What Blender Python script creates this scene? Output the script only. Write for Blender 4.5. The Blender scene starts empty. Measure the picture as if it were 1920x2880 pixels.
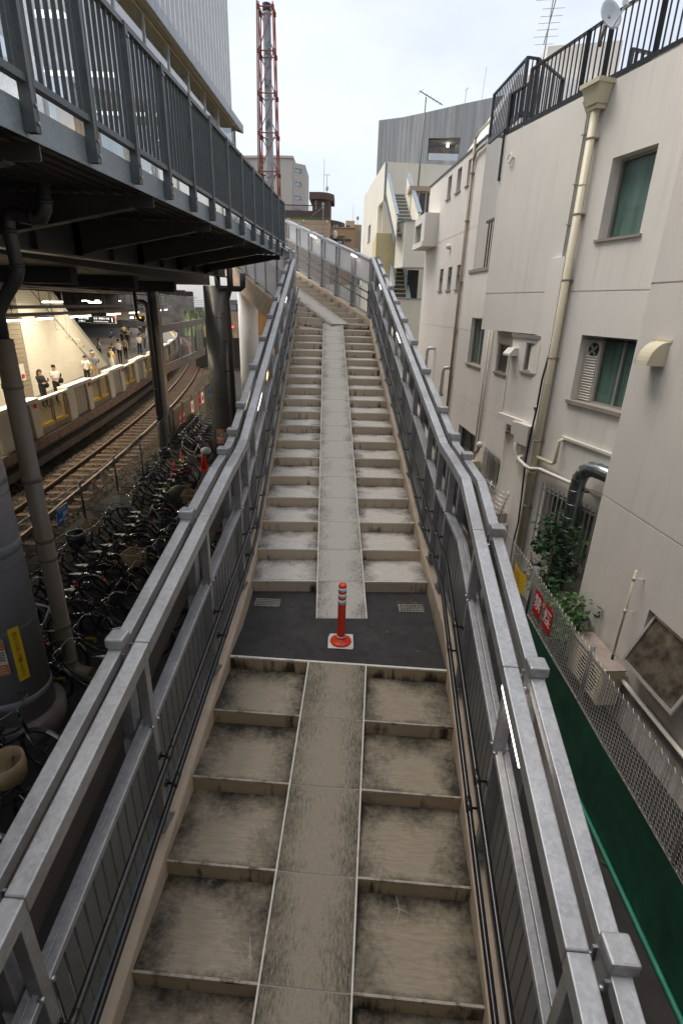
import bpy, math, random
import numpy as np
from mathutils import Vector, Matrix
rng = random.Random(7)
S = bpy.context.scene
COL = S.collection
sin, cos, pi = math.sin, math.cos, math.pi
def rad(d): return math.radians(d)

# ------------------------------------------------------------------ camera
PITCH, ROLL = rad(21.95), rad(1.744)
fwd = Vector((0, cos(PITCH), -sin(PITCH)))
r0 = Vector((1, 0, 0)); u0 = Vector((0, sin(PITCH), cos(PITCH)))
rt = r0*cos(ROLL) + u0*sin(ROLL); up = u0*cos(ROLL) - r0*sin(ROLL)
cd = bpy.data.cameras.new('camera'); cam = bpy.data.objects.new('camera', cd); COL.objects.link(cam)
cam.matrix_world = Matrix(((rt.x, up.x, -fwd.x, 0), (rt.y, up.y, -fwd.y, 0), (rt.z, up.z, -fwd.z, 5.7), (0, 0, 0, 1)))
cd.sensor_fit = 'VERTICAL'; cd.sensor_height = 36; cd.lens = 18.0; cd.clip_start = 0.05; cd.clip_end = 2000
S.camera = cam
# ------------------------------------------------------------------ world: overcast sky
W = bpy.data.worlds.new('World'); S.world = W; W.use_nodes = True
nt = W.node_tree; nt.nodes.clear()
def wn(t, **k):
    n = nt.nodes.new(t)
    for a, b in k.items(): setattr(n, a, b)
    return n
sky = wn('ShaderNodeTexSky', sky_type='NISHITA', sun_disc=False, sun_elevation=rad(62), sun_rotation=rad(-62), air_density=1.0, dust_density=4.0)
bg1 = wn('ShaderNodeBackground'); bg1.inputs[1].default_value = 0.05
bg2 = wn('ShaderNodeBackground'); bg2.inputs[1].default_value = 0.31
tc = wn('ShaderNodeTexCoord'); mp = wn('ShaderNodeMapping'); mp.inputs['Scale'].default_value = (1.4, 1.4, 3.5)
nz = wn('ShaderNodeTexNoise'); nz.inputs['Scale'].default_value = 1.7; nz.inputs['Detail'].default_value = 6; nz.inputs['Roughness'].default_value = .55
cr = wn('ShaderNodeValToRGB'); cr.color_ramp.elements[0].position = .36; cr.color_ramp.elements[0].color = (.74, .76, .79, 1)
cr.color_ramp.elements[1].position = .62; cr.color_ramp.elements[1].color = (1.0, .985, .97, 1)
ad = wn('ShaderNodeAddShader'); wo = wn('ShaderNodeOutputWorld')
L = nt.links.new
L(tc.outputs['Generated'], mp.inputs[0]); L(mp.outputs[0], nz.inputs['Vector']); L(nz.outputs[0], cr.inputs[0]); L(cr.outputs[0], bg2.inputs[0])
L(sky.outputs[0], bg1.inputs[0]); L(bg1.outputs[0], ad.inputs[0]); L(bg2.outputs[0], ad.inputs[1]); L(ad.outputs[0], wo.inputs[0])
sl = bpy.data.lights.new('sun', 'SUN'); sl.energy = 1.5; sl.angle = rad(40); sl.color = (1, .97, .93)
so = bpy.data.objects.new('sun', sl); COL.objects.link(so)
so.rotation_euler = Vector((.46, -.16, -.87)).to_track_quat('-Z', 'Y').to_euler()
S.view_settings.view_transform = 'Standard'; S.view_settings.look = 'None'; S.view_settings.gamma = 1; S.view_settings.use_curve_mapping = False
S.view_settings.exposure = 1.10
S.cycles.use_denoising = True
S.cycles.max_bounces = 8; S.cycles.diffuse_bounces = 4; S.cycles.transparent_max_bounces = 16
S.cycles.sample_clamp_indirect = 4

# ------------------------------------------------------------------ materials
MATS = {}
class NB:
    def __init__(s, name):
        s.m = bpy.data.materials.new(name); s.m.use_nodes = True; s.t = s.m.node_tree
        s.b = s.t.nodes['Principled BSDF']; s.out = s.t.nodes['Material Output']
    def n(s, t, **k):
        q = s.t.nodes.new(t)
        for a, b in k.items():
            if a.startswith('i_'): q.inputs[a[2:].replace('_', ' ')].default_value = b
            else: setattr(q, a, b)
        return q
    def l(s, a, b): s.t.links.new(a, b)
    def coord(s, kind='Object', scale=(1, 1, 1), rnd=0.0):
        c = s.n('ShaderNodeTexCoord'); m = s.n('ShaderNodeMapping'); m.inputs['Scale'].default_value = scale
        s.l(c.outputs[kind], m.inputs[0])
        if rnd:
            oi = s.n('ShaderNodeObjectInfo'); mu = s.n('ShaderNodeMath', operation='MULTIPLY'); mu.inputs[1].default_value = rnd
            s.l(oi.outputs['Random'], mu.inputs[0]); cb = s.n('ShaderNodeCombineXYZ')
            for i in range(3): s.l(mu.outputs[0], cb.inputs[i])
            s.l(cb.outputs[0], m.inputs['Location'])
        return m.outputs[0]
    def noise(s, vec, sc, det=4, rough=.6):
        q = s.n('ShaderNodeTexNoise'); q.inputs['Scale'].default_value = sc; q.inputs['Detail'].default_value = det; q.inputs['Roughness'].default_value = rough
        s.l(vec, q.inputs['Vector']); return q.outputs[0]
    def ramp(s, f, a, b, ca=(0, 0, 0, 1), cb=(1, 1, 1, 1)):
        q = s.n('ShaderNodeValToRGB'); e = q.color_ramp.elements; e[0].position = a; e[1].position = b; e[0].color = ca; e[1].color = cb
        s.l(f, q.inputs[0]); return q.outputs[0]
    def mix(s, f, a, b, mode='MIX'):
        q = s.n('ShaderNodeMix', data_type='RGBA', blend_type=mode)
        for i, v in ((0, f), (6, a), (7, b)):
            if hasattr(v, 'is_linked') or hasattr(v, 'links'): s.l(v, q.inputs[i])
            elif i == 0: q.inputs[0].default_value = v
            else: q.inputs[i].default_value = c4(v)
        return q.outputs[2]
    def math(s, op, a, b=0.0, clamp=False):
        q = s.n('ShaderNodeMath', operation=op, use_clamp=clamp)
        for i, v in ((0, a), (1, b)):
            if hasattr(v, 'links'): s.l(v, q.inputs[i])
            else: q.inputs[i].default_value = v
        return q.outputs[0]
    def bump(s, h, st, d=.01):
        q = s.n('ShaderNodeBump'); q.inputs['Strength'].default_value = st; q.inputs['Distance'].default_value = d
        s.l(h, q.inputs['Height']); s.l(q.outputs[0], s.b.inputs['Normal'])
    def base(s, c):
        if hasattr(c, 'links'): s.l(c, s.b.inputs['Base Color'])
        else: s.b.inputs['Base Color'].default_value = c4(c)
def c4(c): return (c[0], c[1], c[2], 1)
def mul(c, k): return tuple(min(1, x*k) for x in c[:3])

def mat(name, col, rough=.6, metal=0.0, var=.25, sc=6.0, bump=.0, bsc=60., spec=.5, sc3=(1, 1, 1), rnd=0.0, emit=None, es=0, var2=None):
    if name in MATS: return MATS[name]
    k = NB(name); v = k.coord('Object', sc3, rnd)
    f = k.noise(v, sc, 5)
    c = k.mix(k.ramp(f, .3, .72), mul(col, 1-var), mul(col, 1+var*.6))
    if var2:
        g = k.ramp(k.noise(v, var2[1], 6, .7), var2[2], var2[3])
        c = k.mix(g, c, var2[0])
    k.base(c); k.b.inputs['Roughness'].default_value = rough; k.b.inputs['Metallic'].default_value = metal
    k.b.inputs['Specular IOR Level'].default_value = spec
    if bump: k.bump(k.noise(v, bsc, 4), bump, .006)
    if emit: k.b.inputs['Emission Color'].default_value = c4(emit); k.b.inputs['Emission Strength'].default_value = es
    MATS[name] = k.m; return k.m

def glass(name, tint=(.5, .6, .58), dark=.35, rough=.03, refl=0.0):
    if name in MATS: return MATS[name]
    k = NB(name)
    tr = k.n('ShaderNodeBsdfTransparent'); tr.inputs[0].default_value = c4(mul(tint, dark))
    gl = k.n('ShaderNodeBsdfGlossy'); gl.inputs['Roughness'].default_value = rough
    fr = k.n('ShaderNodeFresnel'); fr.inputs[0].default_value = 1.5
    mx = k.n('ShaderNodeMixShader'); ge = k.n('ShaderNodeNewGeometry'); k.l(k.math('MULTIPLY', k.math('MAXIMUM', fr.outputs[0], refl), k.math('SUBTRACT', 1.0, ge.outputs['Backfacing'])), mx.inputs[0]); k.l(tr.outputs[0], mx.inputs[1]); k.l(gl.outputs[0], mx.inputs[2])
    k.l(mx.outputs[0], k.out.inputs[0]); MATS[name] = k.m; return k.m

def frosted(name, col):
    if name in MATS: return MATS[name]
    k = NB(name)
    d = k.n('ShaderNodeBsdfDiffuse'); d.inputs[0].default_value = c4(col)
    t = k.n('ShaderNodeBsdfTranslucent'); t.inputs[0].default_value = c4(col)
    g = k.n('ShaderNodeBsdfGlossy'); g.inputs['Roughness'].default_value = .15
    m1 = k.n('ShaderNodeMixShader'); m1.inputs[0].default_value = .72
    m2 = k.n('ShaderNodeMixShader'); m2.inputs[0].default_value = .06; tp_ = k.n('ShaderNodeBsdfTransparent'); m3 = k.n('ShaderNodeMixShader'); m3.inputs[0].default_value = .15
    k.l(d.outputs[0], m1.inputs[1]); k.l(t.outputs[0], m1.inputs[2]); k.l(m1.outputs[0], m2.inputs[1]); k.l(g.outputs[0], m2.inputs[2]); k.l(m2.outputs[0], m3.inputs[1]); k.l(tp_.outputs[0], m3.inputs[2]); k.l(m3.outputs[0], k.out.inputs[0])
    MATS[name] = k.m; return k.m

def edge_mask(k, wx0, wx1, wy0, wy1):
    """0 in the middle, 1 at the rim of the object's own box (Generated x, y); returns raw distance-based factor"""
    c = k.n('ShaderNodeTexCoord'); sp = k.n('ShaderNodeSeparateXYZ'); k.l(c.outputs['Generated'], sp.inputs[0])
    def side(o, w, flip):
        x = k.math('SUBTRACT', 1.0, o) if flip else o
        return k.math('SUBTRACT', 1.0, k.math('DIVIDE', x, w, True), True) if w > 0 else None
    s = [side(sp.outputs[0], wx0, 0), side(sp.outputs[0], wx1, 1), side(sp.outputs[1], wy0, 0), side(sp.outputs[1], wy1, 1)]
    s = [q for q in s if q is not None]; r = s[0]
    for q in s[1:]: r = k.math('MAXIMUM', r, q)
    return r

def tread_mat(name, base, dirt, wear, amount, we):
    k = NB(name); v = k.coord('Object', (1, 1, 1), 37.)
    m = edge_mask(k, we, we, .12, we*1.35)
    n1 = k.noise(v, 3.2, 6, .62); n2 = k.noise(v, 26, 6, .7); n3 = k.noise(k.coord('Object', (1, 7, 1), 11.), 9, 5, .65)
    f = k.math('ADD', k.math('MULTIPLY', m, .8), k.math('MULTIPLY', k.math('SUBTRACT', n1, .5), 1.7))
    f = k.math('ADD', f, k.math('MULTIPLY', k.math('SUBTRACT', n2, .5), .9))
    f = k.math('ADD', f, amount)
    g = k.ramp(f, .22, .95)
    c = k.mix(k.ramp(n3, .35, .7), mul(base, .82), mul(base, 1.12))
    c = k.mix(g, c, dirt)
    w = k.ramp(k.noise(k.coord('Object', (1, 1, 1), 91.), 5.5, 7, .75), .62, .70)
    w = k.math('MULTIPLY', w, k.ramp(n2, .40, .60)); c = k.mix(k.math('MULTIPLY', w, .55), c, wear)
    if we > .38:
        vd = k.n('ShaderNodeTexVoronoi', feature='DISTANCE_TO_EDGE'); vd.inputs['Scale'].default_value = 4.2
        wv = k.mix(.18, k.coord('Object', (1, 1, 1), 63.), k.t.nodes[-1].outputs[0] if False else k.coord('Object', (1, 1, 1), 63.))
        k.l(wv, vd.inputs['Vector']); ck = k.ramp(vd.outputs['Distance'], .006, .016, (1, 1, 1, 1), (0, 0, 0, 1))
        c = k.mix(k.math('MULTIPLY', ck, k.ramp(k.noise(k.coord('Object', (1, 1, 1), 13.), 2.4, 5), .60, .72)), c, wear)
    k.base(c); k.b.inputs['Roughness'].default_value = .82; k.bump(n2, .35, .004); MATS[name] = k.m; return k.m
tread_mat('tread_concrete_upper', (.62, .575, .50), (.062, .054, .042), (.74, .71, .65), -.06, .36)
tread_mat('tread_concrete_lower', (.34, .285, .20), (.038, .031, .021), (.50, .44, .34), .02, .40)  # lower treads: heavier stain, plus near-end shade put into the base colour
def riser_mat(name, base, dk, amt):
    k = NB(name); v = k.coord('Object', (13, 1, .9), 53.)
    n1 = k.noise(v, 1.0, 5, .7); n2 = k.noise(k.coord('Object', (1, 1, 1), 17.), 4, 5)
    c = k.n('ShaderNodeTexCoord'); sp = k.n('ShaderNodeSeparateXYZ'); k.l(c.outputs['Generated'], sp.inputs[0])
    ex = k.math('ABSOLUTE', k.math('SUBTRACT', sp.outputs[0], .5))
    f = k.math('ADD', k.math('ADD', n1, k.math('MULTIPLY', ex, .28)), k.math('MULTIPLY', k.math('SUBTRACT', n2, .5), .7))
    f = k.math('ADD', f, k.math('MULTIPLY', k.math('SUBTRACT', .35, sp.outputs[2]), .22))
    g = k.ramp(f, amt, amt+.17)
    k.base(k.mix(g, k.mix(k.ramp(n2, .3, .7), mul(base, .86), base), dk)); k.b.inputs['Roughness'].default_value = .75; MATS[name] = k.m
riser_mat('riser_paint_upper', (.64, .53, .39), (.055, .042, .025), .545)
riser_mat('riser_paint_lower', (.46, .36, .225), (.045, .033, .018), .53)  # lower risers: browner copy, base darkened along with the treads
def ramp_mat(name, base, dk, amt):
    k = NB(name); v = k.coord('Object', (1, 1, 1), 29.)
    m = edge_mask(k, .42, .42, .0, .0)
    n1 = k.noise(k.coord('Object', (3.2, .7, 1), 7.), 26, 6, .8); n2 = k.noise(v, 3, 5); n3 = k.noise(v, 90, 3, .8)
    f = k.math('ADD', k.math('MULTIPLY', m, .62), k.math('MULTIPLY', k.math('SUBTRACT', n1, .5), 2.4))
    f = k.math('ADD', k.math('ADD', f, k.math('MULTIPLY', k.math('SUBTRACT', n2, .5), 1.1)), amt)
    g = k.ramp(f, .25, 1.05); c = k.mix(g, k.mix(k.ramp(n3, .3, .7), mul(base, .78), mul(base, 1.12)), dk)
    k.base(c); k.b.inputs['Roughness'].default_value = .9; k.bump(n3, .6, .004); MATS[name] = k.m
ramp_mat('ramp_concrete_upper', (.55, .52, .445), (.075, .066, .05), -.02)
ramp_mat('ramp_concrete_lower', (.35, .30, .215), (.045, .038, .026), .10)  # lower ramp: base darkened along with the treads, dirt a little heavier

def galv(name, col, rough, metal, streak=False):
    k = NB(name); v = k.coord('Object')
    vo = k.n('ShaderNodeTexVoronoi'); vo.inputs['Scale'].default_value = 55; k.l(v, vo.inputs['Vector'])
    sep = k.n('ShaderNodeSeparateColor'); k.l(vo.outputs['Color'], sep.inputs[0])
    n = k.noise(v, 4, 6, .65)
    f = k.math('ADD', k.math('MULTIPLY', sep.outputs[0], .24), k.math('MULTIPLY', n, .76))
    c = k.mix(k.ramp(f, .25, .7), mul(col, .74), mul(col, 1.14)); gr = k.ramp(k.noise(k.coord('Object', (1, 1, 1)), 1.7, 7, .75), .50, .72); c = k.mix(k.math('MULTIPLY', gr, .55), c, (.25, .225, .20)); k.base(c)
    k.b.inputs['Metallic'].default_value = metal
    k.l(k.ramp(f, .2, .8, (rough-.08,)*3+(1,), (rough+.15,)*3+(1,)), k.b.inputs['Roughness']); MATS[name] = k.m
galv('galvanised_steel', (.44, .445, .45), .42, .55)
galv('galvanised_dark', (.23, .245, .25), .45, .5)
galv('bridge_paint', (.115, .132, .138), .42, .15)
galv('fascia_paint', (.27, .32, .35), .38, .25)
mat('curb_paint', (.62, .50, .375), .7, var=.18, sc=5, var2=((.30, .24, .16), 2.2, .62, .8), bump=.15)
mat('nosing_white', (.78, .73, .63), .7, var=.15, sc=20, rnd=9, var2=((.25, .21, .15), 9, .62, .72))
mat('nosing_dull', (.50, .43, .33), .75, var=.35, sc=14, rnd=9, var2=((.10, .08, .055), 7, .48, .62))  # lower flight nosing: duller, patchier copy of the white one
mat('asphalt', (.045, .042, .040), .85, var=.35, sc=8, bump=.7, bsc=260, var2=((.085, .075, .06), 2.5, .55, .9))
mat('brown_panel', (.10, .082, .074), .28, var=.12, sc=2)
mat('black_rail', (.018, .016, .016), .22, var=.2, sc=3, spec=.7)
mat('steel_bolt', (.45, .45, .46), .35, .8)
mat('red_plastic', (.80, .055, .018), .4, var=.08)
mat('white_reflective', (.85, .83, .80), .4, var=.06)
mat('white_paint_patch', (.70, .66, .60), .8, var=.15, sc=30)
mat('dark_hole', (.006, .006, .006), .9)
mat('grate_steel', (.30, .27, .23), .5, .5, var=.3, sc=12)
def plaster(name, col, dirt, amt, bst):
    k = NB(name); v = k.coord('Object')
    s = k.noise(k.coord('Object', (5, 5, .22)), 1.3, 6, .7); pch = k.noise(v, .55, 5, .6); fine = k.noise(v, 95, 3, .6)
    c = k.mix(k.ramp(pch, .3, .7), mul(col, .93), mul(col, 1.03))
    g = k.math('MULTIPLY', k.ramp(s, .50, .80), k.ramp(k.noise(v, .9, 4), .38, .66)); c = k.mix(k.math('MULTIPLY', g, amt), c, dirt)
    sp = k.ramp(k.noise(v, 14, 6, .75), .66, .74); c = k.mix(k.math('MULTIPLY', sp, .22), c, dirt)
    ge = k.n('ShaderNodeSeparateXYZ'); k.l(k.n('ShaderNodeNewGeometry').outputs['Position'], ge.inputs[0]); lowm = k.math('SUBTRACT', 1.0, k.math('DIVIDE', ge.outputs[2], 1.6, True), True)
    c = k.mix(k.math('MULTIPLY', lowm, k.ramp(s, .35, .6)), c, mul(dirt, .85))
    k.base(c); k.b.inputs['Roughness'].default_value = .85; k.bump(fine, bst, .006); MATS[name] = k.m
plaster('white_wall', (.79, .745, .68), (.46, .40, .32), .55, .35)
plaster('near_wall', (.70, .655, .595), (.42, .375, .315), .5, .7)
plaster('cream_wall', (.74, .705, .60), (.46, .42, .32), .5, .2)
mat('white_roof', (.80, .79, .77), .6, var=.04)
mat('joint_dark', (.34, .31, .27), .9)  # plain grey-brown for joints, lintels and jambs
mat('sill_brown', (.33, .28, .24), .7, var=.15)
mat('alu_frame', (.42, .40, .37), .4, .4, var=.1)
mat('alu_dark', (.16, .15, .135), .45, .3, var=.15)
mat('cream_plastic', (.62, .56, .40), .45, var=.06, sc=3)
mat('pale_plastic', (.70, .66, .58), .45, var=.06, sc=3)
mat('pipe_brown', (.30, .235, .165), .45, var=.2, sc=3)
mat('pipe_tan', (.20, .162, .115), .45, var=.2, sc=2)
mat('pipe_grey', (.055, .055, .055), .35, var=.15, sc=2)
mat('black_metal', (.012, .013, .016), .4, var=.2)
mat('duct_steel', (.30, .34, .345), .25, .85, var=.25, sc=4)
mat('interior_dark', (.02, .024, .022), .8)
mat('curtain_green', (.25, .32, .29), .8, var=.4, sc=3, sc3=(6, 6, .3))
mat('curtain_pale', (.28, .28, .25), .8, var=.3, sc=3, sc3=(6, 6, .3))
mat('screen_brown', (.06, .045, .033), .6)
glass('window_glass', (.88, .95, .93), .95, .03, .06); glass('glass_clear', (.8, .86, .85), .8)
glass('shopfront_glass', (.80, .86, .88), .85, .01, .5)
# ------------------------------------------------------------------ mesh builder
class MB:
    def __init__(s): s.v = []; s.f = []; s.mi = []; s.sm = []
    def face(s, idx, m=0, sm=False): s.f.append(idx); s.mi.append(m); s.sm.append(sm)
    def poly(s, pts, m=0):
        i = len(s.v); s.v += [tuple(p) for p in pts]; s.face(tuple(range(i, i+len(pts))), m); return s
    def box(s, x0, x1, y0, y1, z0, z1, m=0):
        i = len(s.v); s.v += [(x0, y0, z0), (x1, y0, z0), (x1, y1, z0), (x0, y1, z0), (x0, y0, z1), (x1, y0, z1), (x1, y1, z1), (x0, y1, z1)]
        for q in ((0, 3, 2, 1), (4, 5, 6, 7), (0, 1, 5, 4), (1, 2, 6, 5), (2, 3, 7, 6), (3, 0, 4, 7)): s.face(tuple(i+k for k in q), m)
        return s
    def obox(s, o, ax, ay, az, m=0):
        """box from corner o with edge vectors"""
        o, ax, ay, az = Vector(o), Vector(ax), Vector(ay), Vector(az); i = len(s.v)
        for c in (0, 1):
            for a, b in ((0, 0), (1, 0), (1, 1), (0, 1)): s.v.append(tuple(o+ax*a+ay*b+az*c))
        fl = ax.cross(ay).dot(az) < 0
        for q in ((0, 3, 2, 1), (4, 5, 6, 7), (0, 1, 5, 4), (1, 2, 6, 5), (2, 3, 7, 6), (3, 0, 4, 7)):
            q = tuple(i+k for k in q); s.face(q[::-1] if fl else q, m)
        return s
    def beam(s, p, q, w, h, m=0, upv=(0, 0, 1), lift=0):
        """rectangular bar from p to q: w across, h along upv, centred across, bottom at lift"""
        p, q = Vector(p), Vector(q); d = (q-p); u = Vector(upv); side = d.cross(u); side.normalize(); side *= w
        return s.obox(p - side/2 + u*lift, side, d, u*h, m)
    def tube(s, pts, r, n=8, m=0, cap=True, closed=False):
        pts = [Vector(p) for p in pts]; N = len(pts); i0 = len(s.v); prev = None
        rs = r if isinstance(r, (list, tuple)) else [r]*N
        for k, p in enumerate(pts):
            a = pts[(k-1) % N] if (k > 0 or closed) else p; b = pts[(k+1) % N] if (k < N-1 or closed) else p
            d = (b-a).normalized()
            if prev is None: e = d.orthogonal().normalized()
            else:
                e = prev - d*prev.dot(d)
                e = e.normalized() if e.length > 1e-6 else d.orthogonal().normalized()
            prev = e; g = d.cross(e)
            for j in range(n):
                t = 2*pi*j/n; s.v.append(tuple(p+(e*cos(t)+g*sin(t))*rs[k]))
        for k in range(N if closed else N-1):
            a, b = i0+k*n, i0+((k+1) % N)*n
            for j in range(n): s.face((a+j, a+(j+1) % n, b+(j+1) % n, b+j), m, n > 5)
        if cap and not closed:
            s.face(tuple(i0+j for j in range(n))[::-1], m); s.face(tuple(i0+(N-1)*n+j for j in range(n)), m)
        return s
    def cyl(s, p, q, r, n=12, m=0): return s.tube([p, q], r, n, m)
    def lathe(s, prof, c=(0, 0, 0), n=16, m=0):
        """prof: (radius, z) list"""
        i0 = len(s.v)
        for r, z in prof:
            for j in range(n): t = 2*pi*j/n; s.v.append((c[0]+r*cos(t), c[1]+r*sin(t), c[2]+z))
        for k in range(len(prof)-1):
            a, b = i0+k*n, i0+(k+1)*n
            for j in range(n): s.face((a+j, a+(j+1) % n, b+(j+1) % n, b+j), m, True)
        s.face(tuple(i0+j for j in range(n))[::-1], m); s.face(tuple(i0+(len(prof)-1)*n+j for j in range(n)), m); return s
    def prism(s, poly, ext, m=0):
        """planar polygon of 3-D points extruded by vector ext"""
        e = Vector(ext); n = len(poly); i = len(s.v)
        a = [Vector(p) for p in poly]; nn = Vector((0, 0, 0))
        for k in range(n): nn += a[k].cross(a[(k+1) % n])
        fl = nn.dot(e) < 0
        s.v += [tuple(p) for p in a]+[tuple(p+e) for p in a]
        fs = [tuple(range(i, i+n))[::-1], tuple(range(i+n, i+2*n))]+[(i+k, i+(k+1) % n, i+n+(k+1) % n, i+n+k) for k in range(n)]
        for q in fs: s.face(q[::-1] if fl else q, m)
        return s
    def sphere(s, c, r, n=8, m=0, sc=(1, 1, 1)):
        i0 = len(s.v); R = n//2
        for k in range(R+1):
            ph = -pi/2+pi*k/R
            for j in range(n): t = 2*pi*j/n; s.v.append((c[0]+r*sc[0]*cos(ph)*cos(t), c[1]+r*sc[1]*cos(ph)*sin(t), c[2]+r*sc[2]*sin(ph)))
        for k in range(R):
            a, b = i0+k*n, i0+(k+1)*n
            for j in range(n): s.face((a+j, a+(j+1) % n, b+(j+1) % n, b+j), m, True)
        return s
    def mesh(s, name, mats, off=(0, 0, 0)):
        me = bpy.data.meshes.new(name); o = off
        me.from_pydata([(x-o[0], y-o[1], z-o[2]) for x, y, z in s.v], [], s.f)
        for m in (mats if isinstance(mats, (list, tuple)) else [mats]): me.materials.append(MATS[m])
        me.polygons.foreach_set('material_index', s.mi); me.polygons.foreach_set('use_smooth', s.sm); me.update(); return me

WOFF = {}
def thing(name, label, cat, loc=(0, 0, 0), group=None, kind=None, rz=0):
    o = bpy.data.objects.new(name, None); COL.objects.link(o); o.location = loc; o.rotation_euler[2] = rz; o.empty_display_size = .1
    o['label'] = label; o['category'] = cat
    if group: o['group'] = group
    if kind: o['kind'] = kind
    WOFF[o.name] = loc; return o
def part(name, mb, mats, parent, label=None, bevel=0, local=False, kind=None, at=None, rz=0):
    """mesh given in world coordinates (or in the parent's own when local) becomes a child of parent"""
    off = (0, 0, 0) if local else WOFF.get(parent.name, (0, 0, 0))
    me = mb if isinstance(mb, bpy.types.Mesh) else mb.mesh(name, mats, off if at is None else (0, 0, 0))
    o = bpy.data.objects.new(name, me); COL.objects.link(o); o.parent = parent
    if at is not None: o.location = tuple(a-b for a, b in zip(at, off)); o.rotation_euler[2] = rz
    if not local: WOFF[o.name] = off if at is None else at
    if label: o['label'] = label
    if kind: o['kind'] = kind
    if bevel: bev(o, bevel)
    return o
def solo(name, mb, mats, label, cat, loc=None, group=None, bevel=0, kind=None):
    """a thing that is one mesh"""
    loc = loc or (0, 0, 0)
    o = bpy.data.objects.new(name, mb.mesh(name, mats, loc)); COL.objects.link(o); o.location = loc
    if label: o['label'] = label
    if cat: o['category'] = cat
    if group: o['group'] = group
    if kind: o['kind'] = kind
    if bevel: bev(o, bevel)
    WOFF[o.name] = loc; return o
def struct(name, mb, mats, kind='structure'):
    o = bpy.data.objects.new(name, mb.mesh(name, mats)); COL.objects.link(o); o['kind'] = kind; return o
def bev(o, w, seg=2):
    m = o.modifiers.new('bevel', 'BEVEL'); m.width = w; m.segments = seg; m.limit_method = 'ANGLE'; m.angle_limit = rad(40)
def copy_tree(o, parent=None):
    c = o.copy(); COL.objects.link(c)
    if parent is not None: c.parent = parent
    for ch in o.children: copy_tree(ch, c)
    return c
def lerp(a, b, t): return tuple(x+(y-x)*t for x, y in zip(a, b))
FONT_CACHE = {}
def text_mb(txt, size, o, ux, uy, m=0, depth=.002, mb=None, align='CENTER', bold=0.0):
    """flat lettering as thin mesh: o origin, ux/uy unit directions of the line and of 'up'"""
    key = (txt, align, bold)
    if key not in FONT_CACHE:
        c = bpy.data.curves.new('lettering', 'FONT'); c.body = txt; c.size = 1; c.resolution_u = 1; c.align_x = align; c.align_y = 'CENTER'; c.offset = bold
        ob = bpy.data.objects.new('lettering', c); COL.objects.link(ob)
        me = ob.to_mesh(); FONT_CACHE[key] = ([tuple(v.co) for v in me.vertices], [tuple(p.vertices) for p in me.polygons]); ob.to_mesh_clear()
        bpy.data.objects.remove(ob); bpy.data.curves.remove(c)
    vs, fs = FONT_CACHE[key]; mb = mb or MB(); i = len(mb.v); o, ux, uy = Vector(o), Vector(ux), Vector(uy); n = ux.cross(uy)*depth
    mb.v += [tuple(o+ux*(x*size)+uy*(y*size)+n) for x, y, z in vs]
    for q in fs: mb.face(tuple(i+k for k in q), m)
    return mb

# ------------------------------------------------------------------ staircase frames
LY, UY, FY = .058, -.0413, rad(-26)
OLv, OUv = Vector((.0042, 4.2434, 2.335)), Vector((.0157, 5.6425, 2.485))
DL, RL, DU, RU = .6021, .1451, .5977, .15
class Fr:
    def __init__(s, o, yaw, d, r): s.o, s.d, s.r = Vector(o), d, r; s.yaw = yaw; s.a = Vector((sin(yaw), cos(yaw), 0)); s.t = Vector((cos(yaw), -sin(yaw), 0))
    def p(s, q, t=0, h=0): return s.o+s.a*q+s.t*t+Vector((0, 0, q*s.r/s.d+h))
FL, FU = Fr(OLv, LY, DL, RL), Fr(OUv, UY, DU, RU)
TOPZ = 2.485+18*.15
_fa = Vector((sin(FY), cos(FY), 0)); _ft = Vector((cos(FY), -sin(FY), 0))
FT = Fr(Vector((.50, 17.25, TOPZ+.15)) - _ft*1.09, FY, .6, .15)

stairs = thing('concrete_staircase', 'long outdoor concrete staircase with a bicycle ramp down its middle and an asphalt landing', 'staircase', (0, 4.9, 0))
def step_mesh(name, x0, x1, d, r, tread, riser, nose='nosing_white'):
    b = MB(); lip = .012
    b.poly([(x0, lip, 0), (x1, lip, 0), (x1, d+.004, 0), (x0, d+.004, 0)], 0)
    b.box(x0, x1, -.004, lip, -.016, .003, 2)
    b.poly([(x0, 0, -r-.002), (x1, 0, -r-.002), (x1, 0, -.016), (x0, 0, -.016)], 1)
    b.poly([(x0, d, -r-.2), (x0, 0, -r-.2), (x0, 0, 0), (x0, d, 0)], 1); b.poly([(x1, 0, -r-.2), (x1, d, -r-.2), (x1, d, 0), (x1, 0, 0)], 1)
    b.poly([(x0, 0, -r-.2), (x0, d, -r-.2), (x1, d, -r-.2), (x1, 0, -r-.2)], 1)
    return b.mesh(name, [tread, riser, nose])
def slab_mesh(name, w, d, r, m):
    b = MB(); e = .012; z = r/d
    def sh(x0, x1, y0, y1, t, dz): # sheared slab following the slope
        b.prism([(x0, y0, y0*z+dz-t), (x1, y0, y0*z+dz-t), (x1, y1, y1*z+dz-t), (x0, y1, y1*z+dz-t)], (0, 0, t), 0 if w > 0 and (x1-x0) > .1 else 1)
    sh(-w, w, .004, d-.004, .1, .004); sh(-w-e, -w, 0, d, .1, .009); sh(w, w+e, 0, d, .1, .009); b.prism([(-w, -.004, -.1), (w, -.004, -.1), (w, .004, -.1), (-w, .004, -.1)], (0, 0, .102), 2)
    return b.mesh(name, [m, 'nosing_white', 'joint_dark'])
RW = .285
smU = [step_mesh('step', -1.10, -RW-.012, DU, RU, 'tread_concrete_upper', 'riser_paint_upper'), step_mesh('step', RW+.012, 1.10, DU, RU, 'tread_concrete_upper', 'riser_paint_upper')]
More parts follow.
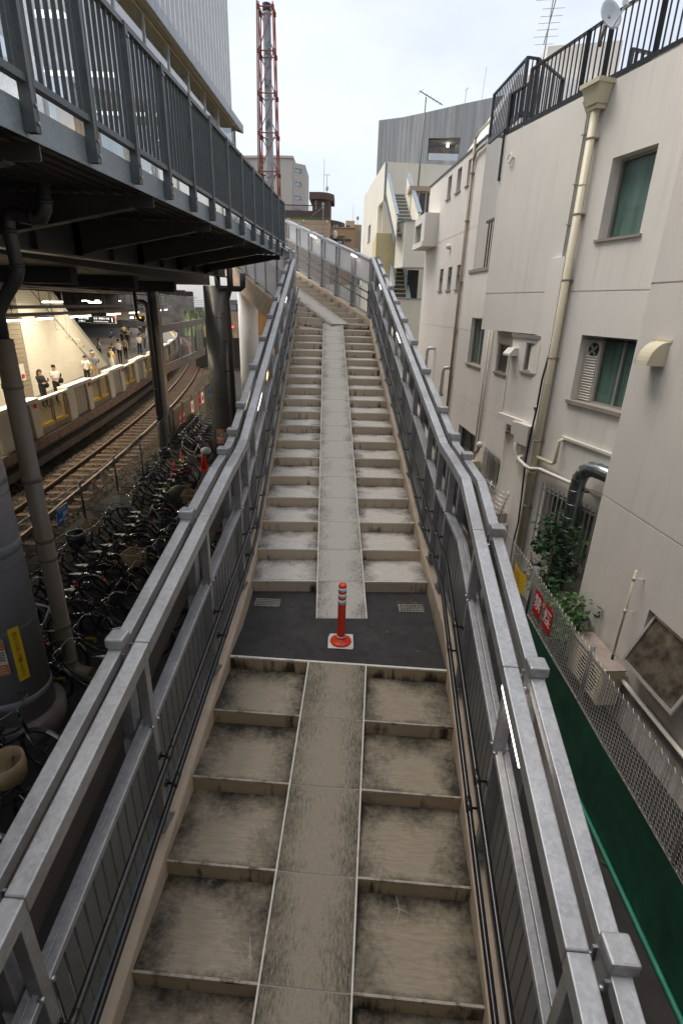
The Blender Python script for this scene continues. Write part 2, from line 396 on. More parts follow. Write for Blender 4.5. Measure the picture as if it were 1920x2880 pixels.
smL = [step_mesh('step', -1.10, -RW-.012, DL, RL, 'tread_concrete_lower', 'riser_paint_lower', 'nosing_dull'), step_mesh('step', RW+.012, 1.10, DL, RL, 'tread_concrete_lower', 'riser_paint_lower', 'nosing_dull')]
for n in range(1, 15):
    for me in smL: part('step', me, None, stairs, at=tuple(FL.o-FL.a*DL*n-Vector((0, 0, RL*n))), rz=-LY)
for n in range(0, 18):
    for me in smU: part('step', me, None, stairs, at=tuple(FU.o+FU.a*DU*n+Vector((0, 0, RU*n))), rz=-UY)
rmU = slab_mesh('ramp_slab', RW, DU, RU, 'ramp_concrete_upper'); rmL = slab_mesh('ramp_slab', RW, DL, RL, 'ramp_concrete_lower')
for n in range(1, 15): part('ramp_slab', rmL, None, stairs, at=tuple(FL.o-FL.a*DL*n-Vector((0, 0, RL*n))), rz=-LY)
for n in range(-1, 18): part('ramp_slab', rmU, None, stairs, at=tuple(FU.o+FU.a*DU*n+Vector((0, 0, RU*n))), rz=-UY)
smF = [step_mesh('step', -1.10, -RW-.012, .6, .15, 'tread_concrete_upper', 'riser_paint_upper'), step_mesh('step', RW+.012, 1.10, .6, .15, 'tread_concrete_upper', 'riser_paint_upper')]
rmF = slab_mesh('ramp_slab', RW, .6, .15, 'ramp_concrete_upper')
for n in range(0, 13):
    for me in smF: part('step', me, None, stairs, at=tuple(FT.o+FT.a*.6*n+Vector((0, 0, .15*n))), rz=-FY)
    part('ramp_slab', rmF, None, stairs, at=tuple(FT.o+FT.a*.6*(n-1)+Vector((0, 0, .15*(n-1)))), rz=-FY)
# landings
b = MB(); z = 2.335
c = [FL.o+FL.t*-1.10, FL.o+FL.t*1.10, FU.o+FU.t*1.10, FU.o+FU.t*-1.10]
b.prism([(p.x, p.y, z-.3) for p in c], (0, 0, .3)); part('asphalt_landing', b, 'asphalt', stairs)
b = MB(); b.obox(FL.o+FL.t*-1.10-FL.a*.008+Vector((0, 0, -.145)), FL.t*(1.10-RW), FL.a*.008, (0, 0, .133), 0); b.obox(FL.o+FL.t*RW-FL.a*.008+Vector((0, 0, -.145)), FL.t*(1.10-RW), FL.a*.008, (0, 0, .133), 0)
b.obox(FL.o+FL.t*-1.10-FL.a*.01+Vector((0, 0, -.014)), FL.t*2.2, FL.a*.024, (0, 0, .018), 1); part('landing_riser', b, ['riser_paint_lower', 'nosing_white'], stairs)
b = MB(); c = [FU.p(18*DU, -1.12)-Vector((0, 0, 0)), FU.p(18*DU, 1.12), (.72, 17.6, 0), (.5, 17.35, 0), (-1.55, 16.35, 0)]
b.prism([(p[0], p[1], TOPZ-.25) for p in c], (0, 0, .25), 0); part('top_landing', b, 'tread_concrete_upper', stairs)
b = MB(); b.obox(FU.p(18*DU, -1.1, -.15)-FU.a*.004, FU.t*2.2, FU.a*.004, (0, 0, .136), 0); b.obox(FU.p(18*DU, -1.1, -.014)-FU.a*.008, FU.t*2.2, FU.a*.02, (0, 0, .018), 1)
part('landing_riser', b, ['riser_paint_upper', 'nosing_white'], stairs)
# curbs: nodes on each side, swept section
def nodes(sd):
    t = sd*1.10
    P = [FL.p(s, t) for s in (-8.4, -.29, .5)]+[FU.p(s, t) for s in (-.33, .1, 11.0)]
    P[3] = Vector((FU.p(-.33, t).x, FU.p(-.33, t).y, (P[2].z+P[4].z)/2)); return P
def sweep(b, P, prof, tdirs, m=0):
    """prof: list of (t, h) offsets; tdirs lateral unit vector per node"""
    i0 = len(b.v); n = len(prof)
    for p, t in zip(P, tdirs):
        for a, h in prof: q = Vector(p)+t*a+Vector((0, 0, h)); b.v.append(tuple(q))
    for k in range(len(P)-1):
        for j in range(n):
            a, c = i0+k*n, i0+(k+1)*n; b.face((a+j, a+(j+1) % n, c+(j+1) % n, c+j), m)
    b.face(tuple(i0+j for j in range(n)), m); b.face(tuple(i0+(len(P)-1)*n+j for j in range(n))[::-1], m)
for sd in (-1, 1):
    P = nodes(sd); T = [FL.t*sd]*3+[FU.t*sd]*3; T[2] = T[3] = ((FL.t+FU.t)/2)*sd
    b = MB(); sweep(b, P, [(0, -.55), (0.002, .07), (.032, .10), (.36, .10), (.36, -.55)], T)
    part('curb', b, 'curb_paint', stairs, bevel=.006)
P = [FT.p(s, 1.10) for s in (-.3, 8.4)]; b = MB(); sweep(b, P, [(0, -.55), (0, .07), (.03, .10), (.3, .10), (.3, -.55)], [FT.t]*2); part('curb', b, 'curb_paint', stairs)
P = [FT.p(s, -1.10) for s in (0, 8.4)]; b = MB(); sweep(b, P, [(0, -.62), (0, .07), (-.03, .10), (-.3, .10), (-.3, -.62)], [FT.t]*2); part('curb', b, 'curb_paint', stairs)
# concrete soffit slabs under the flights
b = MB()
for F, s0, s1 in ((FL, -8.4, .3), (FU, -.6, 10.9), (FT, -.6, 8.4)):
    sweep(b, [F.p(s0), F.p(s1)], [(-1.12, -.5), (-1.12, -.24), (1.12, -.24), (1.12, -.5)], [F.t]*2)
part('soffit', b, 'curb_paint', stairs)
# drain gratings in the landing
gm = MB(); gm.box(-.15, .15, -.085, .085, .003, .010, 0)
for i in range(8):
    for j in range(4): x = -.122+i*.035+(j % 2)*.012; y = -.056+j*.037; gm.poly([(x-.011, y-.008, .0112), (x, y-.012, .0112), (x+.011, y-.008, .0112), (x+.011, y+.008, .0112), (x, y+.012, .0112), (x-.011, y+.008, .0112)], 1)
gmesh = gm.mesh('drain_grate', ['grate_steel', 'dark_hole'])
part('drain_grate', gmesh, None, stairs, at=(-.86, 5.33, 2.335), rz=-.02); part('drain_grate', gmesh, None, stairs, 'rusty drain grating with dead leaves round it', at=(.87, 5.30, 2.335), rz=.03)
b = MB(); b.prism([(.035+x, 4.605+y, 2.3385) for x, y in ((-.135, -.125), (.125, -.135), (.135, -.1), (.132, .13), (-.12, .132), (-.138, .06))], (0, 0, .004)); part('paint_patch', b, 'white_paint_patch', stairs)
# post
bo = thing('traffic_bollard', 'orange red flexible bollard with three white bands standing on the asphalt landing', 'bollard', (.035, 4.605, 2.3425))
zb = 2.3425
b = MB(); b.lathe([(.115, 0), (.115, .012), (.10, .024), (.055, .036), (.05, .05)], (.035, 4.605, zb), 28); part('base', b, 'red_plastic', bo)
b = MB(); b.lathe([(.047, .05), (.045, .07), (.042, .30), (.042, .69), (.040, .70), (.006, .703)], (.035, 4.605, zb), 24); part('post', b, 'red_plastic', bo)
for z0, z1 in ((.062, .08), (.475, .53), (.555, .60), (.625, .67)):
    b = MB(); b.lathe([(.0435 if z0 > .2 else .0475, z0), (.0435 if z0 > .2 else .0465, z1)], (.035, 4.605, zb), 24); part('reflective_band', b, 'white_reflective', bo)
for k in range(3):
    a = 2*pi*k/3-pi/2; b = MB(); b.lathe([(.011, .018), (.011, .03), (.004, .033)], (.035+.085*cos(a), 4.605+.085*sin(a), zb), 8); part('bolt', b, 'alu_dark', bo)

# ------------------------------------------------------------------ stair railings
mat('led_strip', (1, .93, .88), emit=(1, .90, .82), es=3.2)
def railing(sd, label, P, T, posts, leds, cells):
    """P node points on the nosing line at lateral 1.10, T outward lateral dirs, posts: node index of each post"""
    r = thing('stair_railing', label, 'railing', tuple(P[posts[0]]), None)
    seg = [(P[k], P[k+1], T[k], T[k+1]) for k in range(len(P)-1)]
    Z = Vector((0, 0, 1))
    for k, (p, q, t0, t1) in enumerate(seg):
        tm = ((t0+t1)/2).normalized()
        def bar(nm, off, w, h, z0, m, bevel=0):
            b = MB(); a0, a1 = p+t0*off+Z*z0, q+t1*off+Z*z0; d = (a1-a0).normalized()*.0015; a0 = a0+d; a1 = a1-d
            b.obox(a0-tm*w/2, tm*w, a1-a0, Z*h); part(nm, b, m, r, bevel=bevel)
        bar('top_rail', .05, .096, .10, 1.65, 'galvanised_steel', .008)
        bar('outer_rail', .20, .085, .075, 1.655, 'galvanised_steel', .006)
        bar('panel', .235, .008, .70, 1.0, 'brown_panel')
        bar('mid_rail', .062, .052, .05, 1.055, 'galvanised_steel', .006); bar('mid_ledge', .118, .045, .045, 1.035, 'galvanised_steel', .006)
        bar('bottom_rail', .10, .05, .04, .17, 'galvanised_dark')
        # balusters
        L_ = (q-p).length; n = max(1, int(round(L_/.105)))
        for j in range(n):
            f = (j+.5)/n; c = p.lerp(q, f)+tm*.10
            b = balu[0]; part('baluster', b, None, r, at=tuple(c+Z*.21), rz=math.atan2(-tm.x*0+tm.y*sd, tm.x*sd)+0)
    for i in posts:
        p, t = P[i], T[i]; a = Vector((-t.y, t.x, 0))*(-sd)
        b = MB(); b.obox(p+t*.035-a*.03+Z*.105, t*.07, a*.06, Z*1.545); part('post', b, 'galvanised_steel', r, bevel=.004)
        b = MB(); b.obox(p+t*.155-a*.05+Z*.105, t*.095, a*.10, Z*1.62); o = part('outer_post', b, 'galvanised_steel', r, bevel=.005)
        b = MB(); b.obox(p+t*.145-a*.06+Z*1.725, t*.116, a*.12, Z*.07); part('post_cap', b, 'galvanised_steel', r, bevel=.012)
        b = MB(); b.obox(p+t*.022-a*.11+Z*.10, t*.20, a*.22+Z*(.22*.25 if i not in (3,) else .02), Z*.014, 0)
        for e in (-.075, .075): b.cyl(p+t*.055+a*e+Z*(.11+e*.25), p+t*.055+a*e+Z*(.14+e*.25), .016, 6, 1)
        part('base_plate', b, ['galvanised_dark', 'steel_bolt'], r)
        b = MB()
        for e in (-.058, .058):
            b.obox(p+t*.14+a*(e-.006)+Z*1.60, t*.02, a*.012, Z*.09, 0); b.cyl(p+t*.125+a*e+Z*1.64, p+t*.15+a*e+Z*1.64, .014, 6, 0)
        for e in (-.04, .04): b.cyl(p+t*.02+a*e+Z*1.09, p+t*.05+a*e+Z*1.09, .013, 6, 0)
        part('bolt', b, 'steel_bolt', r)
    for h in (.56, .82):
        o = -.04 if h > .7 else -.062
        pts = [p+t*o+Z*h for p, t in zip(P, T)]
        b = MB(); b.tube(pts, .0205, 10); part('handrail', b, 'black_rail', r)
        for i in posts:
            p, t = P[i], T[i]; c = p+t*o+Z*h; b = MB(); b.tube([c+Z*0, c+Z*-.03+t*.03, c+Z*-.03+t*.075], .009, 6)
            d = ((P[min(i+1, len(P)-1)]-p) if i+1 < len(P) else (p-P[i-1])).normalized()
            b.cyl(c-d*.05, c+d*.05, .0235, 10); b.cyl(c+Z*-.03+t*.066, c+Z*-.03+t*.078, .028, 8); part('handrail_bracket', b, 'black_rail', r)
    for k, f0, f1 in leds:
        p, q, t0, t1 = seg[k]; a0, a1 = p.lerp(q, f0), p.lerp(q, f1); b = MB()
        b.obox(a0+t0*.012+Z*1.60, t0*.05, a1-a0, Z*.045); part('light_strip', b, 'led_strip', r)
    return r
_b = MB(); _b.box(-.007, .007, -.042, .042, 0, .84); balu = [_b.mesh('baluster', 'galvanised_dark')]
for sd in (-1, 1):
    t = sd*1.10
    lp = [-8.2, -6.9, -5.58, -4.27, -2.95, -1.63, -.29]; upn = [.27, .98, 2.3, 3.6, 4.9, 6.2, 7.5, 8.8, 10.1, 11.25]
    P = [FL.p(s, t) for s in lp]+[FL.p(.5, t), FU.p(-.33, t), FU.p(.1, t)]+[FU.p(s, t) for s in upn]
    P[8] = Vector((P[8].x, P[8].y, (P[7].z+P[9].z)/2))
    T = [FL.t*sd]*7+[((FL.t+FU.t)/2)*sd]*2+[FU.t*sd]*11
    posts = [0, 1, 2, 3, 4, 5, 6, 8]+list(range(10, 20))
    leds = [(4, .62, .99), (13, .35, .75), (16, .4, .7)] if sd > 0 else [(11, .15, .55), (15, .25, .6)]
    railing(sd, 'galvanised stair railing along the %s edge of the long flight, %s' % (('railway side', 'beside the bicycle park') if sd < 0 else ('building side', 'beside the white houses')), P, T, posts, leds, None)
# upper flight screens
def screen(side, label, s0, s1, sp, z0=0):
    F = FT; sd = side; t = F.t*sd; Z = Vector((0, 0, 1)); r = thing('stair_screen', label, 'railing', tuple(F.p(s0, sd*1.1)))
    S_ = [s0+k*sp for k in range(int((s1-s0)/sp)+1)]
    P = [F.p(s, sd*1.10) for s in S_]
    for p, q in zip(P[:-1], P[1:]):
        def bar(nm, off, w, h, zz, m):
            b = MB(); b.obox(p+t*(off-w/2)+Z*zz, t*w, q-p, Z*h); part(nm, b, m, r)
        bar('top_rail', .06, .11, .09, 1.64, 'galvanised_steel'); bar('outer_rail', .19, .07, .06, 1.66, 'galvanised_steel')
        bar('panel', .19, .012, .62, 1.04, 'frosted_panel'); bar('mid_rail', .08, .06, .05, 1.02, 'galvanised_steel'); bar('bottom_rail', .09, .05, .04, .16, 'galvanised_steel')
        if sd < 0: bar('lower_panel', .20, .012, .84, .18, 'frosted_panel')
        n = 11
        for j in range(n): part('baluster', balu2, None, r, at=tuple(p.lerp(q, (j+.5)/n)+t*.09+Z*.20), rz=-F.yaw)
    for p in P:
        a = F.a; b = MB(); b.obox(p+t*.03-a*.03+Z*.10, t*.065, a*.06, Z*1.55); b.obox(p+t*.15-a*.035+Z*.10, t*.08, a*.07, Z*1.64); part('post', b, 'galvanised_steel', r)
        b = MB(); b.obox(p+t*.13-a*.05+Z*1.74, t*.11, a*.10, Z*.05); part('post_cap', b, 'galvanised_steel', r)
        b = MB(); b.obox(p+t*.02-a*.08+Z*.10, t*.16, a*.16+Z*.04, Z*.012); part('base_plate', b, 'galvanised_dark', r)
    if sd > 0:
        for h in (.60, .82):
            b = MB(); b.tube([p-t*.03+Z*h for p in P], .018, 8); part('handrail', b, 'black_rail', r)
            for p in P: b = MB(); b.tube([p-t*.03+Z*h, p+t*.0+Z*(h-.04), p+t*.05+Z*(h-.04)], .012, 6); part('handrail_bracket', b, 'black_rail', r)
        for i, f0, f1 in ((0, .72, .98), (3, .35, .75)):
            p, q = P[i], P[i+1]; b = MB(); b.obox(p.lerp(q, f0)+t*.0+Z*1.60, t*.05, (q-p)*(f1-f0), Z*.05); part('light_strip', b, 'led_strip', r)
    return r
frosted('frosted_panel', (.90, .89, .90))
_b = MB(); _b.box(-.007, .007, -.016, .016, 0, .84); balu2 = _b.mesh('baluster', 'galvanised_steel')
rs = screen(1, 'galvanised railing with frosted white panels on the last flight turning left', -.2, 8.4, 1.25)
screen(-1, 'galvanised railing with cloudy panels seen from outside above the cream stringer, behind the grey pillar', .1, 8.2, 1.15)
# corner piece of the right-hand rail at the turn
P0, P1, P2 = FU.p(11.25, 1.10), Vector((.66, 17.28, TOPZ)), FT.p(-.2, 1.10)
for a, c in ((P0, P1), (P1, P2)):
    b = MB(); d = c-a; s_ = Vector((d.y, -d.x, 0)).normalized(); Z = Vector((0, 0, 1))
    z0 = a.z+1.65; z1 = c.z+1.65 if c is not P1 else P2.z+1.64
for k, (a, c) in enumerate(((P0, P2),)):
    d = c-a; s_ = Vector((d.y, -d.x, 0)).normalized(); b = MB(); b.obox(a+Z*1.65+s_*.02, s_*.09, d, Z*.095); part('top_rail', b, 'galvanised_steel', rs)
    b = MB(); b.obox(a+Z*1.03+s_*.03, s_*.06, d, Z*.05); part('mid_rail', b, 'galvanised_steel', rs)
    b = MB(); b.obox(a+Z*1.06+s_*.15, s_*.01, d, Z*.6); part('panel', b, 'frosted_panel', rs)
    b = MB(); b.obox(a+Z*.1+s_*.03, s_*.07, d.normalized()*.06, Z*1.55); part('post', b, 'galvanised_steel', rs)
    b = MB(); b.obox(Vector((a.x, a.y, TOPZ-.5))+s_*.0, s_*.3, Vector((d.x, d.y, 0)), Z*.65); part('curb', b, 'curb_paint', rs)
    for h in (.60, .82): b = MB(); b.tube([a+Z*h-s_*.03, c+Z*h-s_*.03], .018, 8); part('handrail', b, 'black_rail', rs)
# ------------------------------------------------------------------ ground, track, platform
mat('bike_ground', (.032, .029, .026), .9, var=.4, sc=3, bump=.5, bsc=120)
mat('ballast_bed', (.075, .058, .038), .95, var=.5, sc=9, bump=1., bsc=40)
mat('ballast_stone', (.125, .10, .07), .9, var=.45, sc=5)
mat('sleeper_wood', (.17, .10, .062), .85, var=.35, sc=6, sc3=(1, 8, 1), rnd=20)
mat('rail_rust', (.11, .06, .035), .6, .3, var=.3); mat('rail_head', (.17, .12, .085), .45, .6, var=.2, sc=3)
mat('platform_face', (.13, .105, .085), .85, var=.45, sc=3); mat('platform_floor', (.18, .16, .135), .7, var=.15, sc=2)
mat('platform_edge', (.24, .155, .115), .8, var=.5, sc=5); mat('tactile_yellow', (.72, .45, .05), .6, var=.1)
b = MB(); b.box(-400, 400, -60, 600, -.4, -.2); struct('ground', b, 'bike_ground')
b = MB(); b.poly([(-7.05, -8, 0), (3.1, -8, 0), (3.1, 26, 0), (-8.6, 32, 0), (-7.35, 21, 0)]); b.poly([(3.1, -8, -.004), (9, -8, -.004), (9, 26, -.004), (3.1, 26, -.004)]); struct('pavement', b, 'bike_ground')
def tx(y): d = y-14.75; return -8.88-.08*d-.0022*d*d
def tdir(y): s = -.08-.0044*(y-14.75); v = Vector((s, 1, 0)).normalized(); return v, Vector((v.y, -v.x, 0))
def tp(y, off, z): v, n = tdir(y); return Vector((tx(y), y, 0))+n*off+Vector((0, 0, z))
YS = [-10+i*2.5 for i in range(52)]
def strip(b, o0, z0, o1, z1, ys=YS, m=0):
    i = len(b.v)
    for y in ys: b.v.append(tuple(tp(y, o0, z0))); b.v.append(tuple(tp(y, o1, z1)))
    for k in range(len(ys)-1): b.face((i+2*k, i+2*k+1, i+2*k+3, i+2*k+2), m)
b = MB(); strip(b, -4.5, -.13, 2.6, -.13); struct('trackbed', b, 'ballast_bed')
# loose ballast
nr = np.random.RandomState(3); N = 26000
ys = 9+36*nr.rand(N)**1.25; of = -2.6+4.6*nr.rand(N)
v = []; f = []
oc = np.array([(1, 0, 0), (-1, 0, 0), (0, 1, 0), (0, -1, 0), (0, 0, 1), (0, 0, -1)], float); of8 = [(0, 2, 4), (2, 1, 4), (1, 3, 4), (3, 0, 4), (2, 0, 5), (1, 2, 5), (3, 1, 5), (0, 3, 5)]
rot = nr.rand(N)*6.28; szs = (.028+.03*nr.rand(N))
b = MB()
for i in range(N):
    p = tp(ys[i], of[i], -.125+.02*nr.rand()); s = szs[i]; c_, s_ = cos(rot[i]), sin(rot[i]); k0 = len(b.v)
    jit = .65+.7*nr.rand(6)
    for j, (x, y, z) in enumerate(oc): x, y, z = x*jit[j]*s*1.3, y*jit[j]*s, z*jit[j]*s*.8; b.v.append((p.x+x*c_-y*s_, p.y+x*s_+y*c_, p.z+z+x*.3))
    for q in of8: b.face(tuple(k0+j for j in q))
struct('ballast', b, 'ballast_stone', 'stuff')
tr = thing('railway_track', 'curved railway track with brown timber sleepers below the platform', 'railway track', tuple(tp(20, 0, 0)))
for off in (-.533, .533):
    b = MB(); ysr = [2+i*1.5 for i in range(60)]
    for o0, o1, z0, z1, m in ((-.035, .035, -.01, .05, 1), (-.012, .012, -.09, -.01, 0), (-.06, .06, -.11, -.09, 0)):
        strip(b, off+o0, z1, off+o1, z1, ysr, m); strip(b, off+o0, z0, off+o0, z1, ysr, 0); strip(b, off+o1, z1, off+o1, z0, ysr, 0)
    part('rail', b, ['rail_rust', 'rail_head'], tr)
sb = MB(); sb.box(-1.05, 1.05, -.11, .11, -.17, -.085); sm_ = sb.mesh('sleeper', 'sleeper_wood')
y = 6.0
while y < 75:
    v_, n_ = tdir(y); part('sleeper', sm_, None, tr, at=tuple(tp(y+rng.uniform(-.03, .03), 0, rng.uniform(-.006, .006))), rz=math.atan2(n_.y, n_.x)+rng.uniform(-.01, .01)); y += .62
# platform
b = MB(); ED = -1.42
strip(b, ED, .78, ED, 1.1, m=1); strip(b, ED, 1.1, ED-.38, 1.104, m=1); strip(b, ED-.38, 1.104, ED-34, 1.104, m=2); strip(b, ED-.55, .3, ED-.55, .78, m=0); strip(b, ED, .78, ED-.55, .78, m=0)
strip(b, ED-.9, -.13, ED-.9, .5, m=0); strip(b, ED-.55, .3, ED-.9, .3, m=0); struct('platform', b, ['platform_face', 'platform_edge', 'platform_floor'])
b = MB(); strip(b, ED-.62, 1.11, ED-.92, 1.11); struct('tactile_paving', b, 'tactile_yellow')
b = MB(); strip(b, ED-.12, .16, ED-.12, .42, m=0); strip(b, ED-.12, .42, ED-.42, .42, m=0); strip(b, ED-.12, .16, ED-.42, .16, m=0); struct('cable_trough', b, 'platform_face')
# platform edge doors
mat('door_housing', (.66, .60, .48), .4, var=.08, sc=2); mat('door_leaf', (.45, .40, .31), .4, .2, var=.15, sc=4, sc3=(8, 8, 1)); mat('door_frame', (.33, .30, .24), .4, .5)
mat('mark_red', (.55, .02, .02), .5); mat('gap_dark', (.015, .014, .013), .7)
glass('platform_glass', (.75, .68, .55), .7)
for n in range(9):
    y0 = 15.3+5.2*n
    pd = thing('platform_door', ['cream platform screen door unit at the near end, beside the brown drainpipe', 'cream platform screen door unit in front of the woman in black', 'cream platform screen door unit in front of the grey haired man', 'cream platform screen door unit in front of the man in the yellow shirt', 'cream platform screen door unit with a blue sticker, behind the bent grey pipe'][n] if n < 5 else 'cream platform screen door unit far down the curved platform, number %d beyond the steel column' % (n-4), 'platform door', tuple(tp(y0, ED-.2, 1.1)), 'screen doors along the platform edge')
    def pb(nm, ya, yb, o0, o1, z0, z1, m, **k):
        a0, a1 = tp(ya, ED-o0, z0), tp(yb, ED-o0, z0); n_ = tdir(ya)[1]; q = MB(); q.obox(a0, a1-a0, -n_*(o1-o0), (0, 0, z1-z0)); return part(nm, q, m, pd, **k)
    for ya, yb, s_ in ((y0, y0+.78, 1), (y0+2.15, y0+2.75, -1)):
        a0, a1 = tp(ya, ED-.10, 1.1), tp(yb, ED-.10, 1.1); n_ = tdir(ya)[1]; d = a1-a0; z = Vector((0, 0, 1)); q = MB()
        q.prism([a0+d*.08, a0+z*.75, a0+z*1.32-n_*.05, a1+z*1.32-n_*.05, a1+z*.75, a1-d*.08], -n_*.32); part('housing', q, 'door_housing', pd, bevel=.02)
        pb('red_label', ya+.2, ya+.42, .085, .10, 2.12, 2.26, 'mark_red') if s_ < 0 else None
    pb('header', y0+.02, y0+2.73, .07, .40, 2.30, 2.44, 'pale_plastic', bevel=.02)
    for k in range(4): pb('door_leaf', y0+.80+k*.33, y0+1.115+k*.33, .20, .25, 1.14, 2.30, 'door_leaf')
    pb('door_gap', y0+.78, y0+2.15, .27, .29, 1.12, 2.3, 'gap_dark')
    for k in range(2):
        ya = y0+2.80+k*1.2; yb = ya+1.13
        pb('glass_pane', ya+.04, yb-.04, .20, .215, 1.38, 2.22, 'platform_glass'); pb('lower_panel', ya, yb, .16, .26, 1.10, 1.30, 'door_frame'); pb('yellow_band', ya+.02, yb-.02, .17, .24, 1.305, 1.40, 'tactile_yellow')
        pb('frame_post', yb, yb+.06, .15, .27, 1.10, 2.26, 'door_frame')
    pb('cap_rail', y0+2.76, y0+5.18, .13, .30, 2.24, 2.34, 'pale_plastic', bevel=.02)
    if n == 4: pb('blue_sticker', y0+.5, y0+1.3, .06, .069, 2.31, 2.43, 'sign_blue') if 'sign_blue' in MATS else None
# station wall with the sloping top edge
mat('tile_wall', (.74, .68, .55), .6, var=.06, sc=.6); mat('tile_shade', (.30, .25, .175), .7, var=.1)  # second colour: side boards and backing, shade put into a darker wall tone
mat('slope_edge', (.42, .46, .36), .3, var=.1)
wl = thing('station_wall', 'cream ribbed station wall cut off by a sloping glazed edge behind the waiting people', 'wall', (-15.26, 25.34, 1.1))
A_, B_ = Vector((-15.26, 25.34, 0)), Vector((-17.73, 39.22, 0)); wd = (B_-A_); wn_ = Vector((wd.y, -wd.x, 0)).normalized()
def wz(s, z, o=0): return A_+wd*s+Vector((0, 0, z))+wn_*o
def smax(z): return 1-(z-1.1)/5.0*.70
for k in range(46): # each rib board its own piece
    z0 = 1.104+k*.108; z1 = z0+.098
    q = MB(); q.prism([wz(0, z0), wz(smax(z0), z0), wz(smax(z1), z1), wz(0, z1)], -wn_*.2); part('rib_board', q, 'tile_wall', wl)
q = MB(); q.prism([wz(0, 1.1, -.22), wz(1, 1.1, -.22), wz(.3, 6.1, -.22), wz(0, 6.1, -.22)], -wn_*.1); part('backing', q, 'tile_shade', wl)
q = MB(); q.prism([wz(1.0, 1.1, -.02), wz(1.045, 1.1, -.02), wz(.345, 6.1, -.02), wz(.30, 6.1, -.02)], -wn_*.35); part('sloping_edge', q, 'slope_edge', wl)
q = MB(); q.prism([wz(.80, 1.1, .012), wz(.83, 1.1, .012), wz(.13, 6.1, .012), wz(.115, 6.1, .012)], -wn_*.012); part('sloping_joint', q, 'joint_dark', wl)
sd_ = Vector((-.02, -1, 0)).normalized()
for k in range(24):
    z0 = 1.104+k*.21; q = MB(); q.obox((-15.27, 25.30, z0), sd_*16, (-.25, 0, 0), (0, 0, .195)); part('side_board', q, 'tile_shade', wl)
q = MB(); q.obox((-15.24, 23.2, 1.1), sd_*.95, (.015, 0, 0), (0, 0, 2.0)); part('door', q, 'door_housing', wl)
q = MB(); q.obox((-15.2, 24.75, 2.0), sd_*.42, (.06, 0, 0), (0, 0, .75)); c_ = part('hydrant_box', q, 'pale_plastic', wl); q = MB(); q.cyl((-15.14, 24.54, 2.2), (-15.1, 24.54, 2.2), .1, 12); part('red_disc', q, 'mark_red', c_)
# station canopy: dark underside with beams and service runs
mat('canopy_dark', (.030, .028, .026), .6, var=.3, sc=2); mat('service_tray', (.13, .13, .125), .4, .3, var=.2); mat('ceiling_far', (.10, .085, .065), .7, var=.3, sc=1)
cn = thing('station_canopy', 'dark underside of the station deck above the platform and track', 'canopy', (-12, 15, 6.2))
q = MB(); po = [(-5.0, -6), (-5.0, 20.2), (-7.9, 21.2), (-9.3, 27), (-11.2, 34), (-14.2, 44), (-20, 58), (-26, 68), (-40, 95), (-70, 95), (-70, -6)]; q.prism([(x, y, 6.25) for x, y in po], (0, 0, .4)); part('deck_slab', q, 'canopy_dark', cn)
for k in range(9): y = 8+k*3.3; q = MB(); q.box(-45, tx(y)+1.6 if y > 21 else -5.6, y, y+.28, 5.95, 6.25); part('cross_beam', q, 'canopy_dark', cn)
for k, (zz, oo) in enumerate(((6.0, -.4), (5.98, .4), (5.93, 1.2), (5.95, -1.2))): q = MB(); q.tube([tp(y, oo, zz) for y in range(6, 44, 2)], .03, 6); part('service_pipe', q, 'steel_bolt', cn)
q = MB(); q.box(-70, -60, -6, 95, 0, 9); part('end_wall', q, 'canopy_dark', cn)
for off, zz in ((-2.1, 5.28), (-1.75, 5.05)):
    q = MB(); yy = [10+i*2 for i in range(23)]; strip(q, off, zz, off, zz+.11, yy); strip(q, off, zz+.11, off-.12, zz+.11, yy); strip(q, off-.12, zz, off-.12, zz+.11, yy); strip(q, off, zz, off-.12, zz, yy)
    part('cable_tray', q, 'service_tray', cn)
for y in range(12, 50, 3): q = MB(); q.cyl(tp(y, -1.8, 5.05), tp(y, -1.8, 6.25), .012, 5); q.cyl(tp(y, -2.15, 5.28), tp(y, -2.15, 6.25), .012, 5); part('hanger', q, 'black_metal', cn, kind='stuff')
mat('lamp_tube', (1, .95, .85), emit=(1, .90, .74), es=9.0)
def lamp(y0, y1, off, z, power, label):
    p, q_ = tp(y0, off, z), tp(y1, off, z); l = thing('strip_lamp', label, 'strip light', tuple((p+q_)/2), 'strip lights over the platform')
    d = q_-p; n_ = tdir(y0)[1]; b = MB(); b.obox(p-n_*.06, d, n_*.12, (0, 0, .06)); part('fitting', b, 'pale_plastic', l)
    b = MB(); b.cyl(p+Vector((0, 0, -.03)), q_+Vector((0, 0, -.03)), .028, 8); part('tube', b, 'lamp_tube', l)
    ld = bpy.data.lights.new('lamp_light', 'AREA'); ld.shape = 'RECTANGLE'; ld.size = d.length; ld.size_y = .25; ld.energy = power; ld.color = (1, .88, .70)
    lo = bpy.data.objects.new('lamp_light', ld); COL.objects.link(lo); lo.parent = l; lo.location = (0, 0, -.08); lo.rotation_euler = (0, 0, math.atan2(d.y, d.x))
ys_ = [(14.6, 15.9), (17.2, 18.5), (19.7, 21.0), (22.8, 25.2), (27.8, 30.2), (32.4, 34.8), (37.4, 39.6), (42, 44.2), (47, 49)]
for k, (y0, y1) in enumerate(ys_): lamp(y0, y1, -1.81, 4.97, 60, ['strip light at the left frame edge above the platform', 'strip light second from the left above the screen doors', 'strip light above the woman in black', 'strip light above the ribbed wall corner', 'strip light left of the hanging platform sign', 'strip light above the hanging platform sign', 'strip light right of the hanging platform sign', 'strip light second to last before the steel column', 'strip light just left of the bent grey pipe'][k])
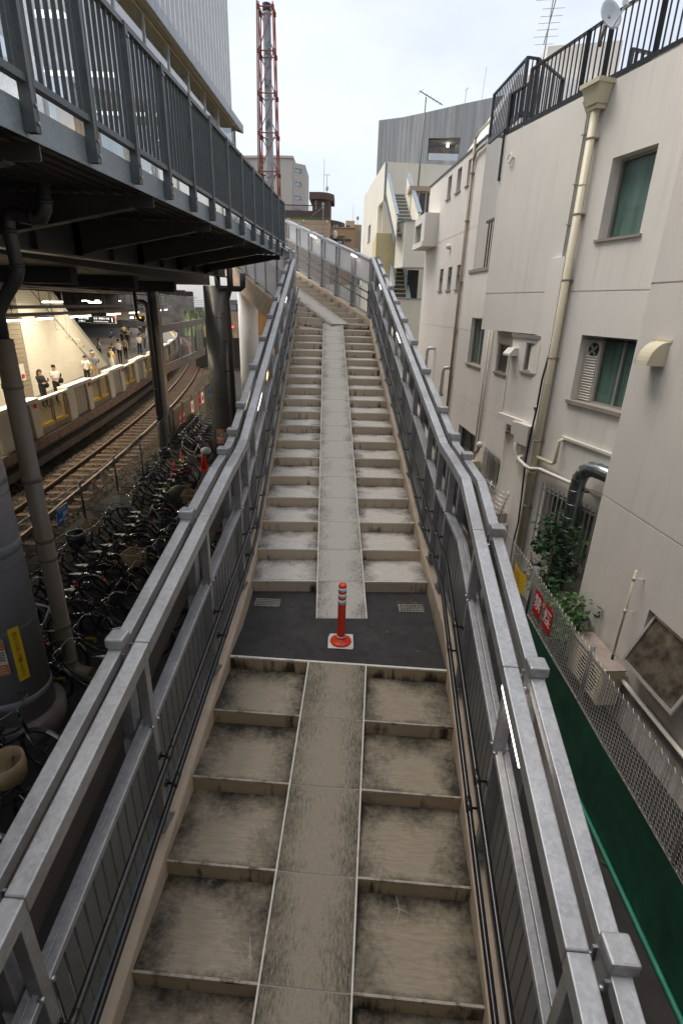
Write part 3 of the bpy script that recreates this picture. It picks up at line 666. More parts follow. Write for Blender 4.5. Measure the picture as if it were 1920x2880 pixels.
for k, (y0, y1, of_) in enumerate(((19, 21.4, -4.2), (25.5, 27.9, -3.9), (31, 33.4, -3.6), (46, 48.4, -8), (56, 58.4, -9), (66, 68.4, -8))): lamp(y0, y1, of_, 5.5, 72, 'inner strip light under the dark deck, %s' % ['added over the door in the shaded wall', 'added over the man with the phone', 'added over the sloping wall edge', 'beyond the hanging sign', 'beyond the departure board', 'at the far end of the platform'][k])  # nearest three lamps added to brighten the ribbed wall
# far station backdrop: things seen in the slot beyond
mat('far_wall', (.28, .25, .21), .8, var=.5, sc=.5); mat('far_red', (.45, .25, .2), .7)
q = MB(); q.box(-75, -27, 95, 97, -.2, 7.2); solo('station_building', q, 'far_wall', 'dim building closing off the far end of the platform', 'building', (-45, 95, 0))
# billboards beyond the column
mat('billboard_green', (.12, .22, .10), .5, var=.9, sc=1.5, sc3=(3, 3, .6), var2=((.5, .42, .3), 1.8, .5, .6)); mat('billboard_tan', (.50, .40, .27), .5, var=.6, sc=1.6, sc3=(4, 4, .5), var2=((.20, .12, .06), 2.6, .52, .6))
mat('led_red', (1, .1, .1), emit=(1, .06, .08), es=2.5)
mat('far_grey', (.28, .30, .31), .7, var=.5, sc=.8, var2=((.6, .6, .57), 1.6, .52, .6))
# ------------------------------------------------------------------ raised walkway
def bx(y): return -2.33+.0344*(y-5.5)
def bz(y): return 7.17+.0172*(y-5.5)
def B(y, dx=0, dz=0): return Vector((bx(y)+dx, y, bz(y)+dz))
fb = thing('raised_walkway', 'dark steel raised walkway with a barred railing above the bicycle park', 'footbridge', (-2.3, 10, 7.2))
Y0, Y1 = -4.0, 17.0
def bbar(nm, ya, yb, dx0, dx1, dz0, dz1, m, **k): q = MB(); q.obox(B(ya, dx0, dz0), B(yb)-B(ya), (dx1-dx0, 0, 0), (0, 0, dz1-dz0)); return part(nm, q, m, fb, **k)
py = [-3.1, -2.15, -1.2, -.25, .7, 1.65, 2.6, 3.6, 4.56, 5.5, 6.44, 7.41, 8.41, 9.38, 10.42, 11.5, 12.6, 13.65, 14.8, 15.87, 16.95]
bbar('hand_rail', Y0, Y1, -.05, .02, 1.0, 1.05, 'bridge_paint'); bbar('bottom_rail', Y0, Y1, -.055, .015, -.03, .02, 'bridge_paint')
q = MB(); q.box(-.018, .018, -.006, .006, 0, .98); bal_ = q.mesh('baluster', 'bridge_paint')
for a, c in zip(py[:-1], py[1:]):
    for j in range(7): y = a+(c-a)*(j+1)/8; part('baluster', bal_, None, fb, at=tuple(B(y, -.02, .02)))
    bbar('fascia_panel', a+.003, c-.003, -.075, -.06, -.36, -.135, 'fascia_paint')
for y in py:
    q = MB(); q.obox(B(y-.035, -.055, -.33), (0, .012, 0), (.09, 0, 0), (0, 0, 1.37)); q.obox(B(y+.023, -.055, -.33), (0, .012, 0), (.09, 0, 0), (0, 0, 1.37)); q.obox(B(y-.023, .022, -.33), (0, .046, 0), (.012, 0, 0), (0, 0, 1.37)); part('post', q, 'bridge_paint', fb)
    q = MB()
    for dz in (-.27, -.16, .93): q.cyl(B(y, .034, dz), B(y, .05, dz), .014, 6)
    part('bolt', q, 'steel_bolt', fb, kind='stuff')
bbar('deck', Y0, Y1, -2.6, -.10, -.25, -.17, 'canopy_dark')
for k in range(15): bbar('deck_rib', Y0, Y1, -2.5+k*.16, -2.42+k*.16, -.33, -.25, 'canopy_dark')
q = MB(); gx = -2.38; q.obox(B(Y0, gx, -.9), B(19.2)-B(Y0), (.03, 0, 0), (0, 0, .68)); part('girder_web', q, 'girder_paint', fb) if mat('girder_paint', (.075, .073, .072), .5, .2, var=.25, sc=2) else None
q = MB(); q.obox(B(Y0, gx-.14, -.925), B(19.2)-B(Y0), (.30, 0, 0), (0, 0, .028)); part('girder_flange', q, 'girder_flange_m', fb) if mat('girder_flange_m', (.075, .066, .055), .4, .3, var=.25, sc=2) else None
for y in (-.1, 2.3, 4.73, 7.04, 9.46, 12.0, 14.4, 16.7):
    q = MB(); q.prism([B(y, gx+.03, -.9), B(y, gx+.03, -.35), B(y, -.08, -.35), B(y, -.08, -.47), B(y, -.34, -.48), B(y, gx+.5, -.78)], (0, .02, 0)); q.prism([B(y-.06, -.34, -.49), B(y-.06, gx+.5, -.79), B(y-.06, gx+.5, -.775), B(y-.06, -.34, -.475)], (0, .14, 0)); part('bracket', q, 'girder_paint', fb)
    q = MB(); q.obox(B(y+.0, gx+.03, -.9), (0, .016, 0), (.12, 0, 0), (0, 0, .66)); part('stiffener', q, 'girder_paint', fb)
    q = MB(); q.obox(B(y+1.2, gx+.03, -.9), (0, .016, 0), (.10, 0, 0), (0, 0, .66)); part('stiffener', q, 'girder_paint', fb)
# pillars
mat('pillar_grey', (.31, .30, .31), .38, .15, var=.18, sc=1.2, var2=((.36, .32, .29), .7, .5, .75)); mat('pillar_dark', (.21, .20, .19), .33, .25, var=.2, sc=1.2); mat('tape_grey', (.30, .32, .33), .4, .2)
def pillar(x, y, r, m, label, rings):
    t = thing('bridge_pillar', label, 'pillar', (x, y, 0)); q = MB(); q.lathe([(r, 0), (r, 6.2)], (x, y, 0), 40); part('shaft', q, m, t)
    for z, h, mm, e in rings: q = MB(); q.lathe([(r+.002, z), (r+e, z+.004), (r+e, z+h-.004), (r+.002, z+h)], (x, y, 0), 40); part('band', q, mm, t)
    return t
p1 = pillar(-4.46, 5.65, .45, 'pillar_grey', 'thick grey round pillar close to the camera with a yellow notice strip', [(.62, .10, 'tape_grey', .006), (1.75, .012, 'alu_dark', .004), (2.6, .012, 'alu_dark', .004), (2.75, .14, 'tape_grey', .006), (3.5, .012, 'alu_dark', .004), (3.62, .14, 'tape_grey', .006), (4.2, .012, 'alu_dark', .004), (4.6, .012, 'alu_dark', .004)])
q = MB(); q.lathe([(.58, 0), (.57, .30), (.55, .32), (.46, .33)], (-4.46, 5.65, 0), 40); part('concrete_footing', q, 'curb_old', p1) if mat('curb_old', (.22, .19, .165), .9, var=.4, sc=4, bump=.5) else None
def curved_label(px, py_, r, ang, w, z0, z1, n, b, m=0, e=.006):
    i = len(b.v)
    for k in range(n+1):
        a = ang+(-.5+k/n)*w/r; 
        for z in (z0, z1): b.v.append((px+(r+e)*cos(a), py_+(r+e)*sin(a), z))
    for k in range(n): b.face((i+2*k, i+2*k+2, i+2*k+3, i+2*k+1), m)
mat('notice_yellow', (.72, .49, .02), .5, var=.06); mat('ink_red', (.33, .03, .01), .6); mat('notice_orange', (.50, .14, .03), .5, var=.1); mat('paper', (.60, .55, .46), .6, var=.12, sc=12); mat('ink_black', (.02, .02, .02), .6)
nx, ny, nr_, na = -4.46, 5.65, .45, rad(-35.5)
ns = thing('notice_strip', 'narrow yellow vertical notice with red Japanese lettering on the near grey pillar', 'notice', (nx+.46*cos(na), ny+.46*sin(na), 1.5))
q = MB(); curved_label(nx, ny, nr_, na, .13, 1.02, 1.82, 4, q); part('sheet', q, 'notice_yellow', ns)
er = Vector((cos(na), sin(na), 0)); eu = Vector((-sin(na), cos(na), 0)); q = MB()
for k, ch in enumerate('足のハミ出し注意ください'): text_mb(ch, .062, Vector((nx, ny, 0))+er*(nr_+.008)+Vector((0, 0, 1.72-k*.057)), eu, (0, 0, 1), mb=q, bold=.01)
part('lettering', q, 'ink_red', ns)
def poster(name, label, o, ux, uy, w, h, kind, cat='notice'):
    o, ux, uy = Vector(o), Vector(ux), Vector(uy); n = ux.cross(uy); t = thing(name, label, cat, tuple(o))
    def sh(x0, x1, y0, y1, m, nm, e): q = MB(); q.obox(o+ux*x0*w+uy*y0*h+n*e, ux*(x1-x0)*w, uy*(y1-y0)*h, n*.002); return part(nm, q, m, t)
    sh(-.5, .5, -.5, .5, 'paper', 'sheet', 0)
    if kind == 'orange':
        sh(-.47, .47, .22, .485, 'notice_orange', 'header_block', .002); sh(-.47, .47, -.485, -.2, 'notice_orange', 'footer_block', .002); sh(-.42, -.08, -.06, .2, 'sign_slate', 'picture', .002)
        for k in range(4): sh(0, .42, .13-k*.07, .16-k*.07, 'ink_black', 'text_line', .002)
        for k in range(3): sh(-.4, .38, .42-k*.07, .44-k*.07, 'paper', 'text_line', .0045); sh(-.4, .36, -.26-k*.075, -.28-k*.075, 'paper', 'text_line', .0045)
    elif kind == 'map':
        sh(-.47, .1, .28, .47, 'mark_red', 'header_block', .002); sh(-.47, .47, -.48, -.34, 'tactile_yellow', 'footer_block', .002); sh(-.25, .45, -.3, .25, 'sign_beige', 'map_print', .002)
    return t
mat('sign_slate', (.13, .16, .20), .5); mat('sign_beige', (.42, .40, .28), .6, var=.5, sc=30); mat('sign_blue', (.01, .17, .50), .45, var=.1); mat('white_print', (.75, .75, .75), .5); mat('sign_red', (.50, .008, .012), .45, var=.08)
a2 = rad(-66); poster('orange_poster', 'orange and white poster on the near grey pillar at the left frame edge', (nx+.455*cos(a2), ny+.455*sin(a2), 1.45), (-sin(a2), cos(a2), 0), (0, 0, 1), .22, .52, 'orange')
p2 = pillar(-4.55, 19.1, .41, 'pillar_dark', 'dark grey round pillar at the far end of the raised walkway', [(1.95, .012, 'tape_grey', .004), (2.55, .012, 'tape_grey', .004), (5.2, .012, 'alu_dark', .004)])
fx, fy = -4.55, 19.1
for dz, aa, w_, h_, kd, lb in ((1.05, rad(-95), .27, .55, 'orange', 'orange and white parking poster low on the dark far pillar'), (1.1, rad(-58), .25, .45, 'map', 'cream map poster with a red heading on the dark far pillar')):
    poster('pillar_poster', lb, (fx+.418*cos(aa), fy+.418*sin(aa), dz), (-sin(aa), cos(aa), 0), (0, 0, 1), w_, h_, kd)
# drainpipes
t = thing('drainpipe', 'thick brown drainpipe beside the near pillar with an elbow at its foot', 'drainpipe', (-4.23, 6.6, 0)); q = MB(); q.tube([(-4.23, 6.6, 5.2), (-4.23, 6.6, .26), (-4.15, 6.6, .15), (-3.9, 6.56, .13)], .115, 16); part('pipe', q, 'pipe_tan', t)
for z in (4.6, 3.35, 2.45, 2.15, 1.0, .35): q = MB(); q.lathe([(.117, z), (.124, z+.01), (.124, z+.06), (.117, z+.07)], (-4.23, 6.6, 0), 16); part('collar', q, 'pipe_tan', t)
t = thing('deck_drain', 'dark drain pipe hanging in bends under the raised walkway at the top left', 'drainpipe', (-3.9, 6.6, 6.3)); q = MB(); q.tube([(-3.42, 6.6, 6.95), (-3.44, 6.6, 6.62), (-3.5, 6.6, 6.53), (-3.6, 6.6, 6.52), (-3.72, 6.6, 6.54), (-3.84, 6.6, 6.56), (-3.89, 6.6, 6.50), (-3.9, 6.6, 6.4), (-3.88, 6.6, 5.98), (-3.93, 6.6, 5.88), (-4.1, 6.6, 5.68), (-4.22, 6.6, 5.5), (-4.23, 6.6, 5.2)], .075, 14); part('pipe', q, 'pipe_grey', t)
for p_, d_ in (((-3.89, 6.6, 6.36), (0, 0, .05)), ((-3.885, 6.6, 6.0), (0, 0, .04)), ((-3.62, 6.6, 6.52), (.04, 0, 0)), ((-3.43, 6.6, 6.66), (0, 0, .05)), ((-3.42, 6.6, 6.85), (0, 0, .05))): q = MB(); q.cyl(p_, Vector(p_)+Vector(d_), .081, 14); part('collar', q, 'pipe_grey', t)
t = thing('black_drainpipe', 'black drainpipe with crooked bends running down beside the far pillar', 'drainpipe', (-3.98, 18.7, 3)); q = MB(); q.tube([(-3.95, 18.7, 6.9), (-3.95, 18.7, 6.2), (-4.02, 18.7, 6.0), (-4.1, 18.7, 5.75), (-4.08, 18.7, 5.4), (-4.04, 18.7, 4.5), (-4.04, 18.7, 0)], .10, 12); part('pipe', q, 'pipe_grey', t)
for s_ in (1, -1): q = MB(); q.tube([(-3.95, 18.7, 6.12), (-3.95+.33*s_, 18.7, 6.12), (-3.95+.42*s_, 18.7, 6.2), (-3.95+.43*s_, 18.7, 6.6)], .095, 12); part('branch', q, 'pipe_grey', t)
for z in (5.3, 4.4, 3.4, 2.2, 1.0): q = MB(); q.box(-4.3, -4.04, 18.68, 18.72, z, z+.05); part('bracket', q, 'pipe_grey', t)
# gantry column and side frame by the track
mat('gantry_steel', (.21, .205, .20), .45, .3, var=.2, sc=2)
t = thing('gantry_column', 'grey steel column by the track fence with two long rails and cross posts', 'column', (-7.35, 20.9, 0))
q = MB(); q.box(-7.52, -7.49, 20.75, 21.1, 0, 6.25); q.box(-7.22, -7.19, 20.75, 21.1, 0, 6.25); q.box(-7.49, -7.22, 20.9, 20.93, 0, 6.25); part('shaft', q, 'gantry_steel', t)
for z0, z1 in ((2.95, 3.3), (4.5, 4.78)): q = MB(); q.obox((-7.28, 21.1, z0), (-.35, 7.6, .1), (.06, 0, 0), (0, 0, z1-z0)); part('side_rail', q, 'gantry_steel', t)
for y in (23.65, 26.1, 28.3): q = MB(); q.obox((-7.30-.046*(y-21), y, 3.28), (.05, 0, 0), (0, .22, 0), (0, 0, 1.25)); part('cross_post', q, 'gantry_steel', t)
q = MB(); q.obox((-7.42, 26.4, 3.4), (-.07, 1.6, 0), (.02, 0, 0), (0, 0, 1.0)); part('side_window', q, 'curtain_pale', t)
for k in range(3): q = MB(); q.obox((-7.39, 26.45+k*.55, 3.4), (.02, 0, 0), (0, .04, 0), (0, 0, 1.0)); part('window_bar', q, 'bridge_paint', t)
t = thing('bent_pipe', 'dark grey pipe with a square bend at its top standing beside the steel column', 'pipe', (-7.5, 20.4, 3)); q = MB(); q.tube([(-7.85, 20.4, 6.2), (-7.86, 20.4, 5.12), (-7.8, 20.4, 5.0), (-7.62, 20.4, 4.97)], .06, 10); q.tube([(-7.8, 20.4, 5.62), (-7.56, 20.4, 5.62), (-7.47, 20.4, 5.55), (-7.44, 20.4, 5.4), (-7.44, 20.4, .1)], .085, 12); part('pipe', q, 'pipe_grey', t)
for z in (4.8, 3.6, 2.4, 1.3): q = MB(); q.lathe([(.086, z), (.096, z+.01), (.096, z+.06), (.086, z+.07)], (-7.44, 20.4, 0), 12); part('collar', q, 'pipe_grey', t)
# track-side fence: mesh with posts, then boarded panels
mat('fence_wire', (.13, .125, .115), .4, .5); mat('fence_post', (.10, .098, .10), .45, .3); mat('fence_board', (.105, .085, .062), .6, var=.25, sc=3, sc3=(1, 1, 6))
tf = thing('track_fence', 'low wire mesh fence with steel posts between the bicycles and the track', 'fence', (-6.98, 14, 0))
def fz(y): return 1.15+max(0, y-12.9)*.05
yp = [2.3, 4.4, 6.5, 8.6, 10.75, 12.85, 15.0, 17.1, 19.1, 20.6]
for y in yp: q = MB(); q.cyl((-6.98, y, 0), (-6.98, y, fz(y)+.02), .028, 8); part('post', q, 'fence_post', tf)
for a, c in zip(yp[:-1], yp[1:]):
    q = MB()
    n = int((c-a)/.055)
    for k in range(n): y = a+(c-a)*(k+.5)/n; q.tube([(-6.97, y, .05), (-6.97, y, fz(y)-.04)], .0024, 3, cap=False)
    for k in range(20): f_ = .04+.95*k/19; q.tube([(-6.975, a, f_*(fz(a)-.03)), (-6.975, c, f_*(fz(c)-.03))], .0024, 3, cap=False)
    part('wire_mesh', q, 'fence_wire', tf, kind='stuff'); q = MB(); q.tube([(-6.97, a, fz(a)-.02), (-6.97, c, fz(c)-.02)], .014, 6); part('top_wire', q, 'fence_wire', tf)
tb = thing('board_fence', 'brown boarded fence panels running on past the steel column', 'fence', (-7.3, 23, 0)); y = 20.7
while y < 34:
    xa = -6.98-.016*max(0, y-20.7)-.0055*(y-20.7)**2*0-.055*(y-20.7); xb_ = xa-.13
    for k in range(11): q = MB(); q.obox((xa, y, .06+k*.135), (xb_-xa, 1.72, 0), (.03, 0, 0), (0, 0, .125)); part('board', q, 'fence_board', tb)
    q = MB(); q.obox((xa-.01, y-.05, 0), (.06, 0, 0), (0, .05, 0), (0, 0, 1.62)); part('post', q, 'fence_post', tb); y += 1.77
poster('fence_notice', 'orange notice with a blue picture tied to the track fence', (-6.955, 13.55, .72), (0, 1, 0), (0, 0, 1), .28, .52, 'orange'); poster('fence_map', 'cream map notice tied to the track fence beside the orange notice', (-6.955, 14.2, .85), (0, 1, 0), (0, 0, 1), .42, .34, 'map')
sg = thing('smoking_area_sign', 'blue sign with a smoking pictogram and arrow on the track fence', 'sign', (-6.94, 11.76, .67)); q = MB(); q.box(-6.95, -6.938, 11.5, 12.02, .46, .90); part('board', q, 'sign_blue', sg)
q = MB(); q.box(-6.938, -6.936, 11.5, 12.02, .875, .90); q2 = part('white_edge', q, 'white_print', sg)
q = MB(); text_mb('喫煙所', .12, (-6.9375, 11.76, .80), (0, 1, 0), (0, 0, 1), mb=q, bold=.015); part('lettering', q, 'white_print', sg)
q = MB(); q.box(-6.938, -6.936, 11.76, 11.99, .49, .72); part('pictogram_field', q, 'white_print', sg)
q = MB(); e = -6.9355; q.poly([(e, 11.9, .52), (e, 11.97, .52), (e, 11.96, .64), (e, 11.92, .65), (e, 11.87, .60)]); q.poly([(e, 11.91, .66), (e, 11.95, .66), (e, 11.95, .70), (e, 11.91, .70)]); q.poly([(e, 11.79, .53), (e, 11.84, .53), (e, 11.84, .62), (e, 11.79, .62)]); part('pictogram', q, 'ink_black', sg)
q = MB(); e = -6.9365; q.poly([(e, 11.54, .57), (e, 11.60, .51), (e, 11.60, .545), (e, 11.72, .545), (e, 11.72, .595), (e, 11.60, .595), (e, 11.60, .63)]); part('arrow', q, 'white_print', sg)
for k, (y, lb) in enumerate(((21.7, 'nearer of two red vertical notices on the board fence'), (22.4, 'farther of two red vertical notices on the board fence'))):
    xx = -6.98-.071*(y-20.7)+.045; n_ = thing('red_notice', lb, 'notice', (xx, y, .95)); q = MB(); q.box(xx, xx+.008, y-.13, y+.13, .55, 1.25); part('sheet', q, 'sign_red', n_); q = MB(); text_mb('危険', .16, (xx+.009, y, 1.05), (0, 1, 0), (0, 0, 1), mb=q); text_mb('禁止', .16, (xx+.009, y, .78), (0, 1, 0), (0, 0, 1), mb=q); part('lettering', q, 'white_print', n_)
for k, (y, m_) in enumerate(((24.2, 'paper'), (26.0, 'sign_red'), (26.7, 'paper'), (28.6, 'sign_blue'))):
    xx = -6.98-.0713*(y-20.7)+.045; n_ = thing('small_notice', ['white notice nearest on the board fence', 'red edged notice on the board fence', 'cream notice beside the red edged one on the board fence', 'blue notice far along the board fence'][k], 'notice', (xx, y, 1.1)); q = MB(); q.box(xx, xx+.008, y-.2, y+.2, .8, 1.35); part('sheet', q, m_, n_); q = MB(); q.box(xx+.009, xx+.011, y-.1, y+.1, .95, 1.2); part('print', q, 'ink_black' if k else 'mark_red', n_)

# unseen deck under the camera and block behind, added to shade the near steps
b = MB(); b.box(-2.2, 6.5, -7.5, -.45, 3.75, 4.05); struct('viewing_shade_deck', b, 'curb_old')
b = MB(); b.box(-4, 8, -12, -8, 0, 14); struct('rear_shade_block', b, 'curb_old')
# ------------------------------------------------------------------ right-hand houses
class Pl:
    """vertical facade plane: u along the wall, z up, d outwards"""
    def __init__(s, o, yaw): s.o = Vector((o[0], o[1], 0)); a = rad(yaw); s.t = Vector((sin(a), cos(a), 0)); s.n = Vector((-cos(a), sin(a), 0))
    def p(s, u, z, d=0): return s.o+s.t*u+s.n*d+Vector((0, 0, z))
    def u(s, y): return (y-s.o.y)/s.t.y
    def box(s, b, u0, u1, z0, z1, d0, d1, m=0): return b.obox(s.p(u0, z0, d0), s.t*(u1-u0), s.n*(d1-d0), (0, 0, z1-z0), m)
def wall_mb(pl, u0, u1, z0, z1, holes=(), b=None, mw=0):
    """wall face with recesses: holes = (u0, u1, z0, z1, depth)"""
    b = b or MB(); us = sorted({u0, u1}|{h[0] for h in holes}|{h[1] for h in holes}); zs = sorted({z0, z1}|{h[2] for h in holes}|{h[3] for h in holes})
    us = [u for u in us if u0 <= u <= u1]; zs = [z for z in zs if z0 <= z <= z1]
    for a, c in zip(us[:-1], us[1:]):
        for e, f in zip(zs[:-1], zs[1:]):
            cu, cz = (a+c)/2, (e+f)/2
            if any(h[0] < cu < h[1] and h[2] < cz < h[3] for h in holes): continue
            b.poly([pl.p(a, e), pl.p(a, f), pl.p(c, f), pl.p(c, e)], mw)
    for a, c, e, f, d in holes:
        b.poly([pl.p(a, e), pl.p(a, e, -d), pl.p(a, f, -d), pl.p(a, f)], mw); b.poly([pl.p(c, e), pl.p(c, f), pl.p(c, f, -d), pl.p(c, e, -d)], mw)
        b.poly([pl.p(a, f), pl.p(a, f, -d), pl.p(c, f, -d), pl.p(c, f)], mw); b.poly([pl.p(a, e), pl.p(c, e), pl.p(c, e, -d), pl.p(a, e, -d)], mw)
        if d < .05: b.poly([pl.p(a, e, -d), pl.p(a, f, -d), pl.p(c, f, -d), pl.p(c, e, -d)], mw)
    return b
def window(par, pl, u0, u1, z0, z1, dep, split=(), inner='curtain_green', fr='alu_frame', sill=True, w=.035, label=None, gl='window_glass'):
    d = -dep+.05; q = MB(); e = .002
    pl.box(q, u0+e, u1-e, z0+e, z0+w, d-.05, d); pl.box(q, u0+e, u1-e, z1-w, z1-e, d-.05, d); pl.box(q, u0+e, u0+w, z0+w, z1-w, d-.05, d); pl.box(q, u1-w, u1-e, z0+w, z1-w, d-.05, d)
    o = part('window', q, fr, par, label)
    for k, s in enumerate(split): q = MB(); c = u0+(u1-u0)*s; pl.box(q, c-.02, c+.02, z0+w, z1-w, d-.045, d+.012*(k % 2)); part('mullion', q, fr, o)
    cs = [u0+w]+[u0+(u1-u0)*s for s in split]+[u1-w]
    for a, c in zip(cs[:-1], cs[1:]): q = MB(); pl.box(q, a+.012, c-.012, z0+w, z1-w, d-.03, d-.022); part('pane', q, gl, o)
    q = MB(); q.poly([pl.p(u0, z0, d-.07), pl.p(u0, z1, d-.07), pl.p(u1, z1, d-.07), pl.p(u1, z0, d-.07)]); part('curtain', q, inner, o)
    q = MB()
    for a in (u0, u1): q.poly([pl.p(a, z0, d-.05), pl.p(a, z1, d-.05), pl.p(a, z1, d-.3), pl.p(a, z0, d-.3)])
    part('reveal', q, 'interior_dark', o)
    if sill: q = MB(); pl.box(q, u0-.05, u1+.05, z0-.035, z0+.004, -dep, .035); part('sill', q, 'sill_brown', o)
    return o
mat('screen_pane', (.10, .09, .078), .55, var=.1); NW = Pl((4.3, 5.0), -4.0); MW = Pl((4.37, 8.14), -16.4); LW = Pl((3.5, 12.5), -5.1)
# near house
nh = thing('near_house', 'rough grey plastered house wall closest to the camera at the right edge', 'house', (4.3, 5, 0))
hn = [(-.12, 1.03, 1.12, 1.98, .2), (-9, 2.68, 3.03, 3.055, .018), (-9, 2.68, 6.085, 6.11, .018)]
b = wall_mb(NW, -9, 2.68, -.1, 9.0, hn); c0 = NW.p(2.68, 0); b.poly([c0+Vector((0, 0, -.1)), c0+Vector((0, 0, 9)), c0+Vector((2, .4, 9)), c0+Vector((2, .4, -.1))]); b.poly([NW.p(-9, 9), NW.p(2.68, 9), NW.p(2.68, 9, -6), NW.p(-9, 9, -6)]); part('wall', b, 'near_wall', nh)
q = MB(); d = -.15
NW.box(q, -.118, 1.028, 1.122, 1.16, d, d+.05); NW.box(q, -.118, 1.028, 1.94, 1.978, d, d+.05); NW.box(q, .99, 1.028, 1.16, 1.94, d, d+.05); NW.box(q, -.118, -.08, 1.16, 1.94, d, d+.05); wn0 = part('window', q, 'alu_frame', nh)
q = MB(); z = Vector((0, 0, 1)); a = NW.p(-.08, 1.93, d+.06); t = NW.t*1.06; dn = (NW.n*.30-z*.75); dn_ = dn.normalized(); nn = t.normalized().cross(dn_)
for o_, e1, e2 in ((a, t, dn_*.04), (a+dn*1-dn_*.04, t, dn_*.04), (a+dn_*.04, t.normalized()*.04, dn-dn_*.08), (a+t-t.normalized()*.04+dn_*.04, t.normalized()*.04, dn-dn_*.08)): q.obox(o_, e1, e2, nn*.03)
part('sash', q, 'alu_frame', wn0); q = MB(); q.obox(a+t.normalized()*.04+dn_*.04, t-t.normalized()*.08, dn-dn_*.08, nn*.006); part('pane', q, 'rough_glass', wn0) if mat('rough_glass', (.13, .115, .09), .10, .3, var=.7, sc=6, bump=.5, bsc=14) else None
q = MB(); q.poly([NW.p(-.12, 1.12, -.28), NW.p(-.12, 1.98, -.28), NW.p(1.03, 1.98, -.28), NW.p(1.03, 1.12, -.28)]); part('dark_inside', q, 'interior_dark', wn0)
def hood(name, label, pl, u, z, w, h, dpt, par=None, m='cream_plastic'):
    t = thing(name, label, 'vent hood', tuple(pl.p(u, z)))
    n = 8; prof = [(0.003, h)]+[(dpt*sin(pi/2*k/n), h*cos(pi/2*k/n)) for k in range(1, n+1)]+[(dpt*.96, 0), (.003, 0)]
    for s_, (a, c) in enumerate(((0, .02), (w-.02, w))): q = MB(); q.prism([pl.p(u+a, z+zz, dd) for dd, zz in prof], pl.t*(c-a)); part('side_cheek', q, m, t)
    q = MB(); pr = prof[:n+1]
    for k in range(n): q.poly([pl.p(u, z+pr[k][1], pr[k][0]), pl.p(u, z+pr[k+1][1], pr[k+1][0]), pl.p(u+w, z+pr[k+1][1], pr[k+1][0]), pl.p(u+w, z+pr[k][1], pr[k][0])])
    part('curved_top', q, m, t); q = MB(); pl.box(q, u-.03, u+w+.03, z+h-.01, z+h+.03, .001, .012); part('back_flange', q, m, t); return t
hood('vent_hood', 'large cream curved vent hood high on the near rough wall', NW, 1.98, 5.08, .30, .30, .24)
t = thing('wall_pipe', 'long white pipe running level along the foot of the near rough wall', 'pipe', tuple(NW.p(0, .75, .07))); q = MB(); q.tube([NW.p(-3, .68, .07), NW.p(2.5, .78, .07)], .034, 10); part('pipe', q, 'pale_plastic', t)
for u in (-1.5, .1, 1.6): q = MB(); q.tube([NW.p(u, .74, .0), NW.p(u, .74, .06)], .012, 6); part('clip', q, 'alu_frame', t)
t = thing('pole_pipe', 'thin upright cream pipe held off the near wall by two arms', 'pipe', tuple(NW.p(1.3, 1.5, .13))); q = MB(); q.tube([NW.p(1.3, 1.02, .13), NW.p(1.3, 2.43, .13)], .017, 8); part('pipe', q, 'cream_plastic', t); q = MB(); q.tube([NW.p(1.3, .1, .13), NW.p(1.3, 1.02, .13)], .021, 8); part('lower_sleeve', q, 'black_metal', t)
for zz in (2.30, 1.78): q = MB(); q.tube([NW.p(1.3, zz, .13), NW.p(1.27, zz, 0)], .011 if zz > 2 else .006, 6); q.cyl(NW.p(1.3, zz-.03, .13), NW.p(1.3, zz+.03, .13), .022, 8); part('arm', q, 'pale_plastic', t)
# main house
mh = thing('white_house', 'white plastered house with a roof terrace railing and a cream drainpipe down its front', 'house', (4.37, 8.14, 0))
hm = [(.44, 1.30, 6.80, 7.92, .22), (0.02, 1.23, 4.25, 5.35, .22), (-.7, 4.58, 6.03, 6.05, .018)]
b = wall_mb(MW, -.75, 4.58, 5.29, 9.0, [h for h in hm if h[2] > 5.5]+[(.02, 1.23, 5.29, 5.35, .22)])
e0, e1 = MW.p(4.58, 5.29), MW.p(4.58, 9.0); b.poly([e0, e0-MW.n*3, e1-MW.n*3, e1]); b.poly([MW.p(1.9, 5.29), MW.p(4.58, 5.29), MW.p(4.58, 5.29, -1.3), MW.p(1.9, 5.29, -1.3)]); b.poly([MW.p(-.75, 9), MW.p(4.58, 9), MW.p(4.58, 9, -6), MW.p(-.75, 9, -6)])
part('upper_wall', b, 'white_wall', mh)
hl = [(.02, 1.23, 4.25, 5.29, .22), (-.3, 1.38, 1.35, 2.52, .18)]
b = wall_mb(MW, -.75, 1.92, -.1, 5.29, hl); b.poly([MW.p(1.92, -.1), MW.p(1.92, 5.29), MW.p(1.92, 5.29, -1), MW.p(1.92, -.1, -1)]); part('lower_wall', b, 'white_wall', mh)
window(mh, MW, .44, 1.30, 6.80, 7.92, .22, (), 'curtain_green')
w2 = window(mh, MW, .02, .90, 4.25, 5.35, .22, (.45,), 'curtain_green', sill=False); q = MB(); MW.box(q, -.02, 1.28, 4.19, 4.255, -.22, .05); part('sill', q, 'sill_brown', w2)
q = MB(); MW.box(q, .905, 1.22, 4.26, 5.34, -.19, -.16); fan = part('fan_panel', q, 'pale_plastic', mh)
q = MB(); q.cyl(MW.p(1.06, 5.12, -.16), MW.p(1.06, 5.12, -.145), .115, 16); part('fan_hole', q, 'interior_dark', fan)
for k in range(4):
    a = k*pi/2+.5; c_ = MW.p(1.06, 5.12, -.14); q = MB(); u_ = MW.t*cos(a)+Vector((0, 0, sin(a))); v_ = MW.t*-sin(a)+Vector((0, 0, cos(a))); q.poly([c_, c_+u_*.10+v_*.01, c_+u_*.09+v_*.06, c_+v_*.03]); part('fan_blade', q, 'alu_frame', fan)
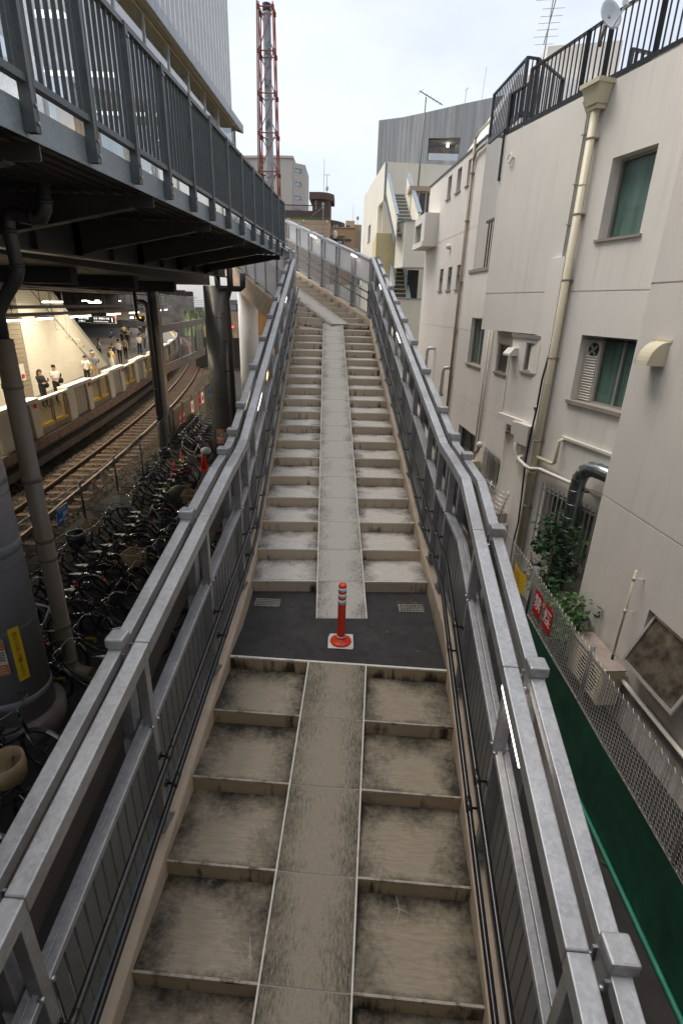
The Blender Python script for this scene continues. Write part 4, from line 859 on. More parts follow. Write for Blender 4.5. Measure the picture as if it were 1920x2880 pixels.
for k in range(17): q = MB(); zz = 4.30+k*.045; q.obox(MW.p(.925, zz, -.155), MW.t*.28, MW.n*.025-Vector((0, 0, .02)), (0, 0, .008)); part('louvre_slat', q, 'pale_plastic', fan)
# barred ground-floor window
wb = window(mh, MW, -.3, 1.38, 1.35, 2.52, .18, (.3, .62), 'curtain_pale')
q0 = thing('window_bars', 'grey upright security bars over the ground floor window behind the shrub', 'window bars', tuple(MW.p(.66, .6, .1)))
for k in range(15): q = MB(); u = -.33+k*.122; MW.box(q, u, u+.026, 1.28, 2.64, .10, .115); part('bar', q, 'alu_frame', q0)
for zz in (1.42, 1.95, 2.50): q = MB(); MW.box(q, -.36, 1.44, zz, zz+.03, .085, .099); part('cross_bar', q, 'alu_frame', q0)
# bay box
bay = MB(); hb = [(2.30, 2.77, 4.57, 5.12, .07)]
BW = Pl(tuple(MW.p(0, 0, .0))[:2], -16.4)
wall_mb(BW, 2.05, 3.25, 3.62, 5.2, hb, bay); bay.poly([BW.p(3.27, 3.62), BW.p(3.27, 5.13), BW.p(3.27, 5.13, -.9), BW.p(3.27, 3.62, -.9)]); bay.poly([BW.p(1.96, 3.62), BW.p(3.27, 3.62), BW.p(3.27, 3.62, -.9), BW.p(1.96, 3.62, -.9)]); part('bay', bay, 'white_wall', mh)
q = MB(); BW.box(q, 1.93, 3.33, 3.45, 3.62, -.9, .06); part('bay_ledge', q, 'white_wall', mh); q = MB(); BW.box(q, 2.03, 3.27, 5.20, 5.27, -.5, .03, 0); part('bay_flashing', q, 'alu_frame', mh); 
window(mh, BW, 2.30, 2.77, 4.57, 5.12, .07, (), 'screen_brown', gl='screen_pane')
q = MB(); BW.box(q, 2.12, 2.27, 4.58, 5.14, .001, .012); lv = part('louvre_panel', q, 'interior_dark', mh)
for k in range(11): q = MB(); zz = 4.59+k*.05; q.obox(BW.p(2.12, zz, .014), BW.t*.15, BW.n*.03-Vector((0, 0, .018)), (0, 0, .03)); part('louvre_slat', q, 'cream_plastic', lv)
q = MB(); q.prism([BW.p(3.0, 4.9, .001), BW.p(3.0, 4.99, .001), BW.p(3.0, 4.99, .1), BW.p(3.0, 4.88, .2), BW.p(3.0, 4.84, .2), BW.p(3.0, 4.84, .001)], BW.t*.24); part('cowl', q, 'pale_plastic', mh)
q = MB(); BW.box(q, 1.98, 2.42, 3.20, 3.60, .03, .20); BW.box(q, 2.46, 2.68, 3.30, 3.56, .03, .12); part('meter_box', q, 'pale_plastic', mh)
UW = Pl(tuple(MW.p(0, 0, -.12))[:2], -16.4); hb2 = [(2.22, 2.66, 1.98, 2.56, .12)]
b = wall_mb(UW, 1.92, 3.2, -.1, 3.5, hb2); b.poly([UW.p(3.2, -.1), UW.p(3.2, 3.5), UW.p(3.2, 3.5, -.8), UW.p(3.2, -.1, -.8)]); part('lower_wall', b, 'cream_wall', mh)
window(mh, UW, 2.22, 2.66, 1.98, 2.56, .12, (), 'interior_dark', sill=False)
q0 = thing('window_bars', 'narrow barred window grille below the projecting bay box', 'window bars', tuple(UW.p(2.55, 1.4, .05)))
for k in range(7): q = MB(); u = 2.16+k*.09; UW.box(q, u, u+.025, 1.90, 2.64, .04, .055); part('bar', q, 'alu_frame', q0)
for zz in (2.0, 2.52): q = MB(); UW.box(q, 2.13, 2.74, zz, zz+.03, .025, .039); part('cross_bar', q, 'alu_frame', q0)
# drainpipe with hopper
t = thing('cream_drainpipe', 'cream drainpipe with a hopper head down the front of the white house', 'drainpipe', tuple(MW.p(1.77, 4, .1)))
q = MB(); q.tube([MW.p(1.77, 8.7, .1), MW.p(1.77, 0, .1)], .067, 16); part('pipe', q, 'cream_plastic', t)
hp = [MW.p(1.58, 8.93, .01), MW.p(1.96, 8.93, .01), MW.p(1.96, 8.93, .27), MW.p(1.58, 8.93, .27)]; lo_ = [MW.p(1.64, 8.70, .01), MW.p(1.90, 8.70, .01), MW.p(1.90, 8.70, .21), MW.p(1.64, 8.70, .21)]
q = MB(); i = 0; q.v = [tuple(p) for p in lo_+hp]
for f_ in ((0, 3, 2, 1), (4, 5, 6, 7), (0, 1, 5, 4), (1, 2, 6, 5), (2, 3, 7, 6), (3, 0, 4, 7)): q.face(f_)
MW.box(q, 1.55, 1.99, 8.93, 8.99, .004, .30); MW.box(q, 1.66, 1.88, 8.64, 8.70, .01, .18); part('hopper', q, 'cream_plastic', t)
for zz in (8.25, 7.2, 6.2, 4.9, 3.35, 2.0, .9): q = MB(); q.lathe([(.069, 0), (.073, .004), (.073, .03), (.069, .034)], tuple(MW.p(1.77, zz, .1)), 14); MW.box(q, 1.69, 1.85, zz, zz+.03, 0.0, .04); part('clip', q, 'sill_brown', t)
for zz in (7.62, 4.45, 2.72): q = MB(); q.lathe([(.068, 0), (.0705, .004), (.0705, .02), (.068, .024)], tuple(MW.p(1.77, zz, .1)), 14); part('joint', q, 'cream_plastic', t)
q = MB(); q.tube([MW.p(1.70, 3.06, .1), MW.p(1.24, 3.06, .1), MW.p(1.18, 3.10, .1), MW.p(1.18, 3.5, .1), MW.p(1.15, 3.55, .02)], .035, 8); part('branch', q, 'cream_plastic', t)
t = thing('waste_pipe', 'white pipe bending across the drainpipe and sloping along the wall to the duct', 'pipe', tuple(MW.p(1.5, 2.4, .1))); q = MB(); q.tube([MW.p(2.1, 2.95, .0), MW.p(2.15, 2.93, .2), MW.p(2.08, 2.90, .23), MW.p(1.85, 2.84, .23), MW.p(1.7, 2.83, .23), MW.p(1.55, 2.86, .12), MW.p(-.5, 2.88, .08)], .036, 10); part('pipe', q, 'pale_plastic', t)
t = thing('cable_trunk', 'white cable trunking on the wall of the white house under the window with the fan', 'trunking', tuple(MW.p(.5, 3.3, .02))); q = MB(); MW.box(q, -.4, 1.21, 3.55, 3.595, 0.0, .045); part('cover', q, 'pale_plastic', t)
t = thing('wall_cables', 'pair of thin grey cables clipped down the white house beside the drainpipe', 'cable', tuple(MW.p(2.1, 7, .02)))
for e in (0, .05): q = MB(); q.tube([MW.p(1.75-e, 9.05, .12), MW.p(2.05+e, 8.95, .08), MW.p(2.12+e, 8.85, .05), MW.p(2.0+e, 8.66, .03), MW.p(2.02+e, 8.5, .016), MW.p(2.05+e, 5.4, .016), MW.p(2.05+e, 5.2, .06)], .012, 6); part('cable', q, 'alu_frame', t)
for zz in (8.4, 7.7, 7.1, 6.4, 5.8): q = MB(); MW.box(q, 2.0, 2.12, zz, zz+.02, .002, .034); part('clip', q, 'alu_frame', t)
t = thing('black_cable', 'black cable hanging down beside the cream drainpipe', 'cable', tuple(MW.p(1.9, 3, .1))); q = MB(); q.tube([MW.p(1.84, 4.95, .14), MW.p(1.88, 4.5, .16), MW.p(1.90, 4.0, .15), MW.p(1.96, 3.4, .15), MW.p(1.99, 2.9, .14), MW.p(1.90, 2.2, .16), MW.p(1.86, 1.6, .16), MW.p(1.93, 1.1, .15), MW.p(1.90, .4, .15)], .019, 8); part('cable', q, 'black_metal', t)
q = MB(); MW.box(q, 1.93, 2.0, 3.2, 5.0, .02, .05); part('conduit', q, 'sill_brown', t)
t = thing('white_pipes', 'two white upright pipes beside the foot of the cream drainpipe', 'pipe', tuple(UW.p(2.05, 1, .1)))
for u, r_ in ((2.02, .035), (2.14, .024)): q = MB(); q.tube([UW.p(u, 2.5, .08), UW.p(u, 0, .08)], r_, 8); part('pipe', q, 'pale_plastic', t)
t = thing('loop_cables', 'white cables looping under the meter box', 'cable', tuple(BW.p(2.2, 3.1, .1)))
for k in range(3): q = MB(); q.tube([BW.p(2.5-.05*k, 3.2, .1), BW.p(2.47-.05*k, 3.0-.05*k, .13), BW.p(2.3, 2.9-.07*k, .14), BW.p(2.12, 3.0, .12), BW.p(2.05, 3.3, .08)], .012, 6); part('cable', q, 'pale_plastic', t)
t = thing('wall_ring', 'small pale ring bracket high on the far edge of the white house', 'ring bracket', tuple(MW.p(4.2, 8.5, .05))); q = MB(); q.tube([MW.p(4.2, 8.52, .05)+(MW.t*cos(a)+Vector((0, 0, sin(a))))*.075 for a in [k*pi/6 for k in range(12)]], .014, 6, closed=True); q.cyl(MW.p(4.13, 8.52, 0), MW.p(4.13, 8.52, .06), .02, 6); part('ring', q, 'pale_plastic', t)
for k, (pl, u, zz, lb) in enumerate(((BW, 2.02, 3.95, 'small chrome vent ball beside the bay box'), (UW, 3.02, 3.25, 'small metal vent ball under the left end of the bay box'), (UW, 2.5, 3.2, 'small metal vent ball under the meter box'))):
    q = MB(); q.sphere(pl.p(u, zz, .06), .065, 12); solo('vent_ball', q, 'steel_bolt', lb, 'vent', tuple(pl.p(u, zz)))
# steel duct
t = thing('steel_duct', 'bent galvanised spiral duct rising behind the shrub into the near wall corner', 'duct', tuple(MW.p(.4, 1.5, .25)))
pts = [MW.p(.34, .2, .24), MW.p(.34, 2.90, .24), MW.p(.32, 3.08, .24), MW.p(.24, 3.22, .24), MW.p(.10, 3.30, .24), MW.p(-.06, 3.32, .24), MW.p(-.6, 3.32, .24)]
q = MB(); q.tube(pts, .125, 20); part('pipe', q, 'duct_steel', t)
for zz in (2.85, 2.6, 2.35, 2.1, 1.8, 1.55, 1.3, 1.05, .8): q = MB(); q.lathe([(.126, 0), (.130, .003), (.130, .012), (.126, .015)], tuple(MW.p(.34, zz, .24)), 20); part('seam', q, 'duct_steel', t)
for k in (2, 3, 4, 5): d = (pts[k+1]-pts[k-1]).normalized(); q = MB(); q.cyl(pts[k]-d*.006, pts[k]+d*.006, .131, 20); part('seam', q, 'duct_steel', t)
q = MB(); MW.box(q, -.1, .2, 2.86, 2.89, .02, .05); MW.box(q, .16, .2, 2.86, 2.89, .02, .2); part('bracket', q, 'alu_dark', t)
# terrace railing
def rail_run(name, label, pts, h, sp=.115, skip_posts=False, post_every=1):
    t = thing(name, label, 'railing', tuple(pts[0]))
    for k, (a, c) in enumerate(zip(pts[:-1], pts[1:])):
        a, c = Vector(a), Vector(c); L_ = (c-a).length; d = (c-a)/L_; s_ = Vector((d.y, -d.x, 0)).normalized(); Z = Vector((0, 0, 1))
        q = MB(); q.obox(a-s_*.025+Z*(h-.03), s_*.05, c-a, Z*.035); part('top_rail', q, 'black_metal', t); q = MB(); q.obox(a-s_*.03-Z*.02, s_*.06, c-a, Z*.09); part('bottom_rail', q, 'black_metal', t)
        n = max(1, int(L_/sp))
        for j in range(1, n): q = MB(); p = a+d*(L_*j/n); q.obox(p-s_*.009-d*.009+Z*.07, s_*.018, d*.018, Z*(h-.10)); part('baluster', q, 'black_metal', t)
        for p in (a, c): q = MB(); q.obox(p-s_*.028-d*.028, s_*.056, d*.056, Z*h); part('post', q, 'black_metal', t)
    return t
rail_run('terrace_railing', 'black barred roof terrace railing along the top of the white house', [MW.p(-1.2, 9.0, -.03), MW.p(.9, 9.0, -.03), MW.p(1.9, 9.0, -.03), MW.p(2.42, 9.0, -.03), MW.p(3.93, 9.0, -.03)], .88)
rail_run('terrace_railing', 'lower black railing section at the far end of the white house terrace', [MW.p(3.97, 9.0, -.03), MW.p(4.55, 9.0, -.03)], .68)
t = rail_run('terrace_railing', 'black railing turning back behind the terrace of the white house', [(3.12, 14.1, 9.25), (3.26, 12.25, 9.25), (3.48, 12.3, 9.25), (4.3, 13.2, 9.25)], .92, .10)
rail_run('terrace_railing', 'black railing across the back of the terrace behind the satellite dish', [(4.2, 9.9, 9.0), (6.2, 10.6, 9.0)], .45)
q = MB(); q.obox(MW.p(4.56, 8.25, .01), MW.n*.03, MW.t*.03, (0, 0, .85)); q.obox(MW.p(4.55, 8.2, -.3), MW.t*.04, MW.n*.34, (0, 0, .06)); solo('rail_foot', q, 'black_metal', 'black flat bar hanging down the far corner of the white house', 'bracket', tuple(MW.p(4.56, 8.25)))
# satellite dish and antenna
ds = thing('satellite_dish', 'grey satellite dish on the terrace railing of the white house', 'satellite dish', (3.66, 9.52, 9.6))
cd_ = Vector((3.62, 9.45, 9.66)); dd = Vector((.25, -.9, .38)).normalized(); e1 = dd.cross(Vector((0, 0, 1))).normalized(); e2 = e1.cross(dd); q = MB(); i0 = 0
for k in range(6):
    r_ = .185*k/5
    for j in range(20): a = 2*pi*j/20; q.v.append(tuple(cd_+e1*r_*.92*cos(a)+e2*r_*1.12*sin(a)-dd*(.05*(1-(k/5)**2))))
for k in range(5):
    for j in range(20): q.face((k*20+j, k*20+(j+1) % 20, (k+1)*20+(j+1) % 20, (k+1)*20+j), 0, True)
o = part('reflector', q, 'dish_grey', ds) if mat('dish_grey', (.50, .53, .55), .4, var=.04) else None
m_ = o.modifiers.new('s', 'SOLIDIFY'); m_.thickness = .012
q = MB(); q.tube([cd_-e2*.2, cd_-e2*.2+dd*.02, cd_+dd*.24-e2*.12], .011, 6); q.obox(cd_+dd*.22-e2*.13-e1*.03, e1*.06, dd*.05, e2*.08); part('feed_arm', q, 'dish_grey', ds)
q = MB(); q.tube([cd_-dd*.05, cd_-dd*.12-e2*.1, (3.60, 9.62, 9.45)], .02, 6); q.cyl((3.6, 9.62, 9.35), (3.6, 9.62, 9.6), .02, 6); part('mount', q, 'alu_dark', ds)
def yagi(name, label, base, top, boom_a, boom_b, els, thick=.012):
    t = thing(name, label, 'antenna', tuple(base)); q = MB(); q.tube([base, top], thick, 6); part('mast', q, 'alu_dark', t); a, b_ = Vector(boom_a), Vector(boom_b); q = MB(); q.tube([a, b_], thick*.8, 5); part('boom', q, 'alu_dark', t)
    d = (b_-a).normalized(); e = Vector((d.y, -d.x, 0)).normalized()
    for f_, l_ in els: c_ = a.lerp(b_, f_); q = MB(); q.tube([c_-e*l_, c_+e*l_], thick*.4, 4); part('element', q, 'alu_frame', t)
    return t
yagi('tv_antenna', 'fishbone television antenna on a mast above the white house terrace', (4.02, 14, 9.4), (4.10, 14, 11.9), (3.95, 13.2, 11.62), (4.2, 14.6, 11.25), [(.0, .25), (.14, .38), (.2, .38), (.35, .22), (.48, .22), (.6, .22), (.72, .22), (.85, .26), (1, .2)])
q = MB(); q.prism([(4.6, 15.6, 9), (6.2, 15.2, 9), (6.2, 17, 9), (4.6, 17.4, 9)], (0, 0, 2.6)); solo('roof_hut', q, 'white_wall', 'white roof hut behind the terrace railings', 'roof hut', (5, 16, 9))
# middle house
lh = thing('middle_house', 'white house with a mansard roof and two rows of three narrow windows', 'house', (3.5, 12.5, 0))
up_ = [(LW.u(18.02), LW.u(18.46)), (LW.u(17.02), LW.u(17.45)), (LW.u(16.06), LW.u(16.45))]; lw_ = [(LW.u(18.02), LW.u(18.44)), (LW.u(17.03), LW.u(17.45)), (LW.u(16.1), LW.u(16.5))]
hl = [(a, c, 8.84, 9.44, .16) for a, c in up_]+[(a, c, 6.24, 6.88, .16) for a, c in lw_]+[(1.02, 2.12, 4.34, 5.50, .14), (LW.u(12.45)-.02, LW.u(12.45)+.0, 4, 4.001, .01)][:1]+[(LW.u(13.1), LW.u(14.67), 1.95, 2.63, .16), (2.2, 8.36, 5.16, 5.18, .015), (2.52, 8.36, 7.70, 7.715, .012), (-.9, 2.4, 3.38, 3.40, .015)]
b = wall_mb(LW, 2.52, 8.36, 6.6, 9.6, [h for h in hl if h[2] > 6 and h[2] > 6.6]+[(a, c, 6.6, 6.88, .16) for a, c in lw_]); b.poly([LW.p(2.52, 6.6), LW.p(2.52, 9.6), LW.p(2.52, 9.6, -3), LW.p(2.52, 6.6, -3)]); b.poly([LW.p(8.36, 0), LW.p(8.36, 9.6), LW.p(8.36, 9.6, -6), LW.p(8.36, 0, -6)]); part('upper_wall', b, 'white_wall', lh)
b = wall_mb(LW, -2.6, 8.36, -.1, 6.6, [h for h in hl if h[2] < 6]+[(a, c, 6.24, 6.6, .16) for a, c in lw_]+[(-1.15, -.3, 1.78, 2.5, .14), (-.70, -.04, 4.37, 5.0, .1)]); b.poly([LW.p(-2.6, 6.6), LW.p(2.52, 6.6), LW.p(2.52, 6.6, -3), LW.p(-2.6, 6.6, -3)]); part('lower_wall', b, 'white_wall', lh)
q = MB(); LW.box(q, .3, 2.8, 6.6, 6.68, -.4, .03); part('balcony_coping', q, 'sill_brown', lh)
q = MB(); LW.box(q, 2.5, 8.4, 9.6, 9.66, -.02, .02); part('eave_trim', q, 'black_metal', lh)
b = MB(); r0_, r1_ = LW.p(2.5, 9.66, 0), LW.p(8.4, 9.66, 0); m0 = LW.p(2.5, 10.85, -.55); m1 = LW.p(8.3, 9.75, -.55); b.poly([r0_, m0, m1, r1_]); b.poly([r0_, LW.p(2.5, 9.66, -4), LW.p(2.5, 10.85, -4), m0]); b.poly([m0, LW.p(2.5, 10.85, -4), LW.p(8.3, 9.75, -4), m1]); b.poly([r1_, m1, LW.p(8.3, 9.75, -4), LW.p(8.4, 9.6, -4)]); part('mansard_roof', b, 'white_roof', lh)
for (a, c), z0, z1 in [(x, 8.84, 9.44) for x in up_]+[(x, 6.24, 6.88) for x in lw_]: window(lh, LW, a, c, z0, z1, .16, (), 'curtain_green', 'alu_dark')
window(lh, LW, 1.02, 2.12, 4.34, 5.50, .14, (.45,), 'curtain_pale'); window(lh, LW, LW.u(13.1), LW.u(14.67), 1.95, 2.63, .16, (.5,), 'interior_dark', 'alu_dark'); window(lh, LW, -.70, -.04, 4.37, 5.0, .1, (), 'screen_brown', gl='screen_pane'); window(lh, LW, -1.15, -.3, 1.78, 2.5, .14, (.5,), 'interior_dark', sill=False)
q0 = thing('window_bars', 'barred grille low on the middle house left of the bay box', 'window bars', tuple(LW.p(-.7, 1.8, .06)))
for k in range(9): q = MB(); u = -1.2+k*.12; LW.box(q, u, u+.026, 1.66, 2.6, .05, .065); part('bar', q, 'alu_frame', q0)
for zz in (1.8, 2.45): q = MB(); LW.box(q, -1.23, -.18, zz, zz+.03, .035, .049); part('cross_bar', q, 'alu_frame', q0)
q0 = thing('balcony_bars', 'black upright bars of the balcony opening in the middle house', 'railing', tuple(LW.p(1.8, 6.7, -.2)))
for k in range(9): q = MB(); u = .5+k*.18; q.obox(LW.p(u, 6.68, -.12), LW.t*.03, LW.n*.03, (0, 0, 1.05)); part('bar', q, 'black_metal', q0)
q = MB(); LW.box(q, .4, 2.1, 7.70, 7.76, -.13, -.07); part('top_rail', q, 'black_metal', q0)
# bay window of the middle house
q = MB(); LW.box(q, LW.u(19.2), LW.u(20.8), 7.62, 7.78, 0.002, .5); LW.box(q, LW.u(19.2), LW.u(20.8), 8.36, 8.6, 0.002, .46); LW.box(q, LW.u(19.2), LW.u(19.7), 7.78, 8.36, 0.002, .46); LW.box(q, LW.u(20.7), LW.u(20.8), 7.78, 8.36, .002, .46); bw_ = part('bay_window', q, 'white_wall', lh)
q = MB(); LW.box(q, LW.u(19.7), LW.u(20.7), 7.78, 8.36, .36, .37); part('pane', q, 'window_glass', bw_); q = MB(); LW.box(q, LW.u(19.7), LW.u(20.7), 7.78, 8.36, .1, .11); part('curtain', q, 'curtain_pale', bw_); q = MB(); LW.box(q, LW.u(19.72), LW.u(19.78), 7.78, 8.36, .37, .40); LW.box(q, LW.u(19.7), LW.u(20.7), 8.30, 8.36, .37, .40); part('frame', q, 'alu_dark', bw_)
t = thing('brown_drainpipe', 'thin bronze drainpipe down the middle house right of the window rows', 'drainpipe', tuple(LW.p(3.35, 6, .06))); q = MB(); q.tube([LW.p(3.35, 9.75, .06), LW.p(3.35, .4, .06)], .042, 10); part('pipe', q, 'pipe_brown', t)
q = MB(); q.tube([LW.p(3.35, 9.3, .06), LW.p(3.1, 9.45, .06), LW.p(2.4, 9.45, .06)], .035, 8); part('branch', q, 'alu_frame', t); q = MB(); q.tube([LW.p(3.35, 9.75, .06), LW.p(3.2, 9.9, .0), LW.p(2.4, 10.9, -1.0)], .035, 8); part('roof_pipe', q, 'cream_plastic', t)
for zz in (9.0, 7.9, 6.4, 5.1, 3.8): q = MB(); LW.box(q, 3.29, 3.41, zz, zz+.03, .0, .105); part('clip', q, 'sill_brown', t)
for k, (u, zz, lb) in enumerate(((LW.u(18.2), 4.45, 'farther of two bent white vent pipes low on the middle house'), (LW.u(16.0), 4.05, 'nearer of two bent white vent pipes low on the middle house'))):
    t = thing('vent_pipe', lb, 'pipe', tuple(LW.p(u, zz, .1))); q = MB(); q.tube([LW.p(u, zz, 0), LW.p(u, zz, .16), LW.p(u+.03, zz-.02, .22), LW.p(u+.05, zz-.1, .24), LW.p(u+.06, zz-.75, .24), LW.p(u+.05, zz-.85, .2)], .055, 10); part('pipe', q, 'vent_white', t) if mat('vent_white', (.62, .62, .60), .35, .2) else None
t = thing('wall_vent', 'small white cowl vent on the middle house above the lower window row', 'vent', tuple(LW.p(5.0, 7.45, .05))); q = MB(); q.sphere(LW.p(5.0, 7.45, .05), .08, 10); part('cowl', q, 'pale_plastic', t)
t = thing('white_pipes', 'two white pipes running down the middle house behind the overhang', 'pipe', tuple(LW.p(.45, 4, .05)))
for u, zz in ((.35, 5.2), (.55, 5.2)): q = MB(); q.tube([LW.p(u, 5.5, .04), LW.p(u, 2.2, .04)], .022, 6); part('pipe', q, 'pale_plastic', t)
wh = thing('water_heater', 'cream wall mounted water heater with a curved flue below the pale pipes', 'water heater', tuple(LW.p(.25, 1.9, .15))); q = MB(); LW.box(q, .02, .42, 1.45, 2.15, .03, .26); part('body', q, 'cream_plastic', wh, bevel=.012); q = MB(); q.tube([LW.p(.22, 2.15, .15), LW.p(.22, 2.28, .15), LW.p(.15, 2.36, .15), LW.p(.02, 2.4, .15), LW.p(-.06, 2.5, .15)], .035, 8); part('flue', q, 'sill_brown', wh); q = MB(); q.sphere(LW.p(-.06, 2.6, .14), .085, 12); part('cowl', q, 'pale_plastic', wh)
q = MB(); LW.box(q, .12, .3, 1.6, 1.66, .261, .264); part('plate', q, 'white_print', wh)
# alley clutter
def aircon(label, pl, u, z, w=.80, h=.56, d=.3, off=.08):
    t = thing('air_conditioner', label, 'air conditioner', tuple(pl.p(u, z, off))); q = MB(); pl.box(q, u, u+w, z, z+h, off, off+d); part('case', q, 'cream_plastic', t, bevel=.012); q = MB(); pl.box(q, u-.015, u+w+.015, z+h+.001, z+h+.022, off-.015, off+d+.02); part('lid', q, 'ac_lid', t, bevel=.006)
    c_ = pl.p(u+w*.4, z+h*.48, off+d+.006); q = MB(); q.cyl(c_-pl.n*.004, c_, h*.42, 20); part('fan_well', q, 'interior_dark', t)
    for k in range(9): q = MB(); pl.box(q, u+.06, u+w*.76, z+.06+k*h*.098, z+.07+k*h*.098, off+d+.008, off+d+.016); part('grille_bar', q, 'cream_plastic', t)
    for e in (.08, w-.16): q = MB(); pl.box(q, u+e, u+e+.08, z-.10 if z > .2 else 0, z, off+.02, off+d-.02); part('foot', q, 'alu_dark', t)
    return t
mat('ac_lid', (.33, .27, .22), .7, var=.3, sc=5)
aircon('cream air conditioner with a brown stained lid behind the chain link fence', NW, 1.05, .30, .92, .62, .32, .06)
aircon('cream air conditioner half hidden by the shrub at the near wall corner', MW, -.45, .35, .8, .55, .3, .06)
aircon('cream air conditioner beside the silver rack behind the stair railing', UW, 2.55, 1.0, .75, .5, .3, .1)
t = thing('silver_rack', 'silver tubular rack leaning against the wall beside the white pipes', 'rack', tuple(UW.p(2.7, 1.6, .2)))
for k in range(7): q = MB(); q.tube([UW.p(2.25, 1.52+k*.09, .45-.02*k), UW.p(3.05, 1.52+k*.09, .45-.02*k)], .013, 6); part('rung', q, 'steel_bolt', t)
for u in (2.3, 2.98): q = MB(); q.tube([UW.p(u, 1.4, .48), UW.p(u, 2.15, .31)], .015, 6); part('upright', q, 'steel_bolt', t)
# green screened wall and chain-link fence
mat('green_screen', (.006, .062, .034), .6, var=.35, sc=5, bump=.6, bsc=160, var2=((.003, .03, .018), 2.2, .5, .8)); mat('wire_zinc', (.32, .31, .29), .4, .6); mat('fence_grey', (.24, .23, .22), .5, .3); mat('alley_floor', (.018, .016, .014), .9, var=.4, bump=.6, bsc=90); mat('green_edge', (.02, .20, .13), .5, var=.3)
gw = thing('green_screen_wall', 'low wall wrapped in dark green netting under the chain link fence', 'wall', (3.12, 4, 0)); q = MB(); gg = random.Random(9); NY, NZ = 90, 9; i0 = 0
for i in range(NY+1):
    y = -4+13*i/NY
    for j in range(NZ+1): z = 1.06*j/NZ; q.v.append((3.105+.018*sin(y*5.1+1.7*sin(y*2.3)+z*1.5)*(1-abs(z/1.06-.5)*1.6)+gg.uniform(-.006, .006), y, z+(.012*sin(y*3.3) if j == NZ else 0)))
for i in range(NY):
    for j in range(NZ): a_ = i*(NZ+1)+j; q.face((a_, a_+1, a_+NZ+2, a_+NZ+1), 0, True)
part('netting', q, 'green_screen', gw); q = MB(); q.tube([(3.08, -4, .035), (3.075, 2, .03), (3.085, 5, .035), (3.08, 9, .03)], .028, 6); part('bottom_hem', q, 'green_edge', gw)
q = MB(); q.box(3.125, 3.15, -4, 9.0, 0, 1.04); part('backing', q, 'alley_floor', gw); q = MB(); q.tube([(3.105, -4+.5*k, 1.065+.006*sin(k*2.1)) for k in range(27)], .009, 5); part('top_hem', q, 'fence_grey', gw)
cf = thing('chain_link_fence', 'rusty chain link fence with round posts standing on the green netted wall', 'fence', (3.1, 5, 1.07)); X = 3.10
for y in (-1.2, 1.1, 3.16, 5.24, 7.25, 9.0): q = MB(); q.cyl((X+.03, y, 1.07), (X+.03, y, 1.93), .032 if y < 7 else .05, 10); part('post', q, 'fence_grey', cf)
z_w = .0027; q = MB(); k = 0; y = -1.2
while y < 9.0:
    pts = []; n = 31
    for j in range(n):
        zz = 1.085+j*.0265; s_ = 1 if (j+k) % 2 else -1
        pts.append((X+.006*s_, y+.026*s_, zz))
    q.tube(pts, z_w, 3, cap=False); y += .0525; k += 1
part('wire_mesh', q, 'wire_zinc', cf, kind='stuff')
for zz in (1.10, 1.82, 1.845): q = MB(); q.tube([(X, -1.2, zz), (X, 9.0, zz)], .003, 5); part('line_wire', q, 'wire_zinc', cf)
for k, (ch, yc, lb) in enumerate((('禁', 6.87, 'red no smoking sign farther along the chain link fence, its first character'), ('煙', 6.46, 'red no smoking sign nearer the camera on the chain link fence, its second character'))):
    s_ = thing('red_sign', lb, 'sign', (3.085, yc, 1.49)); q = MB(); q.box(3.082, 3.088, yc-.145, yc+.145, 1.285, 1.69); part('board', q, 'sign_red', s_); q = MB(); text_mb(ch, .27, (3.081, yc, 1.49), (0, -1, 0), (0, 0, 1), mb=q, bold=.012); part('lettering', q, 'white_print', s_)
s_ = thing('yellow_sign', 'curled yellow notice on the far end of the chain link fence', 'sign', (3.07, 7.75, 1.5)); q = MB()
for k in range(6): y0, y1 = 7.45+k*.1, 7.55+k*.1; d0, d1 = .05*sin(k*.55), .05*sin((k+1)*.55); q.poly([(3.075-d0, y0, 1.3), (3.075-d1, y1, 1.3), (3.075-d1, y1, 1.66), (3.075-d0, y0, 1.66)])
part('sheet', q, 'notice_yellow', s_); q = MB()
for k in range(4): q.box(3.018, 3.02, 7.6, 7.95, 1.36+k*.07, 1.375+k*.07)
part('text_lines', q, 'ink_red', s_, kind='stuff')
b = MB(); b.poly([(3.12, -6, .004), (4.6, -6, .004), (4.6, 12, .004), (3.12, 12, .004)]); struct('alley', b, 'alley_floor')
# ------------------------------------------------------------------ station building behind the walkway
mat('eave_metal', (.33, .34, .35), .4, .3); mat('soffit_tan', (.24, .19, .12), .6, var=.15); mat('louvre_metal', (.78, .79, .80), .45, .05, var=.06)
mat('mullion_light', (.50, .52, .54), .35, .4); mat('shop_white', (.75, .75, .73), .6); mat('shop_wood', (.42, .24, .10), .6, var=.3, sc=3, sc3=(4, 4, .5)); mat('shop_yellow', (.62, .48, .20), .6, var=.2); mat('shop_blue', (.25, .42, .52), .4, var=.3, sc=.5)
k = NB('perforated_sheet'); vo = k.n('ShaderNodeTexVoronoi'); vo.inputs['Scale'].default_value = 14; k.l(k.coord('Object', (1, 1, 1)), vo.inputs['Vector']); k.base(k.mix(k.ramp(vo.outputs['Distance'], .28, .34), (.34, .34, .33), (.62, .62, .61))); k.b.inputs['Roughness'].default_value = .5; MATS['perforated_sheet'] = k.m
sb_ = thing('station_building', 'modern glass fronted station building with a thin eave and white louvred upper storeys', 'building', (-5, 10, 7))
GX = lambda y: -5.0+.035*(y-5)
def gz(y): return 11.45+.012*(y-12)
YE = 22.7
